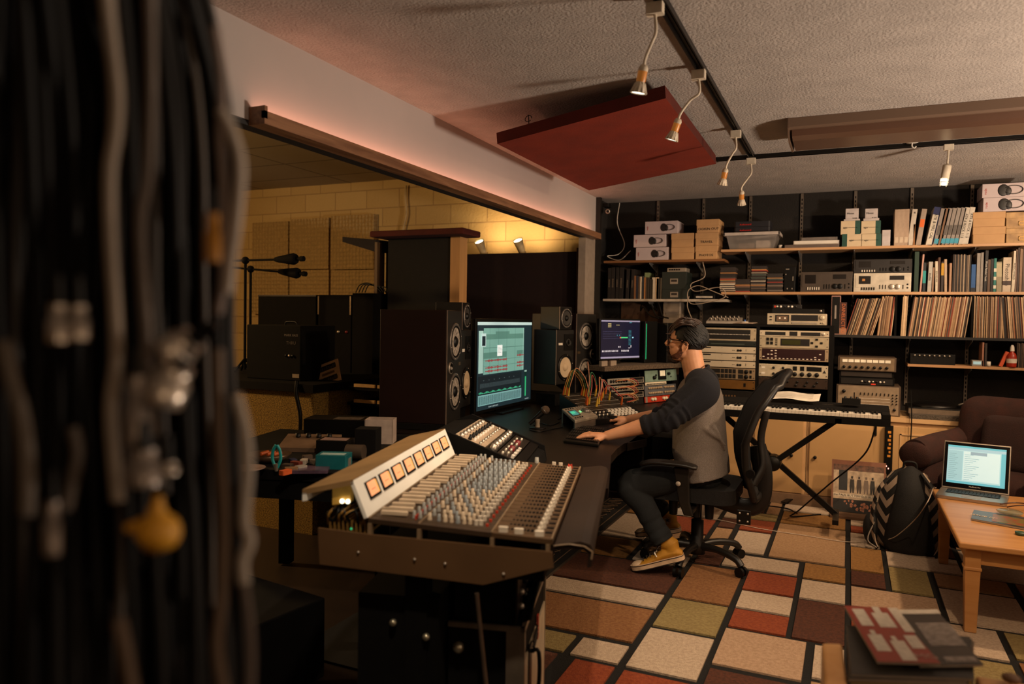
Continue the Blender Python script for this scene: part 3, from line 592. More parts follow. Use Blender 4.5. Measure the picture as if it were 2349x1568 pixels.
def knob(t, x, z, r, m=None, d=.012, name='knob', n=16, y=0):
    M = Matrix(((1, 0, 0, x), (0, 0, -1, y), (0, 1, 0, z), (0, 0, 0, 1)))
    return MB().lathe([(r, 0), (r, d*.8), (r*.85, d), (0, d)], n, M=M).build(name, m or BLK, t)
def panelq(t, x0, x1, z0, z1, m, name, d=.0015, y=0): return MB().bx((x0, y-d, z0), (x1, y, z1)).build(name, m, t)
def deck(px0, px1, pyt, z0, body, lab, kind=0, y=FY, depth=.24, pyb=None, face=None):
    t = pbox('cassette_deck', lab, 'cassette deck', px0, px1, pyt, z0, body, y, depth, 'cassette decks'); w_, h_ = wh(t)
    dk = mat('deck_window', '#16110f', .25); fc = face or body
    panelq(t, -w_*.47, -w_*.1, h_*.25, h_*.92, fc, 'cassette_door', .003)
    panelq(t, -w_*.41, -w_*.2, h_*.42, h_*.85, dk, 'cassette_window', .0045)
    panelq(t, -w_*.35, -w_*.30, h_*.58, h_*.70, mat('amber_label', '#b5793c', .6) if kind == 1 else dk, 'cassette_label', .006)
    panelq(t, w_*.13, w_*.38, h_*.64, h_*.86, dk, 'level_meter', .002)
    for k in range(6): panelq(t, -w_*.36+k*w_*.043, -w_*.36+k*w_*.043+w_*.018, h_*.1, h_*.24, BLK if kind == 1 else INKW, 'piano_key', .008)
    for k in range(3): panelq(t, w_*(-.04+k*.05), w_*(-.04+k*.05)+.004, h_*.16, h_*.38, BLK, 'lever_switch', .006)
    for q in (.17, .27): knob(t, w_*q, h_*.28, .019, SILV if kind == 1 else BLK)
    panelq(t, w_*.36, w_*.36+.004, h_*.16, h_*.38, BLK, 'lever_switch', .006)
    for q in (.22, .4): knob(t, w_*.44, h_*q, .006, BLK, .004, 'jack_socket')
    done(t); return t, w_, h_
deck(1837, 1956, 623, zD, mat('deck_brown', '#3c3128', .5), 'dark brown cassette deck left of the silver one', 0)
deck(1959, 2091, 626, zD, mat('deck_silver', '#c9bfae', .35, .35), 'silver cassette deck on the middle shelf, below a black deck', 1)
zt_ = X(2020, 626)[1]
deck(1959, 2093, 594, zt_+.001, mat('deck_black', '#1c1715', .45), 'black cassette deck stacked on the silver one', 0, y=FY+.02)
# books on the second shelf: (left px, right px, top px, colour, lean, name)
bk = [(2099, 2109, 577, '#123021', 0, 'tall dark green folder at the left end of the book row'), (2112, 2116, 583, '#b98d7e', .05, 'thin pale red spined book beside the green folder'), (2118, 2125, 602, '#161c22', .0, 'black book with a teal square on its spine'), (2129, 2138, 600, '#a9a49a', .03, 'grey white paperback right of the teal marked book'),
      (2139, 2143, 613, '#8a6b52', .02, 'small brown paperback beside the grey white one'), (2148, 2154, 599, '#c9bda6', -.03, 'cream book with dark lettering leaning left'), (2153, 2158, 590, '#4e3020', 0, 'dark red brown book behind the cream leaning one'), (2160, 2166, 600, '#2b201a', 0, 'dark book with a yellow top band'),
      (2169, 2175, 594, '#b2977a', -.03, 'tan paperback leaning left, tall'), (2179, 2184, 603, '#a37e62', 0, 'light brown paperback left of the black magazines')]
for i, (a, b, tp, c, L_, lab) in enumerate(bk):
    book(a, b, tp, zD, c, lab, lean=L_, depth=.2, group='books on the middle shelf', band={2: [(.3, .72, '#1f8a86')], 7: [(.55, .95, '#b98a1f')]}.get(i), text={5: 'SOUND MIX', 3: 'studio'}.get(i), tcol='#2a211a')
mg = [(2187, '#241c17'), (2190.5, '#5c4b3d'), (2194, '#15110f'), (2197.5, '#6d5743'), (2201, '#1d1714'), (2204.5, '#84705a'), (2208, '#2f241d'), (2211.5, '#a38d74'), (2215, '#191412'), (2218.5, '#5e4a3a'), (2222, '#8c7860'), (2225.5, '#1e1916')]
for i, (a, c) in enumerate(mg):
    o = book(a, a+3, 584+rnd.uniform(-1, 1), zD, c, 'thin magazine, %s in the dark cluster at mid shelf' % ('first second third fourth fifth sixth seventh eighth ninth tenth eleventh twelfth'.split()[i]), group='thin magazines on the middle shelf')
bk2 = [(2229, 2239, 606, '#1f4f86', 0, 'blue spiral manual with a black lower band', None), (2242, 2250, 580, '#8d857c', 0, 'grey wire bound manual, left of two', None), (2251, 2257, 579, '#8a8178', 0, 'grey wire bound manual, right of two', None), (2259, 2266, 574, '#1b1613', .02, 'tall black book with white lettering', 'Wood Parallel Youth'), (2267, 2273, 595, '#5a4331', 0, 'short brown book with mottled spine', None),
       (2274, 2280, 593, '#1c1613', 0, 'black book beside the teal checkered one', None), (2281, 2287, 592, '#1f6c62', 0, 'teal book with white squares', None), (2288, 2300, 600, '#8c8268', -.02, 'wide patterned olive and white book', None), (2302, 2321, 590, '#b9a892', .0, 'thick cream photo editing manual', 'Photoshop'), (2323, 2330, 575, '#c4b69f', .03, 'cream book titled in black at the far right', 'AUDIO WORLD'),
       (2331, 2335, 572, '#6b5344', 0, 'brown slim book near the right edge', None), (2336, 2340, 568, '#3a2c24', 0, 'very dark slim book near the right edge', None), (2341, 2347, 570, '#7d6048', 0, 'tan brown slim book at the right edge', None), (2348, 2356, 568, '#4a382c', 0, 'brown book cut off by the right edge', None)]
for i, (a, b, tp, c, L_, lab, tx) in enumerate(bk2):
    book(a, b, tp, zD, c, lab, lean=L_, group='books on the middle shelf', text=tx, tcol='#d8cdbd' if i == 3 else '#2a211a', band={0: [(0, .15, '#11151c')], 6: [(.1, .2, '#c9c3b0'), (.35, .45, '#c9c3b0'), (.6, .7, '#c9c3b0')], 7: [(.5, .95, '#a89c7c')], 8: [(.2, .32, '#3f2e25')]}.get(i))
# ---------------------------------------------------------------- vinyl
zE = zs['E']
t = thing('box_set', 'black boxed set with a pink rim at the left end of the records', 'box set', (X(1917, 725)[0], FY, zE))
MB().bx((-.032, 0, 0), (.032, .26, .293)).build('slip_case', mat('box_rim', '#a0756a', .5), t, .002); MB().bx((-.027, -.002, .008), (.027, .002, .285)).build('black_face', BLK, t); MB().bx((-.008, -.004, .12), (.004, -.002, .22)).build('grey_strip', spine('#8a8078'), t)
book(1927, 1943, 693, zE, '#3c1c12', 'dark red brown box with vertical lettering left of the records', text='DANELECTRO', tcol='#c06a3a', depth=.25, band=[(0, .2, '#9c6f55')], group=None)
lpc = ['#c2a27c', '#a5835f', '#8f6a48', '#d0b591', '#5a3f2b', '#2a2019', '#b8946b', '#7a5a40', '#171210', '#b59a7a', '#9d5d38', '#64513f', '#caa984', '#3a2c22', '#a88a68', '#8a3a20']
lpn = ['tan', 'brown', 'dull brown', 'cream', 'dark brown', 'near-black', 'light brown', 'chestnut', 'black', 'beige', 'rust', 'olive brown', 'pale cream', 'umber', 'sand', 'red']
def lps(px0, px1, lean, grp, place, pal=None, H=.283, y=FY+.01):
    x = X(px0, 770)[0]; xe = X(px1, 770)[0]; i = 0
    while x < xe:
        w_ = rnd.uniform(.0035, .0066); k = rnd.choice(pal or range(len(lpc))); h_ = H+rnd.uniform(-.006, .004)
        o = MB().bx((0, 0, 0), (w_, .30, h_)).build('vinyl_record', spine(lpc[k])); o.location = (x, y+rnd.uniform(0, .012), zE); o.rotation_euler = (0, lean+rnd.uniform(-.004, .004), 0)
        tag(o, '%s record sleeve, %s from the left %s' % (lpn[k], ordn(i), place), 'record', grp); x += w_*1.06/math.cos(lean)+.0004; i += 1
    return i
n = lps(1938, 2001, .27, 'records leaning at the left end', 'in the leftmost leaning block')
n += lps(2012, 2044, .09, 'records in the second block', 'in the second block', H=.29)
tag(MB().bx((X(2051, 770)[0], FY+.01, zE), (X(2056, 770)[0], FY+.3, zE+.296)).build('record_divider', BLKM), 'black divider board between the record blocks', 'divider')
n += lps(2066, 2078, .03, 'pale records beside the divider', 'in the small pale block', [3, 12, 9, 0, 13], H=.292)
n += lps(2082, 2214, .12, 'records in the long middle block', 'in the long middle block', H=.288)
tag(MB().bx((X(2227, 770)[0], FY+.01, zE), (X(2231, 770)[0], FY+.3, zE+.296)).build('record_divider', BLKM), 'second black divider, right of the long record block', 'divider')
n += lps(2233, 2300, -.0, 'records in the right upright block', 'in the right upright block', H=.29)
n += lps(2303, 2420, -.09, 'records leaning left at the right end', 'in the rightmost block', H=.289)
# ---------------------------------------------------------------- low right shelf
zF = zs['F']
t = pbox('preamp', 'low black preamp with a row of chrome knobs on the short shelf', 'preamp', 2088, 2192, 812, zF, BLK, FY, .2); w_, h_ = wh(t)
for k in range(8): knob(t, -w_*.4+k*w_*.11, h_*1.0-.006 if 0 else h_*.85, .006, SILV, .01)
done(t)
t = pbox('digital_recorder', 'small pale recorder with a bluish display on the short shelf', 'recorder', 2230, 2256, 826, zF, mat('pale_plastic', '#8f887f', .4), FY, .08); w_, h_ = wh(t); panelq(t, -w_*.4, w_*.3, h_*.3, h_*.8, mat('lcd_blue', '#9fc4cc', .3, emit=.35), 'display'); done(t)
for k, (a, b, tp, c, lab) in enumerate(((2254, 2258, 785, '#9a6a55', 'slim pinkish booklet standing on the short shelf'), (2260, 2265, 787, '#2c2420', 'slim black booklet beside the pinkish one'))): book(a, b, tp, zF, c, lab, depth=.15)
bt = thing('sauce_bottle', 'red bottle with a white cap at the right end of the short shelf', 'bottle', (X(2322, 838)[0], FY+.02, zF))
MB().lathe([(0, 0), (.03, 0), (.032, .01), (.032, .07), (.026, .09), (.012, .105), (.012, .115), (0, .115)], 18).build('bottle_body', mat('red_bottle', '#a02a16', .35), bt); MB().lathe([(.014, .112), (.012, .14), (.006, .155), (0, .155)], 14).build('cap', WHT, bt); MB().lathe([(.0325, .03), (.0325, .06)], 18).build('label_band', INKW, bt)
tag(MB().box((0, 0, .055), (.022, .03, .11), mat('orange_tool', '#c4502a', .5), M=T4(X(2297, 838)[0], FY+.04, zF+.004) @ R4(.35, 'Y')).build('marker_tool'), 'orange red tool leaning beside the red bottle', 'tool')
tag(MB().lathe([(0, 0), (.014, 0), (.014, .035), (0, .035)], 14, M=T4(X(2268, 838)[0], FY+.01, zF)).build('tape_roll_end', WHT), 'tiny pale knob standing by the slim booklets', 'knob')
for k in range(7): book(2334+k*3.2, 2336.6+k*3.2, 786+k % 3, zF, ('#3a2c22', '#5a4636', '#221a15')[k % 3], '%s slim dark booklet right of the red bottle' % ('first second third fourth fifth sixth seventh'.split()[k]), depth=.2, group='slim booklets on the short shelf')
t = pbox('dark_jar', 'short dark jar in front of the slim booklets', 'jar', 2322, 2336, 828, zF, BLK, FY-.0, .05) ; done(t)
# ---------------------------------------------------------------- cream base cabinets along the back wall
CF = 5.90; CT = .70
cabm = mat('cabinet_paint', '#c8a274', .55, var=.06, vs=2); cabd = mat('cabinet_door_paint', '#c09866', .5, var=.05, vs=2)
tag(MB().bx((-1.30, CF-.02, CT-.03), (2.6, 6.4, CT)).build('counter_top', cabm), 'cream painted counter top along the shelf wall', 'counter')
xs = [-1.28, -.66, -.27, .27, .99, 1.7, 2.5]
for i in range(6):
    a, b = xs[i]+.002, xs[i+1]-.002; nm = ('behind the office chair', 'behind the keyboard stand hub', 'with a black round knob, left of the record sleeves', 'with a raised panel behind the armchair arm', 'hidden behind the armchair', 'at the far right')[i]
    t = thing('base_cabinet', 'cream base cabinet '+nm, 'cabinet', ((a+b)/2, CF, 0), 0, 'cream base cabinets')
    w_ = b-a; MB().bx((-w_/2, .004, .0), (w_/2, .49, CT-.031)).build('carcass', cabm, t)
    d = MB().bx((-w_/2+.02, -.014, .09), (w_/2-.02, .003, CT-.06)).build('door', cabd, t, .002)
    q = MB()
    for u, v in (((-w_/2+.07, .14), (w_/2-.07, .15)), ((-w_/2+.07, CT-.12), (w_/2-.07, CT-.11)), ((-w_/2+.07, .14), (-w_/2+.08, CT-.11)), ((w_/2-.08, .14), (w_/2-.07, CT-.11))): q.bx((u[0], -.020, u[1]), (v[0], -.014, v[1]))
    if i >= 3: q.build('door_moulding', cabm, d)
    elif i != 0: knob(d, w_/2-.1 if i != 2 else -w_/2+.06, .37, .012, BLK, .02, 'door_knob', y=-.014)
struct(MB().bx((-1.30, CF-.035, 0), (2.6, CF, .085)), 'baseboard_back', mat('cabinet_plinth', '#86684e', .6))
# ---------------------------------------------------------------- two-bay equipment rack
RY = 5.86
x0, x1, xm = -1.06, -.135, -.63
rk = thing('equipment_rack', 'black two-bay equipment rack full of silver units behind the man', 'rack', (0, RY, CT))
Hh = 1.325-CT
for a, c in ((x0-.03, x0), (xm-.012, xm+.012), (x1, x1+.03)): MB().bx((a, .0, 0), (c, .42, Hh)).build('side_panel', BLKM, rk)
MB().bx((x0-.03, 0, Hh), (x1+.03, .42, Hh+.018)).build('top_panel', BLKM, rk); MB().bx((x0, .41, .0), (x1, .42, Hh)).build('back_panel', BLKM, rk)
def unit(name, lab, cat, px0, px1, pt, pb, m, y=RY, depth=.3, ears=True, grp='rack units'):
    xa = X(px0, (pt+pb)/2, y)[0]; xb = X(px1, (pt+pb)/2, y)[0]; za = X((px0+px1)/2, pb, y)[1]; zb_ = X((px0+px1)/2, pt, y)[1]
    if ears:   # fit inside the bay
        bay = (x0+.002, xm-.013) if (xa+xb)/2 < xm else (xm+.013, x1-.002)
        xa, xb = bay
    t = thing(name, lab, cat, ((xa+xb)/2, y, za), 0, grp); w_ = xb-xa; h_ = zb_-za
    MB().bx((-w_/2, -.004, 0), (w_/2, 0, h_)).build('face_plate', m, t, .001); MB().bx((-w_/2+.015, 0, .002), (w_/2-.015, depth, h_-.002)).build('chassis', BLKM, t)
    if ears:
        for sx in (-1, 1):
            for q in ((.18, .82) if h_ > .05 else (.5,)): knob(t, sx*(w_/2-.01), h_*q, .0035, BLK, .003, 'rack_screw', 8, y=-.004)
    return t, w_, h_
UF = -.004
um = mat('amp_panel', '#c3b49c', .4, .3, var=.04); dkp = mat('dark_panel', '#14110f', .4)
t, w_, h_ = unit('graphic_equalizer', 'wide graphic equalizer with a black slider field, top of left bay', 'equalizer', 1615, 1735, 752, 781, mat('eq_panel', '#a8987f', .4, .3))
panelq(t, -w_*.42, w_*.40, h_*.12, h_*.88, dkp, 'slider_field', y=UF)
for k in range(31): panelq(t, -w_*.40+k*w_*.026, -w_*.40+k*w_*.026+.004, h_*.5-.003, h_*.5+.003, INKW, 'slider_cap', .006, y=UF)
t, w_, h_ = unit('rack_processor', 'thin dark rack processor below the graphic equalizer', 'processor', 1615, 1735, 782, 793, mat('dark_green_panel', '#161a16', .4))
panelq(t, -w_*.3, w_*.3, h_*.3, h_*.5, mat('dim_line', '#394036', .5), 'display_line', y=UF)
for i, (a, b) in enumerate(((795, 809), (811, 826), (828, 842))):
    t, w_, h_ = unit('power_amplifier', 'cream power amplifier, %s of three, marked %d' % (('top', 'middle', 'lowest')[i], i+1), 'amplifier', 1615, 1735, a, b, um)
    for q in (.19, .235): knob(t, w_*q, h_*.45, h_*.19, BLK, .005, 'round_button', y=UF)
    for q in (.10, .125): knob(t, w_*q, h_*.45, h_*.06, BLK, .003, 'small_light', 8, y=UF)
    panelq(t, -w_*.44, -w_*.3, h_*.72, h_*.9, BLK, 'name_plate', y=UF); textm(str(i+1), h_*.5, INK, t, facem(w_*.33, h_*.5, UF-.0008))
    knob(t, -w_*.1, h_*.85, .002, BLK, .002, 'small_light', 8, y=UF)
t, w_, h_ = unit('compressor', 'dark two-channel compressor with outlined squares, left bay', 'compressor', 1615, 1735, 844, 869, mat('comp_panel', '#8f7a60', .4, .3))
for r in (0, 1):
    z0 = h_*(.08+.46*r)
    panelq(t, -w_*.46, -w_*.12, z0, z0+h_*.38, dkp, 'meter_strip', y=UF)
    for k in range(4): panelq(t, -w_*.11+k*w_*.07, -w_*.11+k*w_*.07+w_*.06, z0, z0+h_*.38, dkp, 'square_button', y=UF)
    panelq(t, w_*.2, w_*.29, z0, z0+h_*.38, dkp, 'square_button', y=UF); knob(t, w_*.345, z0+h_*.19, h_*.19, BLK, .012, y=UF); panelq(t, w_*.4, w_*.44, z0+h_*.05, z0+h_*.33, BLK, 'square_button', y=UF)
t, w_, h_ = unit('bronze_unit', 'bronze coloured blank unit at the bottom of the left bay', 'audio unit', 1615, 1735, 871, 891, mat('bronze_panel', '#6d4a1e', .4, .3)); panelq(t, w_*.3, w_*.34, h_*.3, h_*.7, BLK, 'power_switch', y=UF)
t, w_, h_ = unit('mini_disc_deck', 'silver deck with two slots and a small display, top of right bay', 'deck', 1740, 1888, 758, 771, um)
panelq(t, -w_*.42, -w_*.12, h_*.15, h_*.75, dkp, 'disc_slot', y=UF); panelq(t, -.03, .025, h_*.1, h_*.85, dkp, 'small_display', y=UF); panelq(t, w_*.1, w_*.38, h_*.15, h_*.75, dkp, 'disc_slot', y=UF); knob(t, w_*.42, h_*.5, h_*.3, SILV, .008, y=UF)
t, w_, h_ = unit('effects_processor', 'silver effects processor with green display and arrow pad', 'processor', 1740, 1888, 772, 798, mat('proc_panel', '#b8a98f', .35, .4))
for i in range(2):
    for k in range(2): panelq(t, -w_*.40+i*.028, -w_*.40+i*.028+.02, h_*(.28+.34*k), h_*(.28+.34*k)+.022, BLK, 'square_button', .005, y=UF)
for k in range(4): panelq(t, -w_*.27, -w_*.235, h_*(.22+.17*k), h_*(.22+.17*k)+.007, BLK, 'small_button', y=UF)
panelq(t, -w_*.19, w_*.23, h_*.2, h_*.82, dkp, 'display_window', y=UF); panelq(t, -w_*.17, w_*.1, h_*.3, h_*.72, mat('lcd_green', '#2c2c10', .3, emit=.12), 'display', .003, y=UF)
for dx, dz in ((0, .3), (0, -.3), (-.032, 0), (.032, 0)): panelq(t, w_*.33+dx-.009, w_*.33+dx+.009, h_*(.5+dz)-.007, h_*(.5+dz)+.007, BLK, 'arrow_button', .005, y=UF)
t, w_, h_ = unit('digital_mixer', 'maroon rack mixer with small white buttons, right bay', 'mixer', 1740, 1888, 799, 827, mat('mixer_frame', '#a08a70', .4, .3))
panelq(t, -w_*.46, w_*.45, h_*.08, h_*.96, mat('maroon_panel', '#240c0e', .35), 'front_panel', y=UF)
WB = mat('button_white', '#d0c2b0', .4, emit=.08)
for k in range(14): panelq(t, -w_*.38+k*w_*.057, -w_*.38+k*w_*.057+.013, h_*.13, h_*.13+.006, WB, 'small_button', .004, y=UF)
for a, c in ((-.38, .45), (-.33, .45), (-.33, .75), (-.27, .32), (-.27, .55), (-.27, .78), (.30, .3), (.37, .55), (-.45, .25)): panelq(t, w_*a, w_*a+.014, h_*c, h_*c+.006, WB, 'small_button', .004, y=UF)
t, w_, h_ = unit('mic_preamp', 'silver four-knob microphone preamp with small meters, right bay', 'preamp', 1740, 1888, 836, 865, mat('pre_panel', '#c6b89f', .35, .35))
for q in (-.28, -.14):
    for z in (.25, .72): knob(t, w_*q, h_*z, h_*.10, BLK, .012, y=UF)
for q in (.03, .135, .24, .345): knob(t, w_*q, h_*.27, h_*.17, BLK, .016, y=UF)
for q in (.03, .135): panelq(t, w_*q-.014, w_*q+.014, h_*.55, h_*.88, BLK, 'vu_meter', .003, y=UF)
panelq(t, w_*.2, w_*.41, h_*.55, h_*.88, BLK, 'vu_meter', .003, y=UF)
for q in (.72, .27): panelq(t, -w_*.46, -w_*.41, h_*q-.006, h_*q+.006, WHT, 'name_label', y=UF)
g = MB(); g.prism([(w_*.425, 0), (w_*.475, 0), (w_*.45, .022)], 0, .001, M=facem(0, h_*.42, UF)); g.build('triangle_mark', INK, t)
t, w_, h_ = unit('dark_compressor', 'dark brown compressor with dim knobs partly behind the chair back', 'compressor', 1740, 1888, 867, 889, mat('dark_brown_panel', '#33251c', .4, .2))
for k in range(6): knob(t, -w_*.35+k*w_*.14, h_*.65, h_*.12, BLK, .01, y=UF)
for k in range(3): knob(t, w_*(.05+.13*k), h_*.3, h_*.13, BLK, .01, y=UF)
knob(t, -w_*.40, h_*.5, h_*.25, SILV, .006, y=UF)
t, w_, h_ = unit('lower_rack_unit', 'black rack unit low in the left bay with a faint row of marks', 'audio unit', 1615, 1735, 895, 918, dkp)
for k in range(5): panelq(t, -.03+k*.022, -.03+k*.022+.012, h_*.35, h_*.55, mat('dim_amber', '#5a3f22', .5), 'small_mark', y=UF)
# on top of the rack
zr = 1.325+.018+.0015
def X2(px, py, y=RY): p = at(px, py, y=y); return p.x, p.z
t = thing('cassette_deck', 'silver cassette deck on top of the equipment rack', 'cassette deck', (X(1827, 728, 5.88)[0], 5.88, zr), 0, 'cassette decks'); w_ = .41; h_ = .083
dm = mat('deck_champagne', '#b9aa92', .35, .35)
MB().bx((-w_/2, 0, 0), (w_/2, .26, h_)).build('body', dm, t, .002); panelq(t, -w_*.38, -w_*.11, h_*.1, h_*.95, dm, 'cassette_door', .003); panelq(t, -w_*.365, -w_*.125, h_*.25, h_*.88, dkp, 'cassette_window', .0045)
cs = MB(); cs.bx((-w_*.34, -.006, h_*.34), (-w_*.15, -.0046, h_*.78), mat('tape_shell', '#5b4634', .5)); cs.build('cassette', None, t)
for q in (-.285, -.195): knob(t, w_*q, h_*.58, .007, INKW, .002, 'tape_reel', 10, y=-.006)
panelq(t, -w_*.09, w_*.36, h_*.36, h_*.88, dkp, 'display_window', .002); [panelq(t, -.03+k*.022, -.03+k*.022+.018, h_*.1, h_*.24, SILV, 'transport_button', .004) for k in range(8)]; panelq(t, -w_*.085, -w_*.04, h_*.1, h_*.2, BLK, 'name_plate')
knob(t, w_*.43, h_*.66, .017, dm, .012); knob(t, w_*.41, h_*.18, .004, BLK, .006, 'jack_socket'); knob(t, w_*.455, h_*.18, .006, dm, .006, 'jack_socket')
for q, nm in ((.65, 'power_button'), (.38, 'eject_button')): panelq(t, -w_*.46, -w_*.42, h_*q, h_*q+.008, BLK, nm, .003)
t = thing('tuner', 'flat black tuner lying on the silver cassette deck', 'tuner', (X(1830, 700, 5.9)[0], 5.9, zr+h_+.001)); MB().bx((-.18, 0, 0), (.18, .22, .035)).build('body', BLK, t, .002); knob(t, .16, .02, .008, SILV, .008)
t2 = thing('preamp', 'small preamp with a bright row of knobs standing on the flat black tuner', 'preamp', (X(1806, 694, 5.9)[0], 5.9, zr+h_+.037)); MB().bx((-.10, 0, 0), (.10, .12, .030)).build('body', dkp, t2, .002)
for k in range(6): knob(t2, -.07+k*.026, .015, .008, (SILV, WHT, BLKS)[k % 3], .01)
MB().bx((-.09, -.003, .008), (-.08, 0, .022)).build('red_light', mat('red_dot', '#c0351f', .4, emit=.4), t2)
t = thing('desk_mixer', 'small pale mixer with rows of knobs on the left end of the rack', 'mixer', (X(1640, 735, 5.75)[0]+.04, 5.87, zr)); q = MB(); q.add([(-.125, 0, 0), (.125, 0, 0), (.125, .17, 0), (-.125, .17, 0), (-.125, 0, .016), (.125, 0, .016), (.125, .17, .05), (-.125, .17, .05)], [(3, 2, 1, 0), (4, 5, 6, 7), (0, 1, 5, 4), (1, 2, 6, 5), (2, 3, 7, 6), (3, 0, 4, 7)]); q.build('body', mat('mixer_grey', '#8b8176', .5), t)
for r in range(4):
    for k in range(7): MB().lathe([(.006, 0), (.005, .014), (0, .014)], 10, M=T4(-.1+k*.033, .025+r*.038, .019+(.025+r*.038)*.2)).build('knob', (BLK, SILV)[r % 2], t)
t = thing('putty_puck', 'small white puck with a blue tip on the rack top', 'puck', (X(1705, 738, 5.8)[0], 5.9, zr)); MB().lathe([(0, 0), (.026, 0), (.026, .014), (.02, .018), (0, .018)], 18).build('base', WHT, t); MB().lathe([(.004, .018), (.004, .032), (0, .034)], 8).build('tip', mat('blue_tip', '#2f5fae', .4), t)
t = thing('paper_stack', 'loose papers lying between the puck and the cassette deck', 'papers', (-.73, 5.95, zr)); [MB().box((k*.004, 0, .003+k*.004), (.15, .2, .003), r=.1*k-.1).build('sheet', mat('paper_tan', '#8a7663', .8), t) for k in range(3)]
# ---------------------------------------------------------------- equipment right of the rack, on the counter
def box_unit(name, lab, cat, px0, px1, pt, pb, m, side, y, depth=.3, z0=None):
    xa = X(px0, (pt+pb)/2, y)[0]; xb = X(px1, (pt+pb)/2, y)[0]; za = X((px0+px1)/2, pb, y)[1] if z0 is None else z0; zb_ = X((px0+px1)/2, pt, y)[1]
    t = thing(name, lab, cat, ((xa+xb)/2, y, za)); w_ = xb-xa; h_ = zb_-za
    MB().bx((-w_/2, 0, 0), (w_/2, depth, h_)).build('cabinet', side, t, .002); MB().bx((-w_/2+.012, -.004, .006), (w_/2-.012, 0, h_-.006)).build('face_plate', m, t)
    return t, w_, h_
WDK = mat('dark_walnut', '#2c2019', .5)
t, w_, h_ = box_unit('line_mixer', 'silver grey line mixer with slider field behind the keyboard end', 'mixer', 1918, 2066, 884, 940, mat('line_mixer_panel', '#8f7d68', .4, .25), mat('mixer_frame_brown', '#4a3a2c', .5), 5.95, .35, CT+.001)
hm = h_
knob(t, -w_*.38, h_*.78, .012, BLK, .02, y=UF); panelq(t, -w_*.22, -w_*.205, h_*.25, h_*.75, BLK, 'master_slider', .003, y=UF)
for k in range(8): panelq(t, -w_*.12+k*w_*.062, -w_*.12+k*w_*.062+.005, h_*.68, h_*.76, BLK, 'slider_cap', .008, y=UF)
for k in range(4): panelq(t, -w_*.14, w_*.34, h_*(.26+k*.1), h_*(.26+k*.1)+.002, INKW, 'printed_line', .001, y=UF)
for i in range(4):
    for k in range(2): knob(t, w_*(.38+.06*k), h_*(.42+.1*i), .005, BLK, .01, y=UF)
knob(t, w_*.41, h_*.22, .01, BLK, .014, y=UF)
t, w_, h_ = box_unit('tube_preamp', 'low dark preamp with glinting knobs and a red mark on the line mixer', 'preamp', 1925, 2052, 866, 883, dkp, BLKM, 5.97, .25, CT+hm+.002)
for k in range(7): knob(t, -.03+k*.024, h_*.5, .007, (SILV, BLKS, WHT)[k % 3], .012, y=UF)
panelq(t, .03, .06, h_*.1, h_*.25, mat('red_dot', '#c0351f', .4, emit=.4), 'red_mark', .002, y=UF); hp = h_
t, w_, h_ = box_unit('patch_box', 'dark flat box between the two silver mixers', 'box', 1925, 2050, 851, 865, mat('patch_brown', '#241b15', .5), BLKM, 5.98, .25, CT+hm+hp+.003); hp2 = h_
t, w_, h_ = box_unit('channel_strip', 'grey eight-channel unit with lit white keys over a knob row', 'audio unit', 1922, 2056, 819, 849, mat('strip_panel', '#7d6a54', .4, .25), mat('mixer_frame_brown', '#4a3a2c', .5), 5.96, .3, CT+hm+hp+hp2+.004)
for k in range(8):
    panelq(t, -w_*.42+k*w_*.105, -w_*.42+k*w_*.105+w_*.09, h_*.62, h_*.82, mat('lit_key', '#d8cbb0', .4, emit=.25), 'lit_key', .004, y=UF); knob(t, -w_*.39+k*w_*.105, h_*.28, .010, BLK, .016, y=UF)
# black record decks on the counter, right
for i, (a, b, zb_, lab, st) in enumerate(((2083, 2250, 946, 'black turntable with a silver front strip on the counter', '#6a5a4a'), (2262, 2400, 944, 'small keyboard with a pale front edge behind the armchair', '#a5927a'))):
    xa = X(a, 950, 5.98)[0]; xb = X(b, 950, 5.98)[0]; t = thing('turntable' if i == 0 else 'small_keyboard', lab, 'turntable' if i == 0 else 'keyboard', ((xa+xb)/2, 5.98, CT+.001)); w_ = xb-xa
    MB().bx((-w_/2, .0, .02), (w_/2, .33, .07)).build('plinth', BLK, t, .003); MB().bx((-w_/2+.002, -.004, .028), (w_/2-.002, 0, .062)).build('front_strip', spine(st), t); [MB().cyl((sx*w_*.4, .05, 0), (sx*w_*.4, .05, .02), .02, n=12).build('foot', BLK, t) for sx in (-1, 1)]
    if i == 0: MB().lathe([(0, .09), (.14, .09), (.15, .08), (.15, .07)], 28, M=T4(-.04, .17, 0)).build('platter', BLKS, t); MB().tube([(.18, .28, .1), (.17, .2, .11), (.1, .08, .1)], .005, 8, m=SILV).build('tonearm', None, t)
    else: [MB().bx((-w_/2+.01+k*.022, -.001, .0705), (-w_/2+.01+k*.022+.02, .1, .078)).build('white_key', WHT, t) for k in range(int((w_-.02)/.022))]
tag(MB().bx((.40, 5.885, CT+.0005), (1.0, 5.96, CT+.03)).build('speckled_strip', mat('speckled_carpet', '#4e453b', .9, var=.5, vs=160, bump=.5, bs=300)), 'grey speckled strip along the counter edge', 'strip')
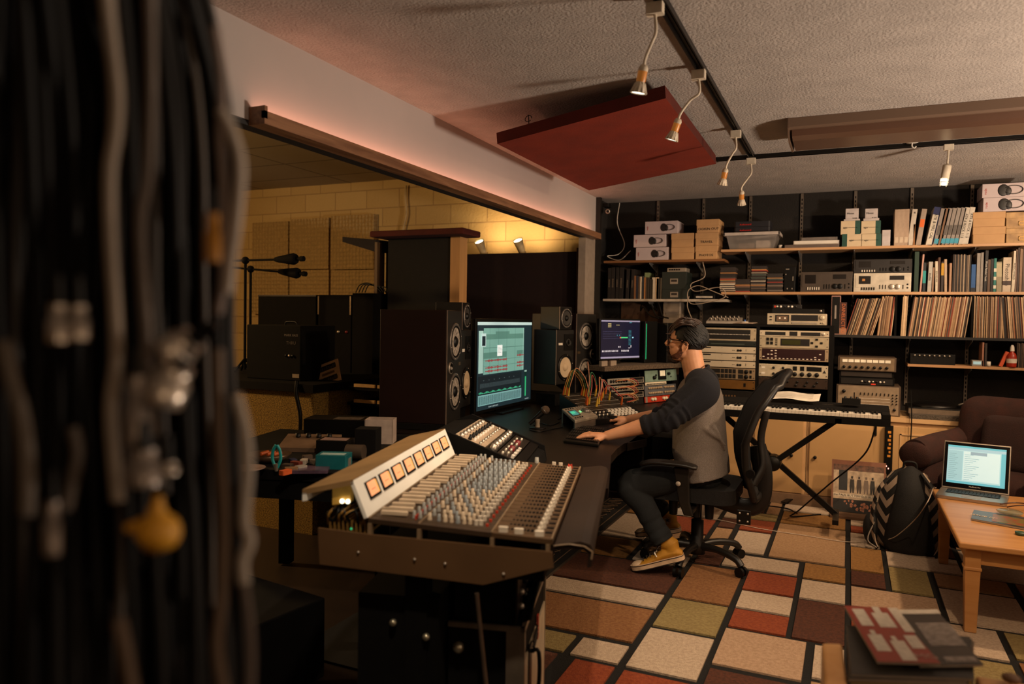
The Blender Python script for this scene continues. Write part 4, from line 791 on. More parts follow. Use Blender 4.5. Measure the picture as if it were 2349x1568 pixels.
# ---------------------------------------------------------------- keyboard on X stand
kb = thing('stage_piano', 'long black stage piano on an X stand behind the office chair', 'keyboard', (-.42, 5.02, .735), 0)
KW = 1.32
q = MB(); q.add([(-KW/2, 0, 0), (KW/2, 0, 0), (KW/2, .33, 0), (-KW/2, .33, 0), (-KW/2, 0, .045), (KW/2, 0, .045), (KW/2, .13, .055), (-KW/2, .13, .055), (-KW/2, .16, .085), (KW/2, .16, .085), (KW/2, .33, .10), (-KW/2, .33, .10)],
   [(3, 2, 1, 0), (0, 1, 5, 4), (4, 5, 6, 7), (7, 6, 9, 8), (8, 9, 10, 11), (2, 3, 11, 10), (1, 2, 10, 9), (1, 9, 6, 5), (0, 4, 7, 8), (0, 8, 11, 3)]); q.build('casing', BLKM, kb)
kw = (KW-.1)/52
ivory = mat('ivory_key', '#d6cdbf', .35, var=.02)
KX = -KW/2+.05
for k in range(52): MB().bx((KX+k*kw, .008, .046), (KX+k*kw+kw-.0012, .145, .066)).build('white_key', ivory, kb)
for k in range(51):
    if k % 7 in (2, 6): continue
    MB().bx((KX+(k+1)*kw-.006, .055, .066), (KX+(k+1)*kw+.005, .148, .078)).build('black_key', BLK, kb)
for sx in (-1, 1): MB().bx((sx*KW/2-sx*.048, .002, .045), (sx*KW/2, .16, .075)).build('end_block', BLKM, kb, .003)
textm('stage piano', .015, mat('dim_letter', '#4a4038', .5), kb, T4(.3, .24, .0935) @ R4(.09, 'X'))
ss = thing('keyboard_stand', 'black folding X keyboard stand under the stage piano', 'stand', (-.435, 5.18, .0165))
def bar(a, b, r=.014): return MB().tube([a, b], r, 8, m=BLKS)
for yy, s in ((-.055, 1), (.055, -1)):
    q = MB(); q.box((0, 0, 0), (.035, .03, 1.0), M=T4(0, yy, .42) @ R4(s*.88, 'Y')); q.build('cross_bar', BLK, ss)
    for e in (-1, 1):
        p = Vector((s*e*.5*math.sin(.88), yy, .42+e*.5*math.cos(.88)))
        MB().bx((p.x-.018, -.16, max(0, p.z-.018)), (p.x+.018, .16, max(0, p.z-.018)+.03)).build('support_rail' if e > 0 else 'foot_rail', BLK, ss)
MB().lathe([(0, -.10), (.045, -.10), (.05, -.09), (.05, .02), (0, .02)], 20, M=R4(PI/2, 'X') @ T4(0, .40, 0) if 0 else Matrix(((1, 0, 0, 0), (0, 0, 1, 0), (0, 1, 0, .42), (0, 0, 0, 1)))).build('hub', BLK, ss)
t = thing('sheet_paper', 'printed sheet lying on the stage piano', 'paper', (.5*(X(1782, 905, 5.3)[0]+X(1864, 905, 5.3)[0]), 5.265, .842)); 
q = MB(); N = 8; vs = [(-.16+.32*i/N, -.06+.12*j, .012*math.sin(i/N*4)**2+.004) for j in (0, 1) for i in range(N+1)]; q.add(vs, [(i, i+1, N+2+i, N+1+i) for i in range(N)], None, True); o = q.build('sheet', mat('white_paper', '#cfc6b8', .8), t); o.rotation_euler = (.32, 0, -.06); o.location = (0, 0, .02)
q = MB(); [q.bx((-.13, -.045+.012*k, .0165), (.12, -.043+.012*k, .017)) for k in range(8)]; o2 = q.build('printed_lines', mat('grey_ink', '#8a8177', .8), o); o2['kind'] = 'stuff'
t = thing('effects_pedal', 'small black pedal boxes at the right end of the stage piano top', 'pedal', (.02, 5.23, .838)); MB().rbox((0, 0, .022), (.11, .07, .036), .006).build('body', BLK, t); [MB().lathe([(.008, .04), (.007, .052), (0, .052)], 10, M=T4(-.035+k*.035, 0, 0)).build('knob', BLKS, t) for k in range(3)]
tag(MB().lathe([(0, 0), (.036, 0), (.006, .13), (0, .132)], 4, M=T4(.055, 5.93, CT+.001)).build('metronome', mat('metronome_wood', '#7d5a3c', .5), bevel=.001), 'wooden pyramid metronome between the rack and the mixers', 'metronome')
# power strip hanging on the cabinet
p = at(2038, 1030, y=CF-.03); t = thing('power_strip', 'black power strip with orange lights hanging on the cabinet', 'power strip', (p.x, CF-.045, p.z-.17)); MB().rbox((0, 0, .17), (.052, .04, .34), .006, m=BLK).build('housing', None, t)
for k in range(7): panelq(t, -.008+(k % 2)*.008, .012, .12+k*.028, .12+k*.028+.016, mat('orange_light', '#b06a20', .4, emit=.35), 'switch_light', .002, y=-.02)
panelq(t, -.015, -.008, .05, .06, mat('pink_led', '#ff9a8a', .4, emit=3), 'status_light', .002, y=-.02); panelq(t, -.002, .005, .035, .045, mat('pink_led', '#ff9a8a', .4, emit=3), 'status_light', .002, y=-.02)
tag(MB().tube(catmull([(p.x, CF-.05, p.z-.172), (p.x+.01, CF-.07, .15), (p.x+.05, CF-.06, .03), (p.x+.06, 5.8, .02)], 6), .005, 6).build('black_cable', BLK), 'black cord hanging from the power strip to the floor', 'cord')
tag(MB().tube(catmull([(.16, 5.0, .735), (.10, 5.05, .55), (-.10, 5.15, .32), (-.28, 5.3, .1), (-.33, 5.4, .03), (-.15, 5.6, .02)], 8), .005, 6).build('black_cable', BLK), 'black cord running down from the piano to the floor', 'cord')
tag(MB().tube(catmull([(.40, 5.87, .9), (.41, 5.86, .68), (.405, 5.862, .4), (.41, 5.862, .3)], 6), .004, 6).build('black_cable', BLK), 'thin black cord hanging down the cabinet beside the armchair', 'cord')
tag(MB().tube(catmull([(-1.2, 5.75, .02), (-.9, 5.7, .02), (-.6, 5.66, .025), (-.38, 5.62, .03), (-.3, 5.5, .03)], 6), .005, 6).build('black_cable', BLK), 'black cord lying on the floor behind the sustain pedal', 'cord')
p = at(1818, 1150, z=.02); t = thing('sustain_pedal', 'black sustain pedal on the rug under the piano', 'pedal', (p.x, p.y, .017), -.95+.5); MB().rbox((0, .05, .02), (.085, .12, .04), .01, m=BLK).build('housing', None, t); MB().box((0, -.065, .024), (.04, .13, .008), BLKS, r=R4(.12, 'X')).build('foot_plate', None, t)
t = thing('wall_adaptor', 'small dark latch plate on the cabinet above the record sleeves', 'latch', (at(2008, 995, y=CF).x, CF-.016, .57)); MB().rbox((0, 0, .03), (.016, .02, .07), .004, m=BLK).build('body', None, t)
# ---------------------------------------------------------------- armchair, bag, table and what lies on it
vel = mat('rust_velour', '#2f1109', .9, var=.25, vs=14, bump=.4, bs=200)
ac = thing('armchair', 'rust red upholstered armchair against the cabinets, behind the laptop', 'armchair', (.89, 5.41, .0165), -.5)
def cush(name, c, d, r=.06, R=None):
    o = MB().box((0, 0, 0), d).build(name, vel, ac, r, 5); o.location = c
    if R: o.rotation_euler = R
    for p in o.data.polygons: p.use_smooth = True
    return o
cush('seat_base', (0, 0, .17), (.80, .72, .26), .04); cush('seat_cushion', (0, -.06, .37), (.50, .62, .17), .07)
for s in (-1, 1):
    o = MB().tube(catmull([(s*.35, -.40, .53), (s*.355, -.1, .545), (s*.34, .2, .56), (s*.31, .30, .60)], 5), [(.10, .085)]*16, 18, m=vel); o.ball((s*.35, -.40, .53), (.10, .035, .085), 18, 8); o.build('armrest', vel, ac)
    cush('arm_panel', (s*.36, -.05, .36), (.14, .68, .34), .05)
bk_ = cush('backrest', (0, .27, .60), (.74, .26, .56), .125, (-.16, 0, 0))
pl = MB().box((0, 0, 0), (.42, .14, .36)).build('loose_cushion', mat('dark_rust_velour', '#250c07', .9, bump=.4, bs=200), ac, .06, 4); pl.location = (.05, .08, .60); pl.rotation_euler = (-.25, 0, 0)
for p in pl.data.polygons: p.use_smooth = True
# backpack
def chevmat():
    m = bpy.data.materials.new('chevron_fabric'); m.use_nodes = True; N = m.node_tree.nodes; L = m.node_tree.links; b = N['Principled BSDF']; b.inputs['Roughness'].default_value = .85
    tc = N.new('ShaderNodeTexCoord'); sp = N.new('ShaderNodeSeparateXYZ'); L.new(tc.outputs['Object'], sp.inputs[0])
    pp = N.new('ShaderNodeMath'); pp.operation = 'PINGPONG'; pp.inputs[1].default_value = .11; L.new(sp.outputs[0], pp.inputs[0])
    ad = N.new('ShaderNodeMath'); ad.operation = 'MULTIPLY_ADD'; ad.inputs[1].default_value = 1.25; L.new(pp.outputs[0], ad.inputs[0]); L.new(sp.outputs[2], ad.inputs[2])
    p2 = N.new('ShaderNodeMath'); p2.operation = 'PINGPONG'; p2.inputs[1].default_value = .045; L.new(ad.outputs[0], p2.inputs[0])
    gt = N.new('ShaderNodeMath'); gt.operation = 'GREATER_THAN'; gt.inputs[1].default_value = .024; L.new(p2.outputs[0], gt.inputs[0])
    mx = N.new('ShaderNodeMix'); mx.data_type = 'RGBA'; mx.inputs[6].default_value = srgb('#0d0b0a'); mx.inputs[7].default_value = srgb('#9a8775'); L.new(gt.outputs[0], mx.inputs[0]); L.new(mx.outputs[2], b.inputs['Base Color']); return m
bp_ = thing('backpack', 'black backpack with cream chevron sides standing before the armchair', 'backpack', (.345, 5.00, .017), -.1)
chv = chevmat(); nyl = mat('black_nylon', '#0c0b0b', .8, bump=.2, bs=200)
q = MB(); q.tube([(0, 0, 0), (0, -.0, .04), (0, 0, .2), (0, .01, .36), (0, .02, .45), (0, .03, .485)], [(.135, .085), (.175, .12), (.172, .125), (.145, .11), (.095, .075), (.03, .03)], 24, up=(1, 0, 0)); q.build('patterned_body', chv, bp_)
q = MB(); q.tube([(0.01, -.05, -.00), (0.01, -.065, .04), (.01, -.062, .2), (.01, -.05, .34), (.01, -.02, .455), (.01, .0, .492)], [(.125, .07), (.138, .09), (.12, .09), (.09, .085), (.07, .06), (.02, .02)], 20, up=(1, 0, 0)); q.build('front_panel', nyl, bp_)
for s in (-1, 1):
    q = MB(); q.tube(catmull([(s*.07, -.06, .47), (s*.15, -.11, .36), (s*.185, -.11, .2), (s*.17, -.10, .06), (s*.15, -.13, .01)], 5), [(.006, .02)]*21, 8); q.build('strap', chv, bp_)
MB().tube(catmull([(-.03, 0, .485), (-.02, -.01, .52), (.03, -.01, .52), (.04, 0, .485)], 5), .007, 8).build('carry_handle', nyl, bp_)
q = MB(); q.tube(catmull([(-.17, -.11, .16), (-.20, -.15, .06), (-.15, -.16, -.0+.02)], 5), .004, 6); q.build('buckle_cord', mat('grey_cord', '#7c7268', .6), bp_)
q = MB(); q.ball((-.19, -.02, .10), (.05, .06, .10), 14, 8); q.build('side_pocket', nyl, bp_)
# record sleeves leaning on the cabinet
sl = thing('record_sleeve', 'plastic wrapped record sleeve with band lettering leaning on the cabinet', 'record sleeve', (.085, 5.70, .035), (-.16, 0, .04))
cw, ch = .345, .36
MB().bx((-cw/2, 0, 0), (cw/2, .012, ch)).build('card_sleeve', mat('sleeve_edge', '#7b4a30', .5), sl)
f = lambda a, b, c, d, m, n, y=-.0008, dd=.0008: MB().bx((a, y-dd, b), (c, y, d)).build(n, m, sl)
f(-cw/2+.012, .09, cw/2-.012, ch-.03, mat('sleeve_cream', '#b09a80', .6, var=.3, vs=25), 'printed_ground', 0); f(-cw/2+.012, .105, cw/2-.012, .127, mat('sleeve_band', '#d4c4ac', .6), 'title_band', -.001)
f(-cw/2+.012, .0, cw/2-.012, .09, mat('sleeve_black', '#0f0c0b', .4), 'black_ground', 0); f(-cw/2+.012, ch-.07, cw/2-.012, ch-.03, mat('sleeve_brown', '#5b3a28', .6, var=.6, vs=40), 'arched_border', -.001); f(-.125, .15, -.07, .29, mat('sleeve_door', '#12151a', .5), 'dark_doorway', -.001)
textm('the PAUL BUTTERFIELD BLUES ban', .0215, INK, sl, facem(0, .116, -.0022), width=.98)
for k, (x, c) in enumerate(((-.04, '#1d1713'), (.005, '#3a2a20'), (.05, '#6d5c50'), (.09, '#16130f'))):
    q = MB(); M = facem(x, .19, -.0018); q.add([(-.012, .04, 0), (.012, .04, 0), (.016, -.01, 0), (.012, -.055, 0), (.004, -.055, 0), (0, -.015, 0), (-.004, -.055, 0), (-.012, -.055, 0), (-.016, -.01, 0), (-.006, .062, 0), (.006, .062, 0), (.006, .045, 0), (-.006, .045, 0)], [(8, 2, 1, 0), (8, 7, 6, 5), (8, 5, 2), (5, 4, 3, 2), (12, 11, 10, 9)][::1], spine(c), M=M); q.build('printed_figure', None, sl)
q = MB()
for k in range(26):
    x, z, r = rnd.uniform(-.11, .12), rnd.uniform(.015, .08), rnd.uniform(.006, .014); q.add([(x+r*rnd.uniform(.5, 1.3)*math.cos(a), -.0025, z+r*math.sin(a)) for a in (0, 1.2, 2.4, 3.6, 4.9)], [(4, 3, 2, 1, 0)])
tag(q.build('orange_blotches', mat('blotch_orange', '#a86a4c', .5, var=.4, vs=60), sl), kind='stuff')
q = MB().bx((-cw/2-.002, -.0035, -.0), (cw/2+.002, -.0028, ch+.002)).build('plastic_wrap', mat('clear_wrap', '#ffffff', .12, alpha=.012), sl)
tag(MB().bx((-.09, 5.56, .016), (.27, 5.72, .033)).build('cardboard_tray', mat('brown_card', '#5f432c', .8)), 'flat brown cardboard tray under the record sleeve', 'tray')
# coffee table
tm = wood('orange_pine', '#a87440', '#bd8b56', 0, 1.6, .35)
TZ = .42; x0_, x1_, y0_, y1_ = .455, 1.25, 3.70, 4.86
tb = thing('coffee_table', 'orange pine coffee table holding the open laptop', 'table', (x0_, y0_, 0))
MB().bx((0, 0, TZ-.028), (x1_-x0_, y1_-y0_, TZ)).build('tabletop', tm, tb, .008, 3)
def tl(x, y):
    q = MB(); q.add([(x-.03, y-.03, TZ-.03), (x+.03, y-.03, TZ-.03), (x+.03, y+.03, TZ-.03), (x-.03, y+.03, TZ-.03), (x-.03, y-.03, TZ-.12), (x+.03, y-.03, TZ-.12), (x+.03, y+.03, TZ-.12), (x-.03, y+.03, TZ-.12), (x-.023, y-.023, .017), (x+.023, y-.023, .017), (x+.023, y+.023, .017), (x-.023, y+.023, .017)],
        [(0, 1, 2, 3), (0, 4, 5, 1), (1, 5, 6, 2), (2, 6, 7, 3), (3, 7, 4, 0), (4, 8, 9, 5), (5, 9, 10, 6), (6, 10, 11, 7), (7, 11, 8, 4), (8, 11, 10, 9)]); q.bx((x-.034, y-.034, TZ-.128), (x+.034, y+.034, TZ-.114)); return q.build('leg', tm, tb, .003)
W_, D_ = x1_-x0_, y1_-y0_
for x in (.06, W_-.06):
    for y in (.07, D_-.07): tl(x, y)
for a, b in (((.09, .05), (W_-.09, .07)), ((.09, D_-.07), (W_-.09, D_-.05)), ((.04, .10), (.06, D_-.10)), ((W_-.06, .10), (W_-.04, D_-.10))): MB().bx((a[0], a[1], TZ-.10), (b[0], b[1], TZ-.029)).build('apron', tm, tb)
# laptop
A = at(2146, 1134, z=TZ+.016); B = at(2309, 1156, z=TZ+.016); ang = math.atan2(B.y-A.y, B.x-A.x); LW = min(.40, (B-A).length)
lp = thing('laptop', 'open silver laptop with a bright pale blue screen on the coffee table', 'laptop', (A.x, A.y, TZ+.001), ang)
LD = .25
MB().rbox((LW/2, LD/2, .009), (LW, LD, .016), .014, m=ALU).build('base', None, lp)
MB().bx((.035, .10, .0172), (LW-.035, LD-.035, .0182)).build('keyboard_well', BLK, lp)
q = MB(); kx = (LW-.08)/14
for r in range(5):
    for k in range(14): q.bx((.04+k*kx+.002, .104+r*.022, .0182), (.04+(k+1)*kx-.002, .104+r*.022+.018, .0205))
q.build('keys', mat('key_black', '#1d1b1a', .5), lp); MB().bx((LW*.36, .02, .0172), (LW*.64, .088, .0178)).build('trackpad', mat('trackpad_grey', '#8f867d', .4, .3), lp)
ld = thing('l', None, None); C.objects.unlink(ld)
SH = .265
M = T4(0, LD-.008, .018) @ R4(-.27, 'X')   # lid plane: x right, z up
def lid(a, b, m, name, par=None): o = MB().bx(a, b, m, M).build(name, None, par or lp); return o
ldo = MB().rbox((LW/2, .0, SH/2), (LW, .012, SH), .004, m=ALU, M=M).build('lid', None, lp)
lid((.006, -.0075, .006), (LW-.006, -.006, SH-.006), mat('bezel_gloss', '#0b0a0a', .12), 'bezel', ldo)
def scr(name, c, e=1.0): return mat(name, c, .3, var=.01, emit=e)
sx0, sx1, sz0, sz1 = .022, LW-.022, .03, SH-.022
o_ = lid((sx0, -.0085, sz0), (sx1, -.0078, sz1), scr('screen_sky', '#5aa7b8', .75), 'screen', ldo)
for (a, b, c, d, col, nm) in ((.0, .06, .92, .90, '#9dc3cb', 'finder_window'), (.0, .88, 1.0, .95, '#8fb4c2', 'menu_bar'), (.28, .10, .90, .86, '#b5d2d6', 'list_pane'), (.40, .78, .68, .86, '#7f9aa8', 'dialog_box'), (0, .08, .27, .86, '#8bb5bf', 'side_pane')):
    lid((lerp(sx0, sx1, a), -.0088-.0002*hash(nm+'a') % 0.0001 if 0 else -.0089, lerp(sz0, sz1, b)), (lerp(sx0, sx1, c), -.0085, lerp(sz0, sz1, d)), scr('screen_'+nm, col, .75), nm, o_).location.y = -.0002*(1+['finder_window', 'menu_bar', 'list_pane', 'dialog_box', 'side_pane'].index(nm))
q = MB()
for k in range(14): q.bx((lerp(sx0, sx1, .03), -.0102, lerp(sz0, sz1, .12+k*.05)), (lerp(sx0, sx1, .03+.1+.08*((k*7) % 3)/3), -.0099, lerp(sz0, sz1, .13+k*.05)), None, M); q.bx((lerp(sx0, sx1, .30), -.0102, lerp(sz0, sz1, .12+k*.05)), (lerp(sx0, sx1, .4+.05*((k*5) % 4)), -.0099, lerp(sz0, sz1, .128+k*.05)), None, M)
o = q.build('file_list', scr('screen_grey_text', '#6f97a2', .6), o_); o['kind'] = 'stuff'
textm('MacBook Pro', .010, INKW, ldo, M @ Matrix(((1, 0, 0, LW/2), (0, 0, -1, -.0079), (0, 1, 0, .018), (0, 0, 0, 1))))
# magazine, sunglasses, dish on the table
def magazine(name, lab, cs, z, th, cover, par=None):
    t = thing(name, lab, 'magazine', (0, 0, 0)); q = MB(); c = [Vector((p.x, p.y, z)) for p in cs]; o = c[0]; t.location = o
    q.hexa([p-o-Vector((0, 0, th)) for p in c]+[p-o for p in c]); q.build('pages', mat('page_edges', '#9a8c7c', .8), t)
    q = MB(); q.hexa([p-o+Vector((0, 0, .0002)) for p in c]+[p-o+Vector((0, 0, .0012)) for p in c]); q.build('cover', cover, t); return t, c[1]-c[0], c[3]-c[0], o
def onpage(t, u, v, a, b, c, d, m, name, z=.0014):
    q = MB(); P_ = [u*s+v*r+Vector((0, 0, z)) for s, r in ((a, b), (c, b), (c, d), (a, d))]; q.hexa(P_+[p+Vector((0, 0, .0006)) for p in P_]); return q.build(name, m, t)
zz = TZ+.009
cs = [at(2228, 1189, z=zz), at(2365, 1214, z=zz), at(2375, 1190, z=zz), at(2234, 1169, z=zz)]
t, u, v, o = magazine('magazine', 'food magazine with red and green dish photo on the coffee table', cs, zz, .007, mat('cover_slate', '#3b3a38', .3, var=.4, vs=20))
onpage(t, u, v, .35, .1, .98, .9, mat('cover_dish', '#8c3f28', .35, var=.8, vs=25, col2='#5d6a34'), 'dish_photo'); M_ = frame_m(u*.2+v*.45+Vector((0, 0, .002)), u, v); textm('ISSUE Nº', .03, INKW, t, M_)
tag(MB().lathe([(0, 0), (.05, .0), (.058, .008), (.05, .012), (0, .012)], 24, M=T4(*(at(2316, 1176, z=zz+.003)))).build('glass_dish', mat('glass_green', '#8fa088', .1, trans=.6, alpha=.5)), 'shallow greenish glass dish standing on the magazine', 'dish')
sg = thing('sunglasses', 'brown sunglasses folded behind the laptop corner on the table', 'sunglasses', at(2330, 1158, z=TZ+.03), .5); tort = mat('tortoise', '#3a1d10', .3)
MB().tube(catmull([(-.07, .02, .0), (-.02, -.0, .012), (.03, -.01, .012), (.08, -.0, 0)], 5), .003, 6).build('temple_arm', tort, sg); MB().tube(catmull([(.0, .06, -.025), (.03, .03, -.01), (.08, .0, 0)], 5), .003, 6).build('temple_arm', tort, sg)
for s in (-1, 1): MB().tube([(.08, s*.03+.026*math.cos(a)-.03, .02*math.sin(a)-.005) for a in [k*PI/6 for k in range(13)]], .003, 6).build('lens_rim', tort, sg)
tag(MB().lathe([(.0, 0), (.022, 0), (.024, .012), (.014, .014), (.0, .012)], 18, M=T4(*(at(2342, 1226, z=TZ+.001)))).build('bottle_cap_dish', mat('green_ring', '#2f4a38', .4)), 'small dark green ring shaped dish at the near table edge', 'dish')
# white cable laptop -> floor -> adaptor
pts = [at(2147, 1118, z=TZ+.012), at(2140, 1122, z=.415), at(2128, 1150, y=4.45), at(2100, 1190, y=4.65), at(2060, 1226, y=4.78), at(2036, 1237, y=4.9), at(2010, 1241, z=.022), at(1940, 1242, z=.021), at(1850, 1228, z=.021), at(1750, 1213, z=.021), at(1680, 1198, z=.021), at(1620, 1186, z=.021), at(1575, 1178, z=.024)]
tag(MB().tube(catmull(pts, 6), .0026, 6).build('laptop_cable', mat('cable_white', '#b8a795', .5)), 'thin white cable running from the laptop over the rug to the adaptor', 'cable')
p = at(1556, 1173, z=.03); t = thing('power_adaptor', 'white square power adaptor on the rug behind the right shoe', 'adaptor', (p.x, p.y, .0165), .3); MB().rbox((0, 0, .014), (.075, .075, .026), .01, m=WHT).build('housing', None, t)
# foreground magazine rack
RZ = .66
rkw = wood('blond_wood', '#d59a5c', '#e5b074', 2, 1.4, .4)
mr = thing('magazine_rack', 'blond wooden magazine rack in the near right corner, out of focus', 'magazine rack', at(1935, 1500, z=0) if 0 else (0, 0, 0))
a = at(1885, 1472, z=.63); b = at(1933, 1474, z=.63); c_ = at(2236, 1536, z=.63); d_ = at(2420, 1566, z=.63)
dr = Vector((.05, -1, 0)).normalized()
def board(p, q_, ln, top, name, th=.02, z0=.03, rot=False):
    u = (q_-p); u.z = 0; P4 = [p, q_, q_+dr*ln, p+dr*ln]; lo = [Vector((k.x, k.y, z0)) for k in P4]; hi = [Vector((k.x, k.y, top)) for k in P4]; return MB().hexa(lo+hi).build(name, rkw, mr, .008, 3)
board(a, b, .30, .63, 'side_board'); board(c_, d_, .30, .62, 'side_board')
board(b+Vector((.002, 0, 0)), c_+Vector((-.002, 0, 0)), .02, .56, 'front_board'); board(b+dr*.26, c_+dr*.26, .02, .50, 'rear_board'); 
P4 = [b+dr*.02, c_+dr*.02, c_+dr*.26, b+dr*.26]; MB().hexa([Vector((k.x, k.y, .06)) for k in P4]+[Vector((k.x, k.y, .08)) for k in P4]).build('bottom_board', rkw, mr)
MB().lathe([(.0, .0), (.016, .0), (.018, .006), (.01, .012), (0, .012)], 16, M=T4(*(at(2320, 1560, z=.63)))).build('knob', mat('knob_brown', '#7a5a40', .5), mr)
mz = .60
for k in range(9):
    cs = [at(1945+k % 3*4, 1528+k % 2*3, z=RZ), at(2236-k % 4*6, 1538, z=RZ), at(2236-k % 3*5, 1445, z=RZ), at(1942+k % 4*3, 1418, z=RZ)]
    z1 = mz+k*.0055; cs = [Vector((p_.x, p_.y, z1)) for p_ in cs]
    col = ('#2e2a26', '#6f8a6a', '#b09a80', '#8a6a4c', '#37332f', '#a88a3a', '#5c4c3e', '#22201d', '#3a3632')[k]
    t, u, v, o = magazine('magazine', '%s magazine from the bottom of the near pile' % ordn(k), cs, z1, .0045, spine(col)); t['group'] = 'magazines in the near pile'
cs = [at(2013, 1524, z=RZ), at(2157, 1528, z=RZ), at(2046, 1400, z=RZ), at(1937, 1395, z=RZ)]
cd2 = [at(2110, 1526, z=RZ-.004), at(2256, 1524, z=RZ-.004), at(2149, 1400, z=RZ-.004), at(2030, 1399, z=RZ-.004)]
t, u, v, o = magazine('magazine', 'black and grey magazine under the red one, near right corner', cd2, RZ-.004, .004, mat('cover_black', '#1e1b19', .3))
wp = mat('print_pale', '#c9bfb0', .5, var=.1, vs=60); wg = mat('print_grey', '#857b74', .6, var=.3, vs=90)
onpage(t, u, v, .38, .30, .98, .72, wg, 'printed_block'); onpage(t, u, v, .0, .9, .97, 1.0-.01, wp, 'pale_corner_bar', .0018); onpage(t, u, v, .45, .04, .95, .12, wg, 'printed_block')
t, u, v, o = magazine('magazine', 'red magazine with white bottle shapes on top of the near pile', cs, RZ+.006, .004, mat('cover_red', '#8e2f22', .3, var=.05))
for (a_, b_, c2, d2) in ((.10, .60, .32, .93), (.42, .58, .72, .86), (.50, .86, .63, .985), (.80, .50, .98, .97), (.10, .16, .34, .44), (.42, .02, .66, .34), (.72, .22, .94, .44), (.18, .44, .26, .52), (.48, .34, .56, .42)): onpage(t, u, v, a_, b_, c2, d2, wp, 'white_bottle_print')
textm('MG', .03, mat('print_pink', '#b08a80', .5), t, frame_m(u*.84+v*.09+Vector((0, 0, .002)), u, v))
# ---------------------------------------------------------------- office chair
oc = thing('office_chair', 'black office chair with a tall curved mesh back, under the man', 'chair', (-.74, 4.15, .016))
HX, HY = -.74, 4.15
cb = mat('chair_plastic', '#171412', .42, var=.15); cf = mat('chair_fabric', '#0f0d0d', .85, bump=.3, bs=220)
def cl(p): return Vector((p.x-HX, p.y-HY, p.z-.016))
for k in range(5):
    a = math.radians(-98.6+72*k); c = Vector((math.cos(a), math.sin(a), 0)); s = Vector((-c.y, c.x, 0))
    lg_ = MB().tube(catmull([c*.03+Vector((0, 0, .10)), c*.14+Vector((0, 0, .105)), c*.25+Vector((0, 0, .085)), c*.285+Vector((0, 0, .055))], 4), [(.022, .022)]*3+[(.019, .019)]*10, 10).build('leg', cb, oc)
    ca = MB()
    for e in (-1, 1): ca.cyl(c*.285+s*(e*.008)+Vector((0, 0, .026)), c*.285+s*(e*.024)+Vector((0, 0, .026)), .026, n=18)
    ca.build('castor', BLK, lg_)
MB().lathe([(0, .055), (.045, .055), (.045, .11), (.034, .13), (.034, .24), (.022, .245), (.022, .37), (0, .37)], 20).build('gas_column', cb, oc)
MB().rbox((-.02, 0, .375), (.26, .20, .05), .03, m=cb).build('mechanism', None, oc)
st = MB().rbox((-.03, .0, .425), (.50, .48, .075), .09, n=6, m=cf).build('seat', None, oc, .03, 4)
for x in (-.10, .02, .09): MB().cyl((x, -.17, .30), (x, -.17, .375), .022, .026, n=12).build('adjuster_knob', BLK, oc)
# back
BR = Matrix.Rotation(.22, 3, 'Z')
q = MB(); NU, NV = 14, 18; vs = []
for j in range(NV+1):
    t_ = j/NV; z = .42+t_*.66; x = interp([(0, .31), (.25, .26), (.45, .25), (.7, .31), (1, .45)], t_); wd = interp([(0, .16), (.12, .21), (.5, .235), (.8, .215), (.95, .16), (1, .10)], t_)
    for i in range(NU+1):
        u = -1+2*i/NU; vs.append(Vector((.25, 0, 0))+BR @ Vector((x-.25-.04*u*u, u*wd*1.05, z-(.03*u*u if t_ > .9 else 0))))
fs = [(j*(NU+1)+i, j*(NU+1)+i+1, (j+1)*(NU+1)+i+1, (j+1)*(NU+1)+i) for j in range(NV) for i in range(NU)]
q.add(vs, fs, None, True); bo = q.build('backrest', cf, oc); so = bo.modifiers.new('solid', 'SOLIDIFY'); so.thickness = .022; so.offset = 0
edge = [vs[i] for i in range(NU+1)]+[vs[j*(NU+1)+NU] for j in range(1, NV+1)]+[vs[NV*(NU+1)+i] for i in range(NU-1, -1, -1)]+[vs[j*(NU+1)] for j in range(NV-1, 0, -1)]; edge.append(edge[0])
MB().tube([Vector(p)+Vector((.006, 0, 0)) for p in edge], .019, 10).build('back_frame', cb, oc)
MB().tube(catmull([(.10, 0, .37), (.26, 0, .34), (.33, 0, .40), (.335, 0, .55), (.30, 0, .68)], 5), [(.05, .016)]*21, 10).build('back_support', cb, oc)
MB().tube(catmull([(.31, -.16, .50), (.35, -.13, .60), (.335, -.12, .74), (.36, -.13, .88)], 5), [(.022, .014)]*16, 8).build('lumbar_arm', cb, oc)
bp2 = MB().bx((.235, -.215, .30), (.305, -.20, .375)).build('hinge_plate', BLKS, oc, .004)
for dx, dz in ((.25, .318), (.29, .318), (.25, .358), (.29, .358)): MB().lathe([(.006, 0), (.005, .004), (0, .005)], 10, M=Matrix(((1, 0, 0, dx), (0, 0, -1, -.215), (0, 1, 0, dz), (0, 0, 0, 1)))).build('bolt', SILV, bp2)
MB().cyl((.30, -.22, .57), (.30, -.25, .57), .022, n=14).build('tilt_knob', BLK, oc)
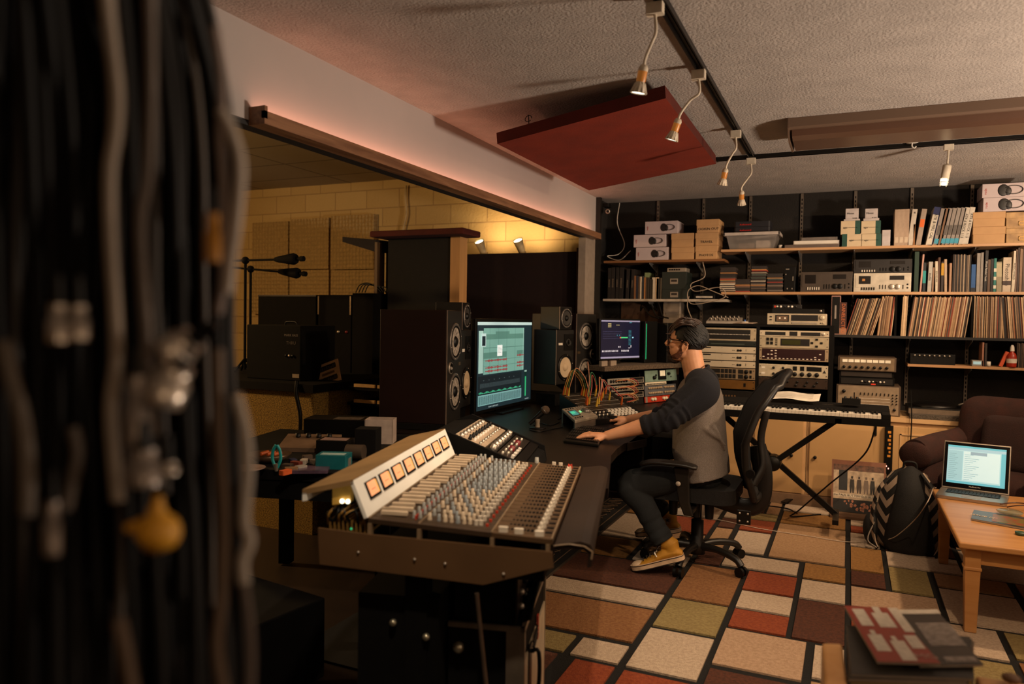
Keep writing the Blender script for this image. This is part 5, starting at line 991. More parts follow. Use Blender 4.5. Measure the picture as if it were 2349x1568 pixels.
for s in (-1, 1):
    pad = MB().tube(catmull([(-.24, s*.325, .585), (-.17, s*.33, .603), (-.02, s*.33, .603), (.05, s*.325, .590)], 5), [(.012, .035)]+[(.014, .045)]*14+[(.01, .03)], 12, up=(0, 0, 1)).build('armrest', cb, oc)
    ap = MB(); ap.add([(-.075, s*.315-.012, .585), (.01, s*.315-.012, .585), (.0, s*.315+.012, .585), (-.065, s*.315+.012, .585), (-.045, s*.30-.012, .40), (.012, s*.30-.012, .40), (.012, s*.30+.012, .40), (-.045, s*.30+.012, .40), (-.02, s*.285-.012, .33), (.03, s*.285-.012, .33), (.03, s*.285+.012, .33), (-.02, s*.285+.012, .33)],
       [(0, 3, 2, 1), (0, 1, 5, 4), (1, 2, 6, 5), (2, 3, 7, 6), (3, 0, 4, 7), (4, 5, 9, 8), (5, 6, 10, 9), (6, 7, 11, 10), (7, 4, 8, 11), (8, 9, 10, 11)]); ap.build('arm_post', cb, oc, .008, 3)
    MB().lathe([(.013, 0), (.011, .004), (0, .005)], 16, M=Matrix(((1, 0, 0, -.045), (0, 0, s, s*.3275), (0, 1, 0, .50), (0, 0, 0, 1)))).build('height_button', mat('button_grey', '#a59a8e', .5), oc)
    MB().bx((-.02, s*.10-.02, .345), (.03, s*.10+.16*(s > 0)+(.02 if s < 0 else 0) if 0 else s*.29, .365)).build('arm_bracket', cb, oc)
# ---------------------------------------------------------------- the man
def P(px, py, y): return at(px, py, y=y+.08)
man = thing('person', 'bearded man in glasses, grey and navy raglan shirt and jeans, sitting at the desk', 'person', (-.72, 4.0, 0))
MO = Vector((-.72, 4.0, 0))
skin = mat('skin', '#c48a66', .5, var=.06, vs=12, bump=.08, bs=220, col2='#cf9873')
def blob(mb, name, m, parent, vox=.006, smooth=3, off=MO, fac=.5):
    mb.v = [v-off for v in mb.v]; o = mb.build(name, m, parent)
    r = o.modifiers.new('remesh', 'REMESH'); r.mode = 'VOXEL'; r.voxel_size = vox; r.use_smooth_shade = True
    if smooth: s = o.modifiers.new('smooth', 'SMOOTH'); s.factor = fac; s.iterations = smooth
    return o
def part(mb, name, m, parent=None):
    mb.v = [v-MO for v in mb.v]; return mb.build(name, m, parent or man)
Hc = P(1576, 785, 4.0); LEAN = Matrix.Rotation(.06, 3, 'Y')
def hd(f, s, u): return Hc + LEAN @ Vector((-f, s, u))     # f forward (-X), s towards +Y, u up
RH = LEAN @ Matrix(((-1, 0, 0), (0, 1, 0), (0, 0, 1)))
b = MB()
def hb(f, s, u, rf, rs, ru, mb=None, n=20, k=14): (mb or b).ball(hd(f, s, u), (rf, rs, ru), n, k, R=RH)
hb(-.008, 0, .022, .094, .077, .088); hb(.052, 0, .028, .036, .060, .048); hb(.070, 0, .016, .024, .052, .020); hb(.045, 0, -.040, .047, .055, .060); hb(.010, 0, -.058, .055, .060, .042)
hb(.070, 0, -.094, .025, .028, .020); hb(.040, 0, -.088, .04, .044, .02); hb(.085, 0, -.050, .014, .026, .020)
for s in (-1, 1): hb(.066, s*.038, -.018, .022, .020, .018)
b.tube([hd(.086, 0, .018), hd(.100, 0, .002), hd(.114, 0, -.016), hd(.104, 0, -.026)], [(.008, .008), (.010, .011), (.011, .013), (.009, .014)], 10)
for s in (-1, 1): hb(.100, s*.010, -.022, .010, .007, .007)
hb(.094, 0, -.043, .012, .022, .007); hb(.096, 0, -.053, .011, .021, .0055); hb(.093, 0, -.062, .011, .019, .006)
for s in (-1, 1):   # ears
    e = [hd(-.006+.0145*math.cos(a)-.004*math.sin(a), s*(.079+.004*math.cos(a+2)), -.020+.027*math.sin(a)) for a in [PI*.55+k*2*PI/14*.93 for k in range(15)]]
    b.tube(e, .0042, 8); hb(-.002, s*.076, -.022, .010, .004, .019); hb(.003, s*.080, -.046, .008, .005, .009)
# neck, torso, arms under the clothes
b.tube(catmull([hd(-.020, 0, -.035), P(1587, 822, 4.0), P(1593, 850, 4.0), P(1600, 880, 4.0)], 5), [(.060, .056)]*6+[(.060, .058)]*5+[(.062, .075)]*5, 20, up=(1, 0, 0))
b.tube([P(1604, 872, 4.0), P(1603, 900, 4.0), P(1606, 960, 4.0), P(1606, 1020, 4.0), P(1612, 1072, 4.0)], [(.08, .13), (.10, .17), (.11, .155), (.11, .14), (.10, .155)], 20, up=(1, 0, 0))
SL, EL, WL = P(1622, 895, 3.79), P(1528, 962, 3.67), P(1390, 1000, 3.61)
SR, ER, WR = P(1610, 885, 4.18), P(1530, 950, 4.28), P(1440, 962, 4.34)
def limb(a, e, w_, r): b.tube(catmull([a, a.lerp(e, .5), e, e.lerp(w_, .45), w_], 5), [lerp(r[0], r[1], k/10) for k in range(10)]+[interp([(0, r[1]), (.35, r[2]), (1, r[3])], k/10) for k in range(11)], 16)
limb(SL, EL, WL, (.046, .044, .043, .026)); limb(SR, ER, WR, (.055, .044, .042, .026))
def hand(Wp, D, side, up, fl, name):
    """palm and five fingers; D direction of the hand, side = thumb side"""
    D = D.normalized(); N_ = up.normalized(); S_ = side.normalized()
    q = lambda d, s, n: Wp+D*d+S_*s+N_*n
    b.tube([q(-.02, 0, 0), q(.01, 0, 0), q(.04, .002, .004), q(.075, .0, .006), q(.092, 0, .003)], [(.020, .027), (.019, .030), (.017, .038), (.014, .041), (.010, .036)], 16, up=tuple(N_))
    for i, (s0, L_, sp) in enumerate(((.029, .070, .10), (.010, .078, .02), (-.009, .073, -.06), (-.027, .058, -.15))):
        c = fl[i]; p0 = q(.066, s0, .004); p1 = q(.092, s0+.092*sp*.3, .006); a = c*.6; p2 = p1+(D*math.cos(a)-N_*math.sin(a)+S_*sp)*L_*.42; a = c*1.3; p3 = p2+(D*math.cos(a)-N_*math.sin(a)+S_*sp)*L_*.32; a = c*1.9; p4 = p3+(D*math.cos(a)-N_*math.sin(a)+S_*sp)*L_*.28
        b.tube([p0, p1, p2, p3, p4], [.010, .0098, .0088, .0082, .0072], 10); b.ball(p4, .0072, 10, 6); b.ball(p1, .0108, 10, 6)
    t0 = q(.015, .020, -.004); t1 = q(.040, .042, -.012); t2 = q(.068, .055, -.020); t3 = q(.092, .056, -.024)
    b.tube([t0, t1, t2, t3], [.015, .0135, .0105, .0085], 10); b.ball(t3, .0085, 10, 6)
    return q
DL = (P(1338, 992, 3.585)-WL); DL.z = DL.z*.3-.006
ql = hand(WL, DL, Vector((.12, -1, -.1)), Vector((-.05, 0, 1)), (.30, .34, .36, .34), 'l')
DR = Vector((-1, -.10, -.05))
qr = hand(WR, DR, Vector((-.05, -1, -.25)), Vector((-.1, -.15, 1)), (.62, .60, .55, .5), 'r')
# legs under the jeans
HL, KL, AL = P(1624, 1080, 3.94), P(1446, 1112, 3.80), P(1522, 1240, 3.80)
HR, KR, AR = P(1628, 1078, 4.10), P(1450, 1100, 4.22), P(1522, 1175, 4.30)
for h_, k_, a_ in ((HL, KL, AL), (HR, KR, AR)): b.tube(catmull([h_, h_.lerp(k_, .5), k_, k_.lerp(a_, .5), a_], 4), [.07]*4+[.06]*4+[.045]*4+[.04]*4+[.035], 14)
body = blob(b, 'body', skin, man, .0042, 3)
# ring, eyes, necklace
rp = ql(.115, -.012, -.006); part(MB().tube([rp+Vector((0, .0105*math.cos(a), .0105*math.sin(a))) for a in [k*PI/6 for k in range(13)]], .0018, 6), 'ring', mat('gold_ring', '#e8c48a', .2, .9))
for s in (-1, 1):
    ey = part(MB().ball(hd(.073, s*.031, .001), .0122, 14, 10), 'eye', mat('eye_white', '#cfc4b8', .2)); part(MB().ball(hd(.0815, s*.031, .001), .0058, 12, 8), 'iris', mat('iris', '#2a1c12', .2), ey)
part(MB().tube(catmull([P(1617, 838, 3.985), P(1603, 848, 3.94), P(1588, 860, 3.94), P(1574, 864, 3.97)], 5), .0022, 6), 'necklace_cord', mat('leather_cord', '#4a2a18', .6))
# hair
hairm = mat('dark_hair', '#080605', .6, var=.6, vs=40, bump=.2, bs=200)
hb_ = MB(); q = MB()
def keep(f, s, u):
    a = abs(s)
    if u > .066: return True
    if f > .052: return u > .060 and a < .07
    if f > .020: return u > .012-.9*(.052-f) + (.02 if a > .06 else 0)
    if f > -.022: return u > .006 or (f > .014 and a > .06 and u > -.035)
    return u > -.068 - .25*(f+.022)*-1
NN, KK = 40, 30; g = {}; vs = []; fs = []
for i in range(KK+1):
    for j in range(NN):
        th = PI*i/KK; ph = 2*PI*j/NN; f, s_, u = .097*math.sin(th)*math.cos(ph)-.011, .081*math.sin(th)*math.sin(ph), .088*math.cos(th)+.026
        r = 1+.02*noise.noise(Vector((f*40, s_*40, u*25))); vs.append((f*r, s_*r, u*r))
for i in range(KK):
    for j in range(NN):
        fc = (i*NN+j, (i+1)*NN+j, (i+1)*NN+(j+1) % NN, i*NN+(j+1) % NN); c = [sum(vs[k][t] for k in fc)/4 for t in range(3)]
        if keep(*c): fs.append(fc)
q.add([hd(*v) for v in vs], fs, None, True); hc = part(q, 'hair', hairm); so = hc.modifiers.new('s', 'SOLIDIFY'); so.thickness = .008; so.offset = 1
q = MB(); r2 = random.Random(3)
for k in range(230):   # swept locks on top
    s_ = r2.uniform(-.062, .062); f0 = r2.uniform(-.07, .03); f1 = f0+r2.uniform(.05, .085); f1 = min(f1, .124-.25*abs(s_))
    def top(f, s, e): return .026+(.095+e)*math.sqrt(max(.02, 1-((f+.01)/.115)**2-(s/.092)**2))
    e = r2.uniform(0, .012)+(.012 if f0 > .0 else 0); P3 = [hd(lerp(f0, f1, t), s_+.012*math.sin(t*2+k), top(min(lerp(f0, f1, t), .100), s_, e*math.sin(.4+t*2.2))) for t in (0, .35, .7, 1)]
    q.tube(catmull(P3, 3), [.001]+[.0042]*7+[.0025, .0008], 6)
lk = q; q = MB()
for k in range(520):   # back and side locks, swept back and down
    ph = r2.uniform(1.35, 4.93); th = r2.uniform(.35, 1.55); dth = r2.uniform(.35, .7); ro = r2.uniform(.99, 1.045); tw = r2.uniform(-.12, .12)+.25*math.copysign(1, math.sin(ph))*(1 if abs(math.cos(ph)) < .6 else .3)
    P3 = [(-.011+ro*.098*math.sin(t)*math.cos(ph+tw*i_), ro*.083*math.sin(t)*math.sin(ph+tw*i_), .026+ro*.091*math.cos(t)) for i_, t in enumerate((th, th+dth/3, th+dth*.66, th+dth))]
    if not keep(*P3[3]): P3 = P3[:3]
    if not keep(*P3[2]): continue
    q.tube(catmull([hd(*p) for p in P3], 3), [.0012]+[.0036]*(3*(len(P3)-1)-1)+[.0006], 5)
part(q, 'back_locks', hairm, hc); q = lk
part(q, 'hair_locks', mat('highlit_hair', '#2e1b0f', .5, var=.5, vs=50), hc)  # top locks coloured lighter to carry the warm highlight there
# beard: dark chin, reddish cheek stubble
bm = mat('beard', '#2b1810', .8, var=.5, vs=80, bump=.9, bs=260); b2 = mat('cheek_stubble', '#6a3b22', .85, var=.4, vs=90, bump=.9, bs=260)
q = MB(); hb(.073, 0, -.090, .030, .033, .026, q); hb(.060, 0, -.104, .030, .030, .018, q); hb(.099, 0, -.0385, .010, .027, .0055, q)
for s in (-1, 1): hb(.092, s*.022, -.052, .010, .007, .018, q)
hb(.088, 0, -.072, .014, .016, .008, q)
bd = blob(q, 'beard', bm, man, .0035, 2)
for s in (-1, 1):
    q = MB(); L_ = [(.013, .014, .0785, .006), (.010, -.012, .0785, .008), (.014, -.040, .0715, .012), (.022, -.062, .064, .016), (.042, -.080, .053, .02), (.062, -.088, .036, .02)]
    q.tube([hd(f, s*(a-.004), u) for f, u, a, r in L_], [(r, .0065) for f, u, a, r in L_], 10, up=(-1, 0, 0))
    blob(q, 'cheek_beard', b2, man, .0035, 2)
# eyebrows and glasses
part(MB().tube(catmull([hd(.083, -.050, .016), hd(.092, -.034, .024), hd(.094, -.014, .020)], 4), .0032, 6).tube(catmull([hd(.083, .050, .016), hd(.092, .034, .024), hd(.094, .014, .020)], 4), .0032, 6), 'eyebrows', hairm)
gm = mat('glasses_frame', '#15110f', .25)
gl = MB()
for s in (-1, 1):
    pts = [hd(.100-.010*abs(c), s*.034+.026*c, .002+.019*e) for c, e in ((-1, .7), (-.7, 1), (.7, 1), (1, .7), (1, -.5), (.6, -1), (-.6, -1), (-1, -.5), (-1, .7))]
    gl.tube(pts, .0026, 6)
    gl.tube(catmull([hd(.092, s*.062, .012), hd(.06, s*.075, .012), hd(.0, s*.084, .004), hd(-.018, s*.083, -.012)], 5), [(.0024, .0040)]*16, 6)
gl.tube([hd(.101, -.009, .008), hd(.105, 0, .011), hd(.101, .009, .008)], .0025, 6); go = part(gl, 'glasses', gm)
for s in (-1, 1): part(MB().add([hd(.100-.010*abs(c), s*.034+.025*c, .002+.018*e) for c, e in ((-1, .7), (-.7, 1), (.7, 1), (1, .7), (1, -.5), (.6, -1), (-.6, -1), (-1, -.5))], [tuple(range(8))]), 'lens', mat('lens_glass', '#ffffff', .05, alpha=.12), go)
# shirt body
gsh = mat('heather_grey', '#7d746e', .95, var=.22, vs=260, bump=.35, bs=400)
q = MB()
q.tube([P(1596, 856, 4.0), P(1600, 866, 4.0), P(1602, 884, 4.0), P(1604, 910, 4.0), P(1604, 945, 4.0), P(1604, 985, 4.0), P(1605, 1030, 4.0), P(1612, 1062, 4.0), P(1618, 1092, 4.0)],
   [(.056, .07), (.085, .12), (.107, .165), (.124, .19), (.133, .185), (.141, .180), (.146, .186), (.140, .194), (.130, .206)], 36, up=(1, 0, 0))
# folds sweeping from the belly to the lower back
for k, (a, c, d, y0) in enumerate((((1556, 960), (1596, 1010), (1655, 1062), 3.85), ((1548, 1000), (1588, 1035), (1640, 1078), 3.84), ((1575, 945), (1620, 985), (1668, 1020), 3.85), ((1600, 940), (1640, 985), (1670, 1045), 3.88), ((1546, 1035), (1580, 1056), (1620, 1078), 3.84))):
    q.tube(catmull([P(*a, y0+.034), P(*c, y0-.006), P(*d, y0+.062)], 6), [.003+.013*math.sin(PI*i/12)**2 for i in range(13)], 8)
for c_ in ((1560, 905), (1640, 905)): pass
sh = blob(q, 'shirt', gsh, man, .006, 7)
nav = mat('navy_sleeve', '#0c0e18', .95, var=.2, vs=160, bump=.35, bs=400)
def sleeve(neck, S_, E_, W_, end, r, sg):
    q = MB(); C1 = E_.lerp(W_, end); pts = catmull([neck, neck.lerp(S_, .55)+Vector((0, 0, .02)), S_, S_.lerp(E_, .55), E_, C1], 12); n = len(pts); R_ = []
    for i in range(n):
        t = i/(n-1); rr = interp([(0, r[0]), (.2, r[1]), (.4, r[2]), (.6, r[3]), (.8, r[4]), (1, r[5])], t)
        if t > .62: rr += .0050*math.sin(i*1.55)*(1 if t < .97 else 0)+.002*math.sin(i*.7)
        R_.append((rr, rr*(1.0 if t > .35 else 1.0)))
    q.tube(pts, R_, 26)
    return q
q = sleeve(P(1602, 872, 3.94), SL+Vector((-.028, .0, -.008)), EL, WL, .40, (.046, .080, .092, .076, .060, .049), 1)
q.tube(catmull([P(1574, 866, 4.0), P(1580, 864, 3.965), P(1600, 854, 3.945), P(1624, 842, 3.99), P(1622, 838, 4.03), P(1600, 846, 4.06), P(1578, 864, 4.03)], 5), .008, 8)
s2 = sleeve(P(1598, 868, 4.06), SR, ER, WR, .30, (.050, .085, .092, .074, .060, .049), -1); q.add(s2.v, s2.f, None, True)
for k in range(7):   # gathers on the upper arm
    c = SL.lerp(EL, .25+.1*k); q.tube(catmull([c+Vector((.03, -.055, .06)), c+Vector((-.01, -.078, .0)), c+Vector((-.02, -.05, -.06))], 4), [.002+.006*math.sin(PI*i/8) for i in range(9)], 6)
blob(q, 'sleeves', nav, man, .0052, 2)
# jeans
jm = mat('dark_denim', '#0b0e11', .9, var=.45, vs=9, bump=.35, bs=500, col2='#171b1e')
q = MB(); q.tube([P(1600, 1070, 4.0), P(1622, 1098, 4.0)], [(.115, .16), (.12, .165)], 24, up=(1, 0, 0)); q.ball(P(1620, 1092, 3.99), (.085, .155, .075), 20, 12)
for h_, k_, a_ in ((HL, KL, AL), (HR, KR, AR)):
    q.ball(h_+Vector((0, 0, -.01)), .068, 20, 14); pts = catmull([h_+Vector((.02, 0, 0)), h_.lerp(k_, .35), h_.lerp(k_, .75), k_+Vector((-.005, 0, -.005)), k_.lerp(a_, .35)+Vector((.008, 0, 0)), k_.lerp(a_, .7), a_+Vector((0, 0, .0))], 6); n = len(pts)
    q.tube(pts, [interp([(0, .072), (.25, .086), (.45, .075), (.52, .072), (.7, .062), (.85, .058), (1, .060)], i/(n-1))+(.003*math.sin(i*2.1) if i/(n-1) > .75 or .4 < i/(n-1) < .55 else 0) for i in range(n)], 22)
jn = blob(q, 'jeans', jm, man, .006, 2)
# shoes
yel = mat('mustard_canvas', '#a9761a', .7, var=.12, vs=20, bump=.2, bs=300); rub = mat('cream_rubber', '#bda184', .6, var=.15, vs=30); drk = mat('dark_line', '#1c1412', .6)
def shoe(M, star, parent, ank, lab):
    sp_ = lambda x, y, z: M @ Vector((x, y, z))
    q = MB()
    sec = [(-.004, .026, .05), (.02, .033, .075), (.06, .036, .082), (.10, .037, .078), (.14, .040, .062), (.18, .043, .048), (.22, .042, .038), (.255, .034, .031), (.275, .018, .026)]
    vs = []; n = 20
    for x, w_, h_ in sec:
        for k in range(n):
            a = 2*PI*k/n; c, s_ = math.cos(a), math.sin(a); vs.append(sp_(x, w_*c*(1-.25*max(0, s_)), .018+(h_-.018)*(.5+.5*s_)))
    q.add(vs, [(i*n+k, (i+1)*n+k, (i+1)*n+(k+1) % n, i*n+(k+1) % n) for i in range(len(sec)-1) for k in range(n)]+[tuple(range(n)), tuple(reversed(range((len(sec)-1)*n, len(sec)*n)))], None, True)
    p0 = sp_(.048, 0, .05); q.tube([p0, sp_(.040, 0, .085), ank], [(.042, .033), (.043, .034), (.045, .038)], 20, up=tuple((M.to_3x3() @ Vector((1, 0, 0)))))
    sh_ = blob(q, 'shoe', yel, man, .0042, 3)
    out = lambda e: [(x, s*(w_+e)) for s, L in ((1, [(-.006, .015), (.0, .028), (.03, .036), (.08, .037), (.12, .040), (.17, .046), (.21, .047), (.25, .040), (.275, .024), (.284, .008)]), (-1, list(reversed([(-.006, .015), (.0, .028), (.03, .036), (.08, .037), (.12, .040), (.17, .046), (.21, .047), (.25, .040), (.275, .024), (.284, .008)])))) for x, w_ in L]
    so = MB().prism([(x, y) for x, y in out(.001)][::-1], 0, .030, rub, M, True).prism([(x, y) for x, y in out(.0022)][::-1], .024, .0275, drk, M, True).prism([(x, y) for x, y in out(.002)][::-1], .0, .004, drk, M, True); part(so, 'sole', None, None).parent = sh_
    tc_ = MB().ball(sp_(.245, 0, .028), (.034, .036, .017), 16, 10, R=M.to_3x3()); part(tc_, 'toe_cap', rub, sh_)
    lc = MB()
    for k in range(7):
        x = .205-.021*k; z = .046+.0065*k+.003*(k > 3); lc.tube(catmull([sp_(x, -.022, z-.004), sp_(x+.004, 0, z+.006), sp_(x, .022, z-.004)], 3), .0024, 5)
    for s in (-1, 1): lc.tube(catmull([sp_(.085, s*.01, .092), sp_(.10, s*.035, .10), sp_(.12, s*.045, .085), sp_(.135, s*.045, .066)], 4), .0024, 5)
    part(lc, 'laces', mat('dark_lace', '#2a201a', .8), sh_); part(MB().tube(catmull([sp_(.12, .03, .08), sp_(.13, .048, .075), sp_(.125, .052, .055)], 4), .0035, 6), 'lace_tip', WHT, sh_)
    if star:
        c = sp_(.046, .040, .083); U = M.to_3x3(); fr = frame_m(c, U @ Vector((-1, 0, 0)), U @ Vector((0, -.05, 1))); pa = MB().lathe([(0, 0), (.022, 0), (.022, .001)], 22, M=fr @ T4(0, 0, .003) if 0 else fr)
        part(pa, 'ankle_patch', rub, sh_); pts = [(r*math.sin(a), r*math.cos(a), .0) for a, r in [(k*PI/5, .016 if k % 2 == 0 else .0065) for k in range(10)]]
        part(MB().add([fr @ Vector((x, y, .0025)) for x, y, z in pts]+[fr @ Vector((x, y, -.0025)) for x, y, z in pts], [tuple(range(10)), tuple(reversed(range(10, 20)))]), 'star', mat('navy_star', '#161a2c', .6), sh_)
    return sh_
def shoe_m(heel, toe):
    x = (toe-heel).normalized(); y = Vector((0, 0, 1)).cross(x).normalized(); z = x.cross(y); return Matrix(((x.x, y.x, z.x, heel.x), (x.y, y.y, z.y, heel.y), (x.z, y.z, z.z, heel.z), (0, 0, 0, 1)))
hl = P(1556, 1288, 3.80); tl_ = P(1450, 1306, 3.77); tl_.z = .018; hl = Vector((hl.x, hl.y, .100)); xd = (tl_-hl).normalized(); hl = tl_-xd*.285
shoe(shoe_m(hl, tl_), False, man, AL, '')
hr = P(1560, 1226, 4.30); hr.z = max(hr.z, .11); tr = hr+Vector((-.27, .03, -.07)); shoe(shoe_m(hr, tr), True, man, AR, '')
# ---------------------------------------------------------------- the desk and everything on it
DZ = .72
dkm = mat('desk_laminate', '#150e0a', .42, var=.12, vs=4, spec=.22)
TH = math.radians(14.9); CO = Vector((-.655, 1.702, 0)); CM = Matrix.Translation(CO) @ R4(TH, 'Z')      # console frame: x towards the seat, y along, z up
def cw_(x, y, z=0): return CM @ Vector((x, y, z))
def px2(px, py, z=DZ): p = at(px, py, z=z); return (p.x, p.y)
dt = thing('studio_desk', 'dark brown curved studio desk carrying speakers, screen and outboard gear', 'desk', (0, 0, 0))
a = cw_(.10, .98); b = cw_(-.62, .98); c_ = cw_(-.68, 2.05); c2_ = cw_(-1.22, 2.06)
poly = [(a.x, a.y), px2(1402, 1044), px2(1416, 1028), px2(1433, 1016), px2(1484, 1006), (-1.03, 3.72), (-1.05, 4.0), (-1.04, 4.3), (-1.02, 4.6), (-.98, 4.9), (-.93, 5.3), (-.95, 5.8), (-1.5, 5.85), (-1.90, 5.78), (-1.93, 5.4), (-2.62, 5.4), (-2.56, 4.4), (-2.56, 3.52), (-2.45, 3.45), (c2_.x, c2_.y), (c_.x, c_.y), (b.x, b.y)]
def tri_prism(poly, z0, z1, m, name, par, bev=0):
    bm = bmesh.new(); f = bm.faces.new([bm.verts.new((x, y, z1)) for x, y in poly]); r = bmesh.ops.extrude_face_region(bm, geom=[f]); 
    for v in [g for g in r['geom'] if isinstance(g, bmesh.types.BMVert)]: v.co.z = z0
    bmesh.ops.recalc_face_normals(bm, faces=bm.faces); bmesh.ops.triangulate(bm, faces=[f for f in bm.faces if len(f.verts) > 4]); me = bpy.data.meshes.new(name); bm.to_mesh(me); bm.free(); me.materials.append(m)
    o = bpy.data.objects.new(name, me); C.objects.link(o); o.parent = par
    return o
tri_prism(poly, DZ-.04, DZ, dkm, 'desktop', dt)
for k, (x, y, w_, d_) in enumerate(((-2.4, 3.6, .06, .3), (-2.3, 5.1, .06, .4), (-1.6, 5.7, .3, .06), (-1.55, 2.95, .06, .25))): MB().bx((x-w_/2, y-d_/2, .0115), (x+w_/2, y+d_/2, DZ-.041)).build('leg_panel', BLKM, dt)
MB().bx((-2.35, 3.7, .12), (-2.31, 5.2, DZ-.05)).build('modesty_panel', BLKM, dt)
# ------------------------------------------------ screens
def screen_thing(name, lab, M, w_, h_, bez, fill, grp=None):
    t = thing(name, lab, 'monitor'); t.matrix_world = M
    MB().bx((-bez, .002, -bez), (w_+bez, .035, h_+bez)).build('housing', BLK, t, .004)
    MB().quad((0, 0, 0), (w_, 0, 0), (w_, 0, h_), (0, 0, h_)).build('screen', scr('scr_'+fill, fill, .8), t)
    return t
def sq(t, w_, h_, u0, v0, u1, v1, col, name, e=.8, d=.001, par=None):
    return MB().quad((u0*w_, -d, v0*h_), (u1*w_, -d, v0*h_), (u1*w_, -d, v1*h_), (u0*w_, -d, v1*h_)).build(name, scr('s_%s_%d' % (col, int(e*100)), col, e), t)
def sqs(t, w_, h_, rects, col, name, e=.8, d=.0015):
    q = MB()
    for (u0, v0, u1, v1) in rects: q.quad((u0*w_, -d, v0*h_), (u1*w_, -d, v0*h_), (u1*w_, -d, v1*h_), (u0*w_, -d, v1*h_))
    return q.build(name, scr('s_%s_%d' % (col, int(e*100)), col, e), t)
SW, SHh = .87, .565
t = screen_thing('main_monitor', 'large monitor with a teal audio editing window between the speakers', Matrix(((0, -1, 0, -2.13), (1, 0, 0, 4.15), (0, 0, 1, .765), (0, 0, 0, 1))), SW, SHh, .022, '#1b2a30')
sq(t, SW, SHh, 0, .965, 1, 1, '#a9c4c4', 'menu_bar'); sq(t, SW, SHh, .10, .40, .84, .93, '#69988f', 'track_area'); sq(t, SW, SHh, .02, .42, .095, .90, '#8fb5ae', 'track_list')
sqs(t, SW, SHh, [(.10, .80, .84, .86), (.10, .58, .50, .65), (.70, .60, .84, .65), (.3, .86, .55, .89)], '#4f7a70', 'dark_regions', .8); sqs(t, SW, SHh, [(.10, .70, .84, .705), (.10, .56, .84, .563), (.2, .4, .203, .93), (.35, .4, .353, .93), (.5, .4, .503, .93), (.66, .4, .663, .93), (.10, .49, .84, .493)], '#3f665e', 'grid_lines', .7, .002)
rw = []
for (v, ua, ub) in ((.555, .13, .50), (.475, .13, .52), (.435, .13, .52), (.59, .70, .84), (.50, .70, .84), (.46, .70, .84)):
    u = ua
    while u < ub: hh_ = .004+.012*abs(math.sin(u*60)*math.sin(u*23)); rw.append((u, v-hh_, u+.006, v+hh_)); u += .0075
tag(sqs(t, SW, SHh, rw, '#8f2a2a', 'red_waveforms', .7, .0025), kind='stuff')
sq(t, SW, SHh, .33, .60, .42, .73, '#d5dedd', 'note_window', .9, .003); sqs(t, SW, SHh, [(.34, .70-.015*k, .38+.02*(k % 3), .704-.015*k) for k in range(5)], '#7b8a8c', 'note_lines', .8, .0035)
sq(t, SW, SHh, .06, .72, .135, .87, '#a9c4c4', 'plugin_window', .8, .003); sq(t, SW, SHh, .07, .73, .125, .84, '#18242a', 'plugin_panel', .8, .0035)
sq(t, SW, SHh, .02, .05, .80, .385, '#182024', 'mixer_area', .8); sq(t, SW, SHh, .02, .05, .80, .17, '#6d9ea0', 'fader_band', .8, .0015); sqs(t, SW, SHh, [(.03+k*.0165, .06, .0375+k*.0165, .155) for k in range(46)], '#24363a', 'fader_slots', .8, .002)
sqs(t, SW, SHh, [(.03+k*.0165, .185, .04+k*.0165, .20+.008*math.sin(k)) for k in range(46)], '#3fae86', 'green_meters', .9, .002); sqs(t, SW, SHh, [(.1+k*.09, .33, .115+k*.09, .337) for k in range(7)]+[(.05+k*.012, .25, .053+k*.012, .30) for k in range(60)], '#4a5c60', 'send_marks', .8, .002)
sq(t, SW, SHh, .865, .06, .90, .37, '#0f2a22', 'master_meter', .8); sq(t, SW, SHh, .87, .06, .895, .31, '#2f9e6a', 'meter_fill', .9, .002); sqs(t, SW, SHh, [(.86, .37, .905, .39), (.82, .40, .83, .93)], '#8fb5ae', 'side_marks', .7, .002)
sqs(t, SW, SHh, [(.2+k*.025, .015, .212+k*.025, .03) for k in range(7)]+[(.88+k*.02, .015, .89+k*.02, .03) for k in range(4)], '#8fa5a8', 'task_icons', .8)
MB().bx((SW*.4, .03, -.045), (SW*.6, .10, .2)).build('stand', BLK, t); MB().bx((SW*.3, -.06, -.045), (SW*.7, .16, -.035)).build('foot', BLK, t)
# right wing frame: x away along the rack fronts, -y faces the man
S_ = Vector((-1.61, 5.19, 0)); E_ = Vector((-1.27, 5.97, 0)); PH = math.atan2(E_.y-S_.y, E_.x-S_.x); WM = Matrix.Translation(S_) @ R4(PH, 'Z'); WMi = WM.inverted()
def wt(o, x, y, z): o.matrix_world = WM @ T4(x, y, z); return o
M2 = WM @ T4(.10, .14, 1.065); w2, h2 = .46, .29
t = screen_thing('side_monitor', 'smaller monitor with a dark mixer window on the carpeted shelf', M2, w2, h2, .014, '#101024')
[sqs(t, w2, h2, [r_], '#8583a0', n_m, .7) for r_, n_m in (((0, .965, 1, 1), 'title_bar'), ((0, 0, 1, .045), 'task_bar'))]; sqs(t, w2, h2, [(.03+k*.035, .17, .045+k*.035, .215) for k in range(13) if k not in (12,)]+[(.52+k*.035, .17, .535+k*.035, .215) for k in range(6)]+[(.44, .28, .455, .32), (.475, .28, .49, .32), (.76, .28, .775, .34), (.7, .26, .745, .275)], '#c8c8d4', 'white_faders', .8, .002)
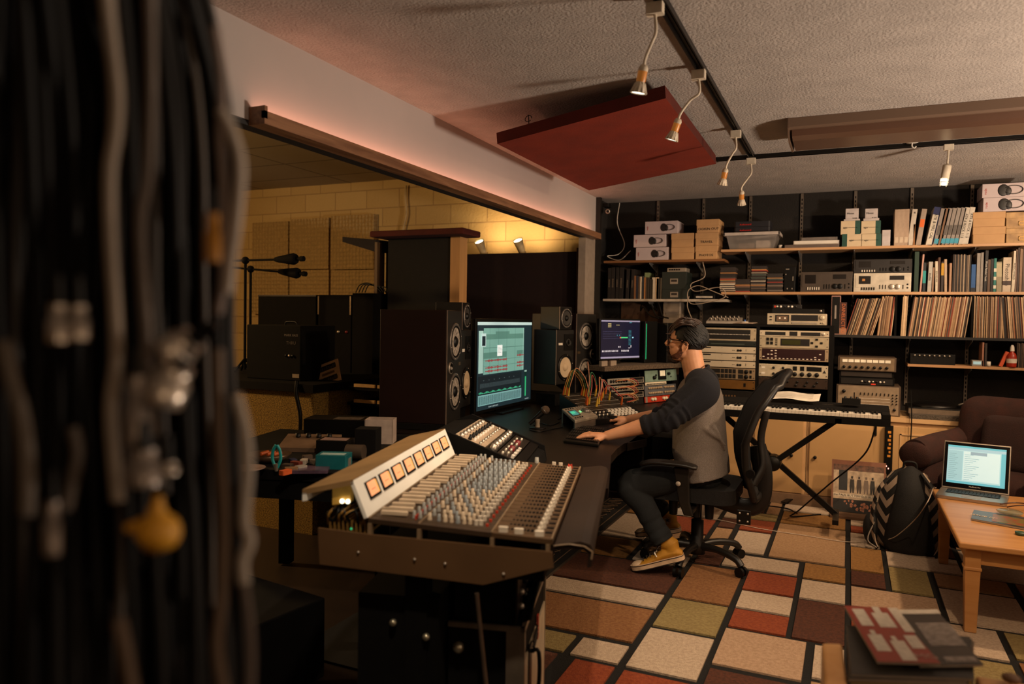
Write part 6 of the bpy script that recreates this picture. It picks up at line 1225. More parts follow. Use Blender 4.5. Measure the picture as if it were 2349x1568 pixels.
sqs(t, w2, h2, [(.05+k*.03, .70-.06*j, .06+k*.03, .71-.06*j) for k in range(16) for j in range(4)]+[(.05+k*.045, .12, .07+k*.045, .125) for k in range(14)], '#55557a', 'dim_marks', .7); sqs(t, w2, h2, [(.17+.03*i, .82+.04*j, .185+.03*i, .84+.04*j) for i in range(3) for j in range(3)]+[(.38+.03*i, .87, .395+.03*i, .885) for i in range(3)], '#d8c98a', 'yellow_marks', .9, .002)
sq(t, w2, h2, .50, .53, .68, .56, '#3fb070', 'green_bar', .9, .002); sq(t, w2, h2, .47, .53, .50, .56, '#c0503a', 'red_mark', .9, .0025); sqs(t, w2, h2, [(.70, .35+.035*k, .77, .355+.035*k) for k in range(12)]+[(.72, .94, .78, .95), (.40, .60, .41, .62), (.46, .60, .47, .62)], '#3f9ab0', 'cyan_marks', .9, .002); sq(t, w2, h2, .80, .53, .83, .56, '#8fd0ea', 'blue_mark', .9, .002)
textm('acer', .014, mat('dim_letter', '#4a4038', .5), t, facem(w2/2, -.007, -.0005)); MB().bx((w2*.35, .02, -.055), (w2*.55, .06, -.01)).build('stand', BLK, t); MB().bx((w2*.25, -.04, -.055), (w2*.65, .10, -.049)).build('foot', BLK, t)
# ------------------------------------------------ speakers
cone_w = mat('paper_cone', '#8d8378', .8, var=.5, vs=60); cone_y = mat('cream_cone', '#c2ab8c', .7, var=.05); cone_b = mat('dark_cone', '#2e2a26', .6, var=.2); ringm = mat('driver_ring', '#77706a', .35, .6)
cherry = mat('cherry_veneer', '#1c0b0a', .4, var=.15, vs=5); edge = mat('bright_edge', '#7e6c60', .4, .2); cabk = mat('speaker_black', '#15120f', .5)
def driver(t, x, z, r, cone, cap, name='woofer', rg=None):
    M = Matrix(((1, 0, 0, x), (0, 0, -1, -.001), (0, 1, 0, z), (0, 0, 0, 1)))
    dr_ = MB().lathe([(r, 0), (r, .006), (r*.93, .009), (r*.86, .006)], 28, rg or ringm, M).build(name, None, t)
    MB().lathe([(r*.88, .004), (r*.83, .010), (r*.76, .005)], 28, m=BLK, M=M).build('surround', None, dr_); MB().lathe([(r*.76, .004), (r*.3, -.012 if 0 else .0015)], 28, m=cone, M=M).build('cone', None, dr_); MB().lathe([(r*.3, .002), (r*.24, .010), (r*.12, .015), (0, .016)], 20, m=cap, M=M).build('dust_cap', None, dr_)
    if r > .05:
        sc = MB()
        for k in range(6): an = k*PI/3+.3; sc.lathe([(.004, 0), (.003, .003), (0, .003)], 8, M=M @ T4(math.cos(an)*r*.93, math.sin(an)*r*.93, .007))
        tag(sc.build('screws', SILV, dr_), kind='stuff')
    return dr_
def spk(name, lab, c, rz, w_, h_, d_, z, m, fm):
    """c: near front corner; local x runs along the front"""
    t = thing(name, lab, 'speaker', (c[0], c[1], z), rz, 'studio monitors'); MB().bx((0, .004, 0), (w_, d_, h_)).build('cabinet', m, t, .004); MB().bx((.004, 0, .004), (w_-.004, .004, h_-.004)).build('baffle', fm, t); MB().bx((-.001, -.0005, 0), (.004, .004, h_)).build('edge_highlight', edge, t); return t  # pale corner strip paints the highlight along the front edge
def tall(lab, c, rz, w_, h_, z, mirror=False):
    t = spk('studio_monitor', lab, c, rz, w_, h_, .40, z, cherry, cabk); q = (lambda x: w_-x) if mirror else (lambda x: x)
    driver(t, q(w_*.47), h_*.72, w_*(.34 if w_ > .29 else .385), cone_w, BLK); driver(t, q(w_*.46), h_*.27, w_*(.34 if w_ > .29 else .385), cone_w, BLK); driver(t, q(w_*.80), h_*.49, w_*.12, BLK, cone_w, 'tweeter', SILV); MB().bx((q(w_*.13)-.02, -.002, h_*.50), (q(w_*.13)+.02, 0, h_*.53)).build('badge', mat('badge_gold', '#5c4a34', .4, .5), t)
    return t
tall('tall cherry sided studio monitor at the left of the main monitor', (-2.036, 3.60), math.radians(102), .28, .64, .755, True)
MB_ = MB().box((0, 0, .0175), (.42, .30, .032)); o = MB_.build('isolation_pad', BLKM); o.location = (-2.262, 3.695, DZ+.001); o.rotation_euler = (0, 0, math.radians(12)); tag(o, 'flat black pad under the left cherry sided speaker', 'pad')
def ns(lab, c, rz, z, w_=.235, h_=.40):
    t = spk('near_field_speaker', lab, c, rz, w_, h_, .20, z, cabk, cabk); driver(t, w_/2, h_*.31, .098, cone_y, cone_y, 'woofer', BLKS); MB().bx((w_*.42, -.004, h_*.62), (w_*.95, 0, h_*.92)).build('tweeter_plate', BLK, t); driver(t, w_*.66, h_*.77, .034, cone_b, BLK, 'tweeter', BLKS)
    MB().bx((w_*.12, -.002, h_*.72), (w_*.34, 0, h_*.76)).build('badge', WHT, t); return t
def cube(lab, c, rz, z):
    t = spk('cube_speaker', lab, c, rz, .165, .165, .17, z, cabk, BLK); driver(t, .085, .083, .070, cone_b, BLK, 'full_range_driver', ringm); tag(MB().cyl((.08, .17, .09), (.08, .21, .09), .005, m=mat('brass', '#b08a55', .3, .9)).build('terminal', None, t)); return t
n1 = (-2.108, 3.892); ns('near field speaker with a cream cone, partly hidden, left of the screen', n1, math.radians(102), .81, .235, .47); cube('small cube speaker on the left near field speaker', (-2.112, 3.915), math.radians(102), 1.282)
for c, lb in (((-2.24, 3.985), 'left'), ((-2.0, 5.16), 'right')): o = MB().box((0, 0, (.808-DZ)/2), (.17, .22, .808-DZ-.002)).build('speaker_stand', BLKM); o.location = (c[0], c[1], DZ+.001); o.rotation_euler = (0, 0, math.radians(17 if lb == 'left' else -13)); tag(o, 'black riser block under the %s near field speaker' % lb, 'stand')
p1 = at(1275, 850, y=5.0); p2 = at(1284, 720, y=5.01); p3 = at(1322, 780, y=5.22)
ns('near field speaker with a bright cream cone, right of the screen', (p1.x, p1.y), math.radians(77), .88); cube('small cube speaker on the right near field speaker', (p2.x, p2.y), math.radians(77), 1.282); tall('tall two woofer studio monitor at the right, before the side monitor', (p3.x, p3.y), math.radians(79), .30, .60, .80)
o = MB().box((0, 0, .038), (.38, .30, .076)).build('speaker_stand', BLKM); o.location = (p3.x-.16, p3.y+.14, DZ+.001); o.rotation_euler = (0, 0, math.radians(-11)); tag(o, 'black riser block under the right tall monitor', 'stand')
# ------------------------------------------------ sloped outboard rack on the left
sr = thing('desk_rack', 'black sloped desk rack with silver and dark preamps beside the mixing console', 'rack', cw_(0, 0), TH)
z0, z1 = .905, .79; xa, xb, ya, yb = -.52, -.225, .995, 1.475
prof = [(xa-.10, DZ+.002), (xa-.10, z0-.02), (xa-.02, z0+.01), (xb+.02, z1-.004), (xb+.03, DZ+.002)]
q = MB(); Mx = Matrix(((1, 0, 0, 0), (0, 0, 1, 0), (0, 1, 0, 0), (0, 0, 0, 1)))
for y0_2, y1_2 in ((ya-.018, ya), (yb, yb+.018)): q = MB(); q.prism(prof, y0_2, y1_2, M=Mx); q.build('side_panel', BLKM, sr)
q = MB(); q.prism([(xa-.10, DZ+.002), (xa-.10, z0-.02), (xa-.02, z0-.012), (xb+.02, z1-.026), (xb+.03, DZ+.002)], ya, yb, M=Mx); q.build('body', BLKM, sr)
FMt = frame_m((xa, ya+.004, z0-.004), (xb-xa, 0, z1-z0), (0, 1, 0)); Ls = math.hypot(xb-xa, z1-z0); Wd = yb-ya-.008
def rp_(s0, s1, m, name, lab, cat='preamp'):
    t = thing(name, lab, cat); t.matrix_world = CM @ FMt @ T4(s0*Ls, 0, 0); l_ = (s1-s0)*Ls; MB().bx((0, 0, -.012), (l_-.002, Wd, .001)).build('face_plate', m, t); return t, l_
def kn(t, x, y, r, m=BLK, d=.012, name='knob', z=.001, n=12): return MB().lathe([(r, 0), (r*.85, d), (0, d)], n, M=T4(x, y, z)).build(name, m, t)
t, l_ = rp_(.06, .47, mat('pre_silver', '#c0aa92', .4, .3), 'mic_preamp', 'silver grey preamp with amber meters, upper unit in the sloped desk rack')
for k in range(8): kn(t, l_*.18, .03+k*.056, .012, ALU); kn(t, l_*.45, .03+k*.056, .008, BLK, .02); kn(t, l_*.58, .05+k*.052, .006, WHT, .012)
for k in range(9): kn(t, l_*.8, .03+k*.05, .006, ALU, .01)
t, l_ = rp_(.48, .62, BLK, 'knob_strip', 'black strip with a row of silver knobs in the sloped desk rack', 'controller')
for k in range(7): kn(t, l_*.5, .05+k*.06, .014, ALU, .02)
t, l_ = rp_(.63, .85, mat('pre_dark', '#2a241f', .4, .3), 'channel_strip', 'dark channel strip with red and white knobs in the sloped desk rack', 'preamp')
for k in range(12): kn(t, l_*(.25+.25*(k % 2)), .04+k*.034, .006, SILV, .01)
for y in (.16, .30): kn(t, l_*.5, y, .013, mat('red_knob', '#6a1418', .4), .018)
for k in range(4): MB().bx((l_*.78, .03+k*.055, .001), (l_*.95, .055+k*.055, .012)).build('white_key', WHT, t)
t, l_ = rp_(.86, .99, BLK, 'blank_plate', 'black blank plate at the low end of the sloped desk rack', 'panel')
# ------------------------------------------------ mic on clip, keyboard, remote, mouse
p = at(1233, 982, z=DZ); t = thing('microphone', 'handheld microphone in a pale clip standing on the desk', 'microphone', (p.x, p.y, DZ)); e = at(1251, 940, y=p.y+.03)-t.location; s_ = at(1214, 972, y=p.y-.02)-t.location
dd_ = (e-s_).normalized(); MB().tube([s_, s_.lerp(e, .8)], [.010, .017], 14).build('mic_body', BLKS, t); MB().ball(e, .026, 16, 10).build('grille', mat('mic_grille', '#6e5a48', .5, .5, bump=.6, bs=500), t); MB().lathe([(.024, 0), (.026, .004), (.024, .008)], 16, M=frame_m(e-dd_*.012, dd_.orthogonal(), dd_.cross(dd_.orthogonal()))).build('collar_ring', ringm, t)
MB().tube([(0, 0, .002), (0, 0, .03), s_.lerp(e, .5)+Vector((0, 0, -.014))], [.016, .012, .018], 12).build('clip', mat('pale_clip', '#8a7a68', .5), t); MB().lathe([(0, 0), (.05, 0), (.045, .006), (0, .008)], 20).build('base', BLK, t)
c4 = [at(1292, 1003, z=DZ+.028), at(1373, 1013, z=DZ+.028), at(1392, 975, z=DZ+.028), at(1321, 968, z=DZ+.028)]; o_ = c4[0].copy(); o_.z = DZ+.0005
t = thing('computer_keyboard', 'black computer keyboard tray under the left hand', 'keyboard', o_); lo = [Vector((p.x, p.y, DZ+.0005))-o_ for p in c4]; hi = [p-o_ for p in c4]; MB().hexa([v+Vector((0, 0, .0)) for v in lo]+[v-Vector((0, 0, .012)) for v in hi]).build('base', BLK, t, .004)
q = MB(); u = (hi[1]-hi[0]); v = (hi[3]-hi[0])
for r in range(5):
    for k in range(14): cc = [hi[0]+u*(.04+.066*k+du)+v*(.08+.17*r+dv)-Vector((0, 0, .012)) for du, dv in ((0, 0), (.055, 0), (.055, .14), (0, .14))]; q.hexa(cc+[x+Vector((0, 0, .006)) for x in cc])
q.build('keys', BLKS, t)
c4 = [at(1319, 964, z=.785), at(1371, 953, z=.775), at(1340, 929, z=.80), at(1289, 937, z=.81)]; o_ = c4[0].copy(); o_.z = DZ
t = thing('monitor_controller', 'champagne monitor controller with a small lit display and big dial', 'controller', o_); hi = [p-o_ for p in c4]; MB().hexa([p-Vector((0, 0, .018)) for p in hi]+hi).build('top_plate', mat('champagne', '#a79a88', .4, .3), t, .004)
n_ = (hi[1]-hi[0]).cross(hi[3]-hi[0]).normalized(); u = hi[1]-hi[0]; v = hi[3]-hi[0]
def rq(a, b, c, d, m, name, h=.0015): cc = [hi[0]+u*x+v*y+n_*.0008 for x, y in ((a, b), (c, b), (c, d), (a, d))]; return MB().hexa(cc+[x+n_*h for x in cc]).build(name, m, t)
rq(.08, .28, .42, .72, mat('display_dark', '#1d2a30', .3), 'display_frame'); rq(.11, .33, .39, .68, scr('lcd_cyan', '#3c7d78', .8), 'display', .002); rq(.14, .45, .30, .62, scr('lcd_green2', '#3fb58a', .9), 'display_digits', .0025)
for k in range(4): [MB().lathe([(.005, 0), (.005, .004), (0, .004)], 10, M=frame_m(hi[0]+u*(.1+.1*k)+v*w_+n_*.001, u, v)).build('button', BLK, t) for w_ in (.14, .86)]
MB().lathe([(.03, 0), (.03, .014), (.024, .02), (0, .02)], 24, M=frame_m(hi[0]+u*.72+v*.42+n_*.001, u, v)).build('dial', ringm, t); rq(.50, .46, .56, .58, scr('green_key', '#7fd08a', 1.2), 'green_key', .004)
for i in range(4):
    for k in range(3): rq(.55+.1*i, .70+.09*k, .61+.1*i, .75+.09*k, mat('grey_key', '#857b6e', .5), 'small_key', .003)
MB().hexa([Vector((x.x, x.y, .001)) for x in (hi[3], hi[2], hi[2]-v*.1, hi[3]-v*.1)]+[x-Vector((0, 0, .018)) for x in (hi[3], hi[2], hi[2]-v*.1, hi[3]-v*.1)]).build('rear_foot', ALU, t); MB().hexa([Vector((x.x, x.y, .001)) for x in (hi[0]+v*.08, hi[1]+v*.08, hi[1], hi[0])]+[x-Vector((0, 0, .018)) for x in (hi[0]+v*.08, hi[1]+v*.08, hi[1], hi[0])]).build('front_foot', ALU, t)
p = qr(.095, .01, -.035); t = thing('mouse', 'black mouse under the right hand', 'mouse', (p.x, p.y, DZ)); q = MB(); q.ball((0, 0, .012), (.055, .032, .024), 18, 10); q.build('shell', BLK, t); t.location.z = DZ+.012; t.scale = (1, 1, 1)
for k, ps in enumerate((((1290, 980), (1260, 985), (1235, 990), (1215, 985)), ((1283, 968), (1262, 975), (1240, 970), (1225, 976)), ((1300, 970), (1295, 955), (1280, 962)))): tag(MB().tube(catmull([at(*q_, z=DZ+.004) for q_ in ps], 6), .003, 5).build('thin_cable', BLK), 'thin black cable lying on the desk, %s of three beside the microphone' % ('longest', 'middle', 'shortest')[k], 'cable')
# ------------------------------------------------ patch desk and outboard on the right wing
NW, SW_, SE, NE = at(1284, 903, z=.85), at(1368, 962, z=.755), at(1478, 950, z=.755), at(1396, 893, z=.85)
O_ = Vector((SW_.x, SW_.y, DZ)); pt_ = thing('patch_console', 'sloped black patch console with rows of jacks and white faders', 'patch bay', O_)
P4 = [p-O_ for p in (SW_, SE, NE, NW)]; MB().hexa([Vector((p.x, p.y, .0015)) for p in P4]+P4).build('body', BLK, pt_); u = P4[1]-P4[0]; v = P4[3]-P4[0]; n_ = u.cross(v).normalized(); pp_ = lambda a, b, h=0: P4[0]+u*a+v*b+n_*h
q = MB()
for r in range(14):
    b_ = .30+.048*r; ln = [pp_(.03, b_, .001), pp_(.97, b_, .001), pp_(.97, b_+.012, .001), pp_(.03, b_+.012, .001)]
    if r % 3 == 0: q.add(ln, [(0, 1, 2, 3)], mat('label_strip', '#a89c8c', .6))
    for k in range(34):
        if r % 3: c = pp_(.04+.0275*k, b_+.01, .0015); w_ = u*.007; h_ = v*.010; q.add([c-w_-h_, c+w_-h_, c+w_+h_, c-w_+h_], [(0, 1, 2, 3)], mat('jack_ring', '#8d7c66', .4, .4))
tag(q.build('jack_field', None, pt_), kind='stuff')
for r in range(3):
    for k in range(7): c = pp_(.42+.075*k, .06+.075*r, .001); w_ = u*.026; h_ = v*.018; cc = [c-w_-h_, c+w_-h_, c+w_+h_, c-w_+h_]; MB().hexa(cc+[x+n_*.012 for x in cc]).build('fader_cap', WHT, pt_)
for r in range(2):
    for k in range(8): MB().lathe([(.006, 0), (.005, .012), (0, .012)], 8, M=frame_m(pp_(.06+.04*k, .10+.09*r, .001), u, v)).build('knob', (SILV, BLKS)[k % 2], pt_)
plug = mat('orange_plug', '#c05a1e', .4); plugy = mat('yellow_plug', '#c9a23a', .4)
def patch(a, b, hgt, col, name, lab, m=None, pl=None):
    A = O_+pp_(*a, .001); B = (O_+pp_(*b, .001)) if len(b) == 2 else Vector(b); up_ = n_; t = thing('patch_cable', lab, 'patch cable', A, 0, 'patch cables'); d = B-A
    pts = catmull([up_*.05, up_*(.05+hgt*.5)+d*.08, d*.4+Vector((0, 0, hgt+.05)), d*.85+Vector((0, 0, hgt*.8+.02)), d+up_*.05 if len(b) == 2 else d], 6)
    MB().tube(pts, .0032, 6).build('cord', spine(col), t); MB().tube([(0, 0, 0), up_*.03, up_*.055], [.0075, .007, .004], 10).build('plug', pl or plug, t)
    if len(b) == 2: MB().tube([d, d+up_*.03, d+up_*.055], [.0075, .007, .004], 10).build('plug', pl or plug, t)
hue = [('#b5772c', 'orange'), ('#c9a050', 'yellow'), ('#3f6a3a', 'green'), ('#c98a62', 'peach')]
for k, (col, nm) in enumerate(hue): patch((.05+.02*k, .96-.02*k), (.38+.02*k, .88-.03*k), 0.11+.01*k, col, 0, '%s patch cable, %s of the tall arch at the left' % (nm, ('outermost', 'second', 'third', 'innermost')[k]), None, (plug, plugy, plug, plugy)[k])
for k, (a, b, h, c, nm) in enumerate((((.22, .55), (.55, .9), .20, '#a5745a', 'brown'), ((.26, .52), (.62, .80), .12, '#b55a50', 'red'), ((.20, .50), (.75, .95), .13, '#3f7a55', 'green'), ((.45, .5), (.78, .62), .10, '#c06a60', 'pink'), ((.50, .56), (.90, .86), .08, '#b8a898', 'white'), ((.34, .42), (.70, .70), .12, '#c98a62', 'peach'), ((.60, .62), (.86, .40), .06, '#b5473f', 'crimson'))):
    patch(a, b, h, c, 0, '%s patch cable looping over the middle of the patch console' % nm, None, plug if k % 2 == 0 else plugy)
# racks
rb_ = thing('outboard_rack', 'black outboard rack wing under the carpeted shelf', 'rack'); wt(rb_, 0, 0, DZ+.001); Ln = (E_-S_).length
for x0, x1 in ((-.02, 0), (Ln*.505, Ln*.515), (Ln, Ln+.02)): MB().bx((x0, .03, 0), (x1, .16, .265)).build('side_panel', BLKM, rb_)
MB().bx((-.02, .15, 0), (Ln+.02, .16, .265)).build('back_panel', BLKM, rb_)
cs_ = MB().prism([(-.07, -.05), (Ln+.03, -.05), (Ln+.03, .37), (.40, .37), (.28, .17), (-.07, .12)], -.017, .017).build('carpeted_shelf', mat('grey_carpet', '#5a4a3a', .95, var=.5, vs=150, bump=.8, bs=300)); cs_.matrix_world = WM @ T4(0, 0, DZ+.267+.0175); tag(cs_, 'carpet covered shelf over the outboard racks, carrying the side monitor', 'shelf')
def ru(name, lab, cat, s0, s1, z, h, m, lean=.06):
    t = thing(name, lab, cat, group='outboard units'); t.matrix_world = WM @ T4(s0, -.02+.02*0, DZ+z) @ R4(-.12, 'X'); w_ = s1-s0; MB().bx((0, 0, 0), (w_, .006, h-.002)).build('face_plate', m, t); MB().bx((.01, .006, .002), (w_-.01, .12, h-.006)).build('chassis', BLKM, t); return t, w_, h
sg_ = mat('silver_grey_panel', '#8d8478', .4, .3); A0, A1, B0, B1 = .005, Ln*.50, Ln*.52, Ln-.005
for k, z in enumerate((.165, .11, .055)):
    t, w_, h_ = ru('patchbay_unit', 'silver half-jack outboard unit, %s of three behind the patch console' % ('top', 'middle', 'lowest')[k], 'audio unit', A0, A1, z, .045, sg_)
    for i in range(7): knob(t, w_*(.08+.07*i), h_*.5, .012, BLK, .004, 'jack_socket')
    panelq(t, w_*.60, w_*.97, h_*.5, h_*.92, BLK, 'display_strip'); [panelq(t, w_*(.62+.045*i), w_*(.65+.045*i), h_*.12, h_*.4, BLK, 'small_button') for i in range(8)]
    for i in range(3): o = MB().tube(catmull([(w_*(.2+.1*i), -.004, h_*.5), (w_*(.35+.1*i), -.05, h_*.7), (w_*(.58+.05*i), -.05, -.01), (w_*(.45+.08*i), -.01, -.03)], 5), .003, 5).build('plugged_lead', spine(('#b5703a', '#c09a6a', '#b0493a')[(i+k) % 3]), t)
t, w_, h_ = ru('digital_interface', 'black interface with small dots low in the outboard rack', 'audio unit', A0, A1, .002, .05, dkp); [panelq(t, w_*(.1+.05*i), w_*(.115+.05*i), h_*(.3+.3*(i % 2)), h_*(.4+.3*(i % 2)), SILV, 'small_light') for i in range(16)]
t, w_, h_ = ru('tube_compressor', 'pale teal compressor with a big black meter, top right of the wing', 'compressor', B0, B1, .165, .09, mat('teal_panel', '#71887c', .5, .05))
panelq(t, w_*.40, w_*.64, h_*.15, h_*.98, BLK, 'meter_bezel', .008); panelq(t, w_*.44, w_*.60, h_*.45, h_*.92, mat('meter_face', '#d6ccb0', .4, emit=.25), 'meter_face', .010); knob(t, w_*.26, h_*.35, .014, BLK, .02); knob(t, w_*.33, h_*.55, .007, BLK, .01); knob(t, w_*.72, h_*.62, .011, BLK, .02); knob(t, w_*.80, h_*.35, .004, BLK, .01)
t, w_, h_ = ru('switch_strip', 'short cream strip of push buttons under the teal compressor', 'controller', B0, B0+(B1-B0)*.66, .140, .024, CREAM); [panelq(t, w_*(.06+.07*i), w_*(.10+.07*i), h_*.15, h_*.45, BLK, 'push_button', .004) for i in range(13)]
t, w_, h_ = ru('equalizer', 'grey equalizer with two rows of tan knobs in the right wing', 'equalizer', B0, B1, .055, .083, mat('eq_grey', '#55565a', .5, .1))
for r in (.28, .74): [knob(t, w_*(.12+.055*i), h_*r, .008, mat('tan_knob', '#a58d70', .5), .012) for i in range(15) if i != 8]
t, w_, h_ = ru('red_preamp', 'bright red preamp with paired knobs at the foot of the right wing', 'preamp', B0, B1, .006, .046, mat('red_panel', '#a52c12', .45)); [knob(t, w_*q_, h_*.5, .013, CREAM, .014) for q_ in (.22, .30, .58, .66)]; panelq(t, w_*.02, w_*.08, 0, h_, SILV, 'rack_ear')
# things on the carpet shelf
zt = DZ+.267+.035
t = thing('computer_tower', 'black computer tower with a green light line behind the side monitor', 'computer'); wt(t, .58, .10, zt+.001); MB().bx((0, 0, 0), (.16, .26, .33)).build('case', BLK, t, .006); MB().bx((.01, -.004, .03), (.0135, -.001, .31)).build('green_light_line', scr('green_led', '#1e8f5a', 1.6), t)
t = thing('drive_enclosure', 'black drive enclosure with vertical white lettering beside the tower', 'enclosure'); wt(t, .76, .02, zt+.001); MB().bx((0, 0, 0), (.15, .28, .32)).build('case', BLKS, t, .006); textm('SABN', .07, mat('dim_white', '#6b625a', .5), t, facem(.085, .16, -.0015) @ R4(-PI/2, 'Z')); MB().bx((.02, -.003, .30), (.12, 0, .31)).build('top_slot', BLKM, t)
for k in range(4): o = MB().rbox((0, 0, .018), (.04, .03, .036), .005).build('small_box', mat('pale_box', '#8a7a6a', .6)); o.matrix_world = WM @ T4(-.03+.05*k, .01+.02*(k % 2), zt); tag(o, '%s little pale box on the carpeted shelf below the side monitor' % ('first', 'second', 'third', 'fourth')[k], 'box', 'little pale boxes')
for k in range(3): tag(MB().tube(catmull([(-1.62+.05*k, 6.2, 1.50), (-1.60+.07*k, 6.1, 1.44), (-1.55+.06*k, 6.0, 1.47+.02*k), (-1.48+.05*k, 5.95, 1.40), (-1.40+.04*k, 5.9, 1.38)], 6), .006, 6).build('black_cable', BLK), '%s black cable hanging behind the side monitor' % ('left', 'middle', 'right')[k], 'cable')
tag(MB().bx((-1.85, 6.385, .9), (-1.33, 6.398, 1.515)).build('tan_board', mat('tan_board', '#5f422d', .8)), 'tan board on the wall under the white shelf', 'board'); gp = thing('vented_cabinet', 'tall grey vented metal panel beside the tan board', 'panel', (-1.36, 6.2, 1.0)); MB().bx((-.075, 0, 0), (.075, .15, .52)).build('panel_body', mat('grey_metal_panel', '#8a7d70', .5, .3), gp, .01); [MB().bx((-.05, -.003, .12+.09*k), (.05, .0, .16+.09*k)).build('vent', mat('vent_grey', '#6b6158', .5), gp) for k in range(4)]

gr_ = thing('patch_rack', 'small rack with rows of cream keys under the right wing of the desk', 'rack', (-1.02, 4.55, .55)); MB().bx((-.02, -.25, 0), (.20, .25, .125)).build('housing', BLKM, gr_)
for j in range(4):
    for k in range(6): MB().bx((.200, -.20+k*.05, .015+j*.026), (.204, -.165+k*.05, .028+j*.026)).build('cream_key', CREAM, gr_)
# ---------------------------------------------------------------- mixing console
mc = thing('mixing_console', 'vintage brown and cream mixing console with eight lit meters and rows of knobs', 'mixing console', (CO.x, CO.y, 0), TH)
LY = .93; XB = -.48; ZB, ZF = .830, .806; sl_ = (ZF-ZB)/(-XB)
def zc(x): return ZB+(x-XB)*sl_
pan = mat('console_panel', '#3a2a1c', .5, .2, var=.1); pang = mat('console_panel_gold', '#57402a', .45, .3, var=.08); lin = mat('console_line', '#806a50', .5, .2); ck = mat('console_cheek', '#5c4229', .5, .1, var=.12, vs=5)
def plate(x0, x1, m, name, h=.012): return MB().hexa([(x0, 0, zc(x0)-h), (x1, 0, zc(x1)-h), (x1, LY, zc(x1)-h), (x0, LY, zc(x0)-h), (x0, 0, zc(x0)), (x1, 0, zc(x1)), (x1, LY, zc(x1)), (x0, LY, zc(x0))]).build(name, m, mc)
plate(XB, -.345, pan, 'channel_panel'); plate(-.345, -.155, pan, 'equalizer_panel'); plate(-.155, 0, pang, 'fader_panel')
for x in (XB+.002, -.345, -.155, -.003): MB().box((x, LY/2, zc(x)+.001), (.004, LY, .004)).build('divider_strip', lin, mc)
NR = 20; ys = [.05+k*(LY-.09)/(NR-1) for k in range(NR)]
q = MB()
for k in range(NR+1):
    y = ys[0]-.022+k*(LY-.09)/(NR-1)
    q.hexa([(XB, y, zc(XB)), (0, y, zc(0)), (0, y+.0022, zc(0)), (XB, y+.0022, zc(XB)), (XB, y, zc(XB)+.0012), (0, y, zc(0)+.0012), (0, y+.0022, zc(0)+.0012), (XB, y+.0022, zc(XB)+.0012)])
tag(q.build('channel_lines', mat('channel_line', '#5e4c38', .5, .2), mc), kind='stuff')
q = MB()
for y in ys:
    for k in range(9): q.bx((-.125+k*.0105, y-.006, zc(-.08)+.0005), (-.118+k*.0105, y+.008, zc(-.08)+.0022))
    q.bx((-.026, y-.004, zc(-.02)+.0005), (-.008, y+.008, zc(-.02)+.002))
tag(q.build('fader_slots', BLKM, mc), kind='stuff')
kgrey = mat('knob_grey', '#8b8a84', .5); kcream = mat('knob_cream', '#c0ab90', .5); kwht = mat('knob_white', '#d0c3b0', .45); kblue = mat('knob_bluegrey', '#84898a', .5); kred = mat('knob_red', '#b2331a', .45)
allk = []
def ck_(x, y, m, r, h, nm): allk.append((x, y, m, r, h, nm))
for i, y in enumerate(ys):
    near = i < 8
    ck_(-.372, y, kgrey, .0046, .020, 'k'); ck_(-.357, y+.004, kgrey, .0046, .020, 'k')
    ck_(-.330, y, kgrey if i % 3 else kcream, .005, .018, 'k')
    if i < NR-1:
        for j, x in enumerate((-.305, -.288, -.271, -.254, -.237)):
            if i % 1 == 0: ck_(x+(.003 if i % 2 else 0), y, (kcream if (near and (j+i) % 3) else kblue), .0050 if j % 2 else .0042, .018, 'k')
        ck_(-.222, y+.003, kcream, .0045, .016, 'k')
        ck_(-.205, y, kwht, .0048, .013, 'w'); ck_(-.193, y+.004, kwht, .0048, .013, 'w'); ck_(-.176, y, kred, .0036, .007, 'r')
allk.sort(key=lambda k: (k[1]-k[0]*.3)); cnt = 0; rest = MB()
kmesh = {}
for x, y, m, r, h, nm in allk:
    if nm == 'k' and cnt < 98:
        key = (m.name, r, h)
        if key not in kmesh: o = MB().lathe([(r*1.25, 0), (r*1.2, .004), (r, .006), (r*.9, h), (0, h)], 12).build('knob', m, mc); kmesh[key] = o
        else: o = kmesh[key].copy(); C.objects.link(o)
        o.location = (x, y, zc(x)); cnt += 1
    elif nm == 'k': rest.lathe([(r*1.25, 0), (r*1.2, .004), (r, .006), (r*.9, h), (0, h)], 10, m, T4(x, y, zc(x)))
    else:
        o = MB().rbox((0, 0, h/2), (r*2, r*2, h), .002, m=m).build('push_button' if nm == 'r' else 'routing_button', None, mc); o.location = (x, y, zc(x))
tag(rest.build('knobs_far', None, mc), kind='stuff'); 
for i, y in enumerate(ys):
    x = -.462+(.006 if i % 2 else 0); MB().bx((x, y-.0065, zc(x)), (x+.072-(i % 3)*.004, y+.0065, zc(x)+.011)).build('selector_bar', kcream, mc, .0015)
    if i % 4 == 1: MB().bx((x-.02, y-.003, zc(x)), (x, y+.003, zc(x)+.008)).build('selector_tab', kcream, mc)
MB().box((-.3645, LY/2, zc(-.3645)+.005), (.0025, LY-.07, .010)).build('red_strip', kred, mc)
for i, y in enumerate(ys):
    m = kred if i == NR-1 else kwht; o = MB().add([(-.009, -.010, 0), (.009, -.010, 0), (.009, .010, 0), (-.009, .010, 0), (-.006, -.008, .014), (-.001, -.008, .010), (-.001, .008, .010), (-.006, .008, .014), (.007, -.008, .015), (.007, .008, .015)], [(3, 2, 1, 0), (0, 1, 8, 5, 4), (2, 3, 7, 6, 9), (0, 4, 7, 3), (1, 2, 9, 8), (4, 5, 6, 7), (5, 8, 9, 6)]).build('fader_cap', m, mc); o.location = (-.038, y, zc(-.038)+.001)
for x in (-.128, -.088, -.036): MB().rbox((x, .018, zc(x)+.007), (.024, .014, .013), .005, m=kwht).build('talkback_key', None, mc)
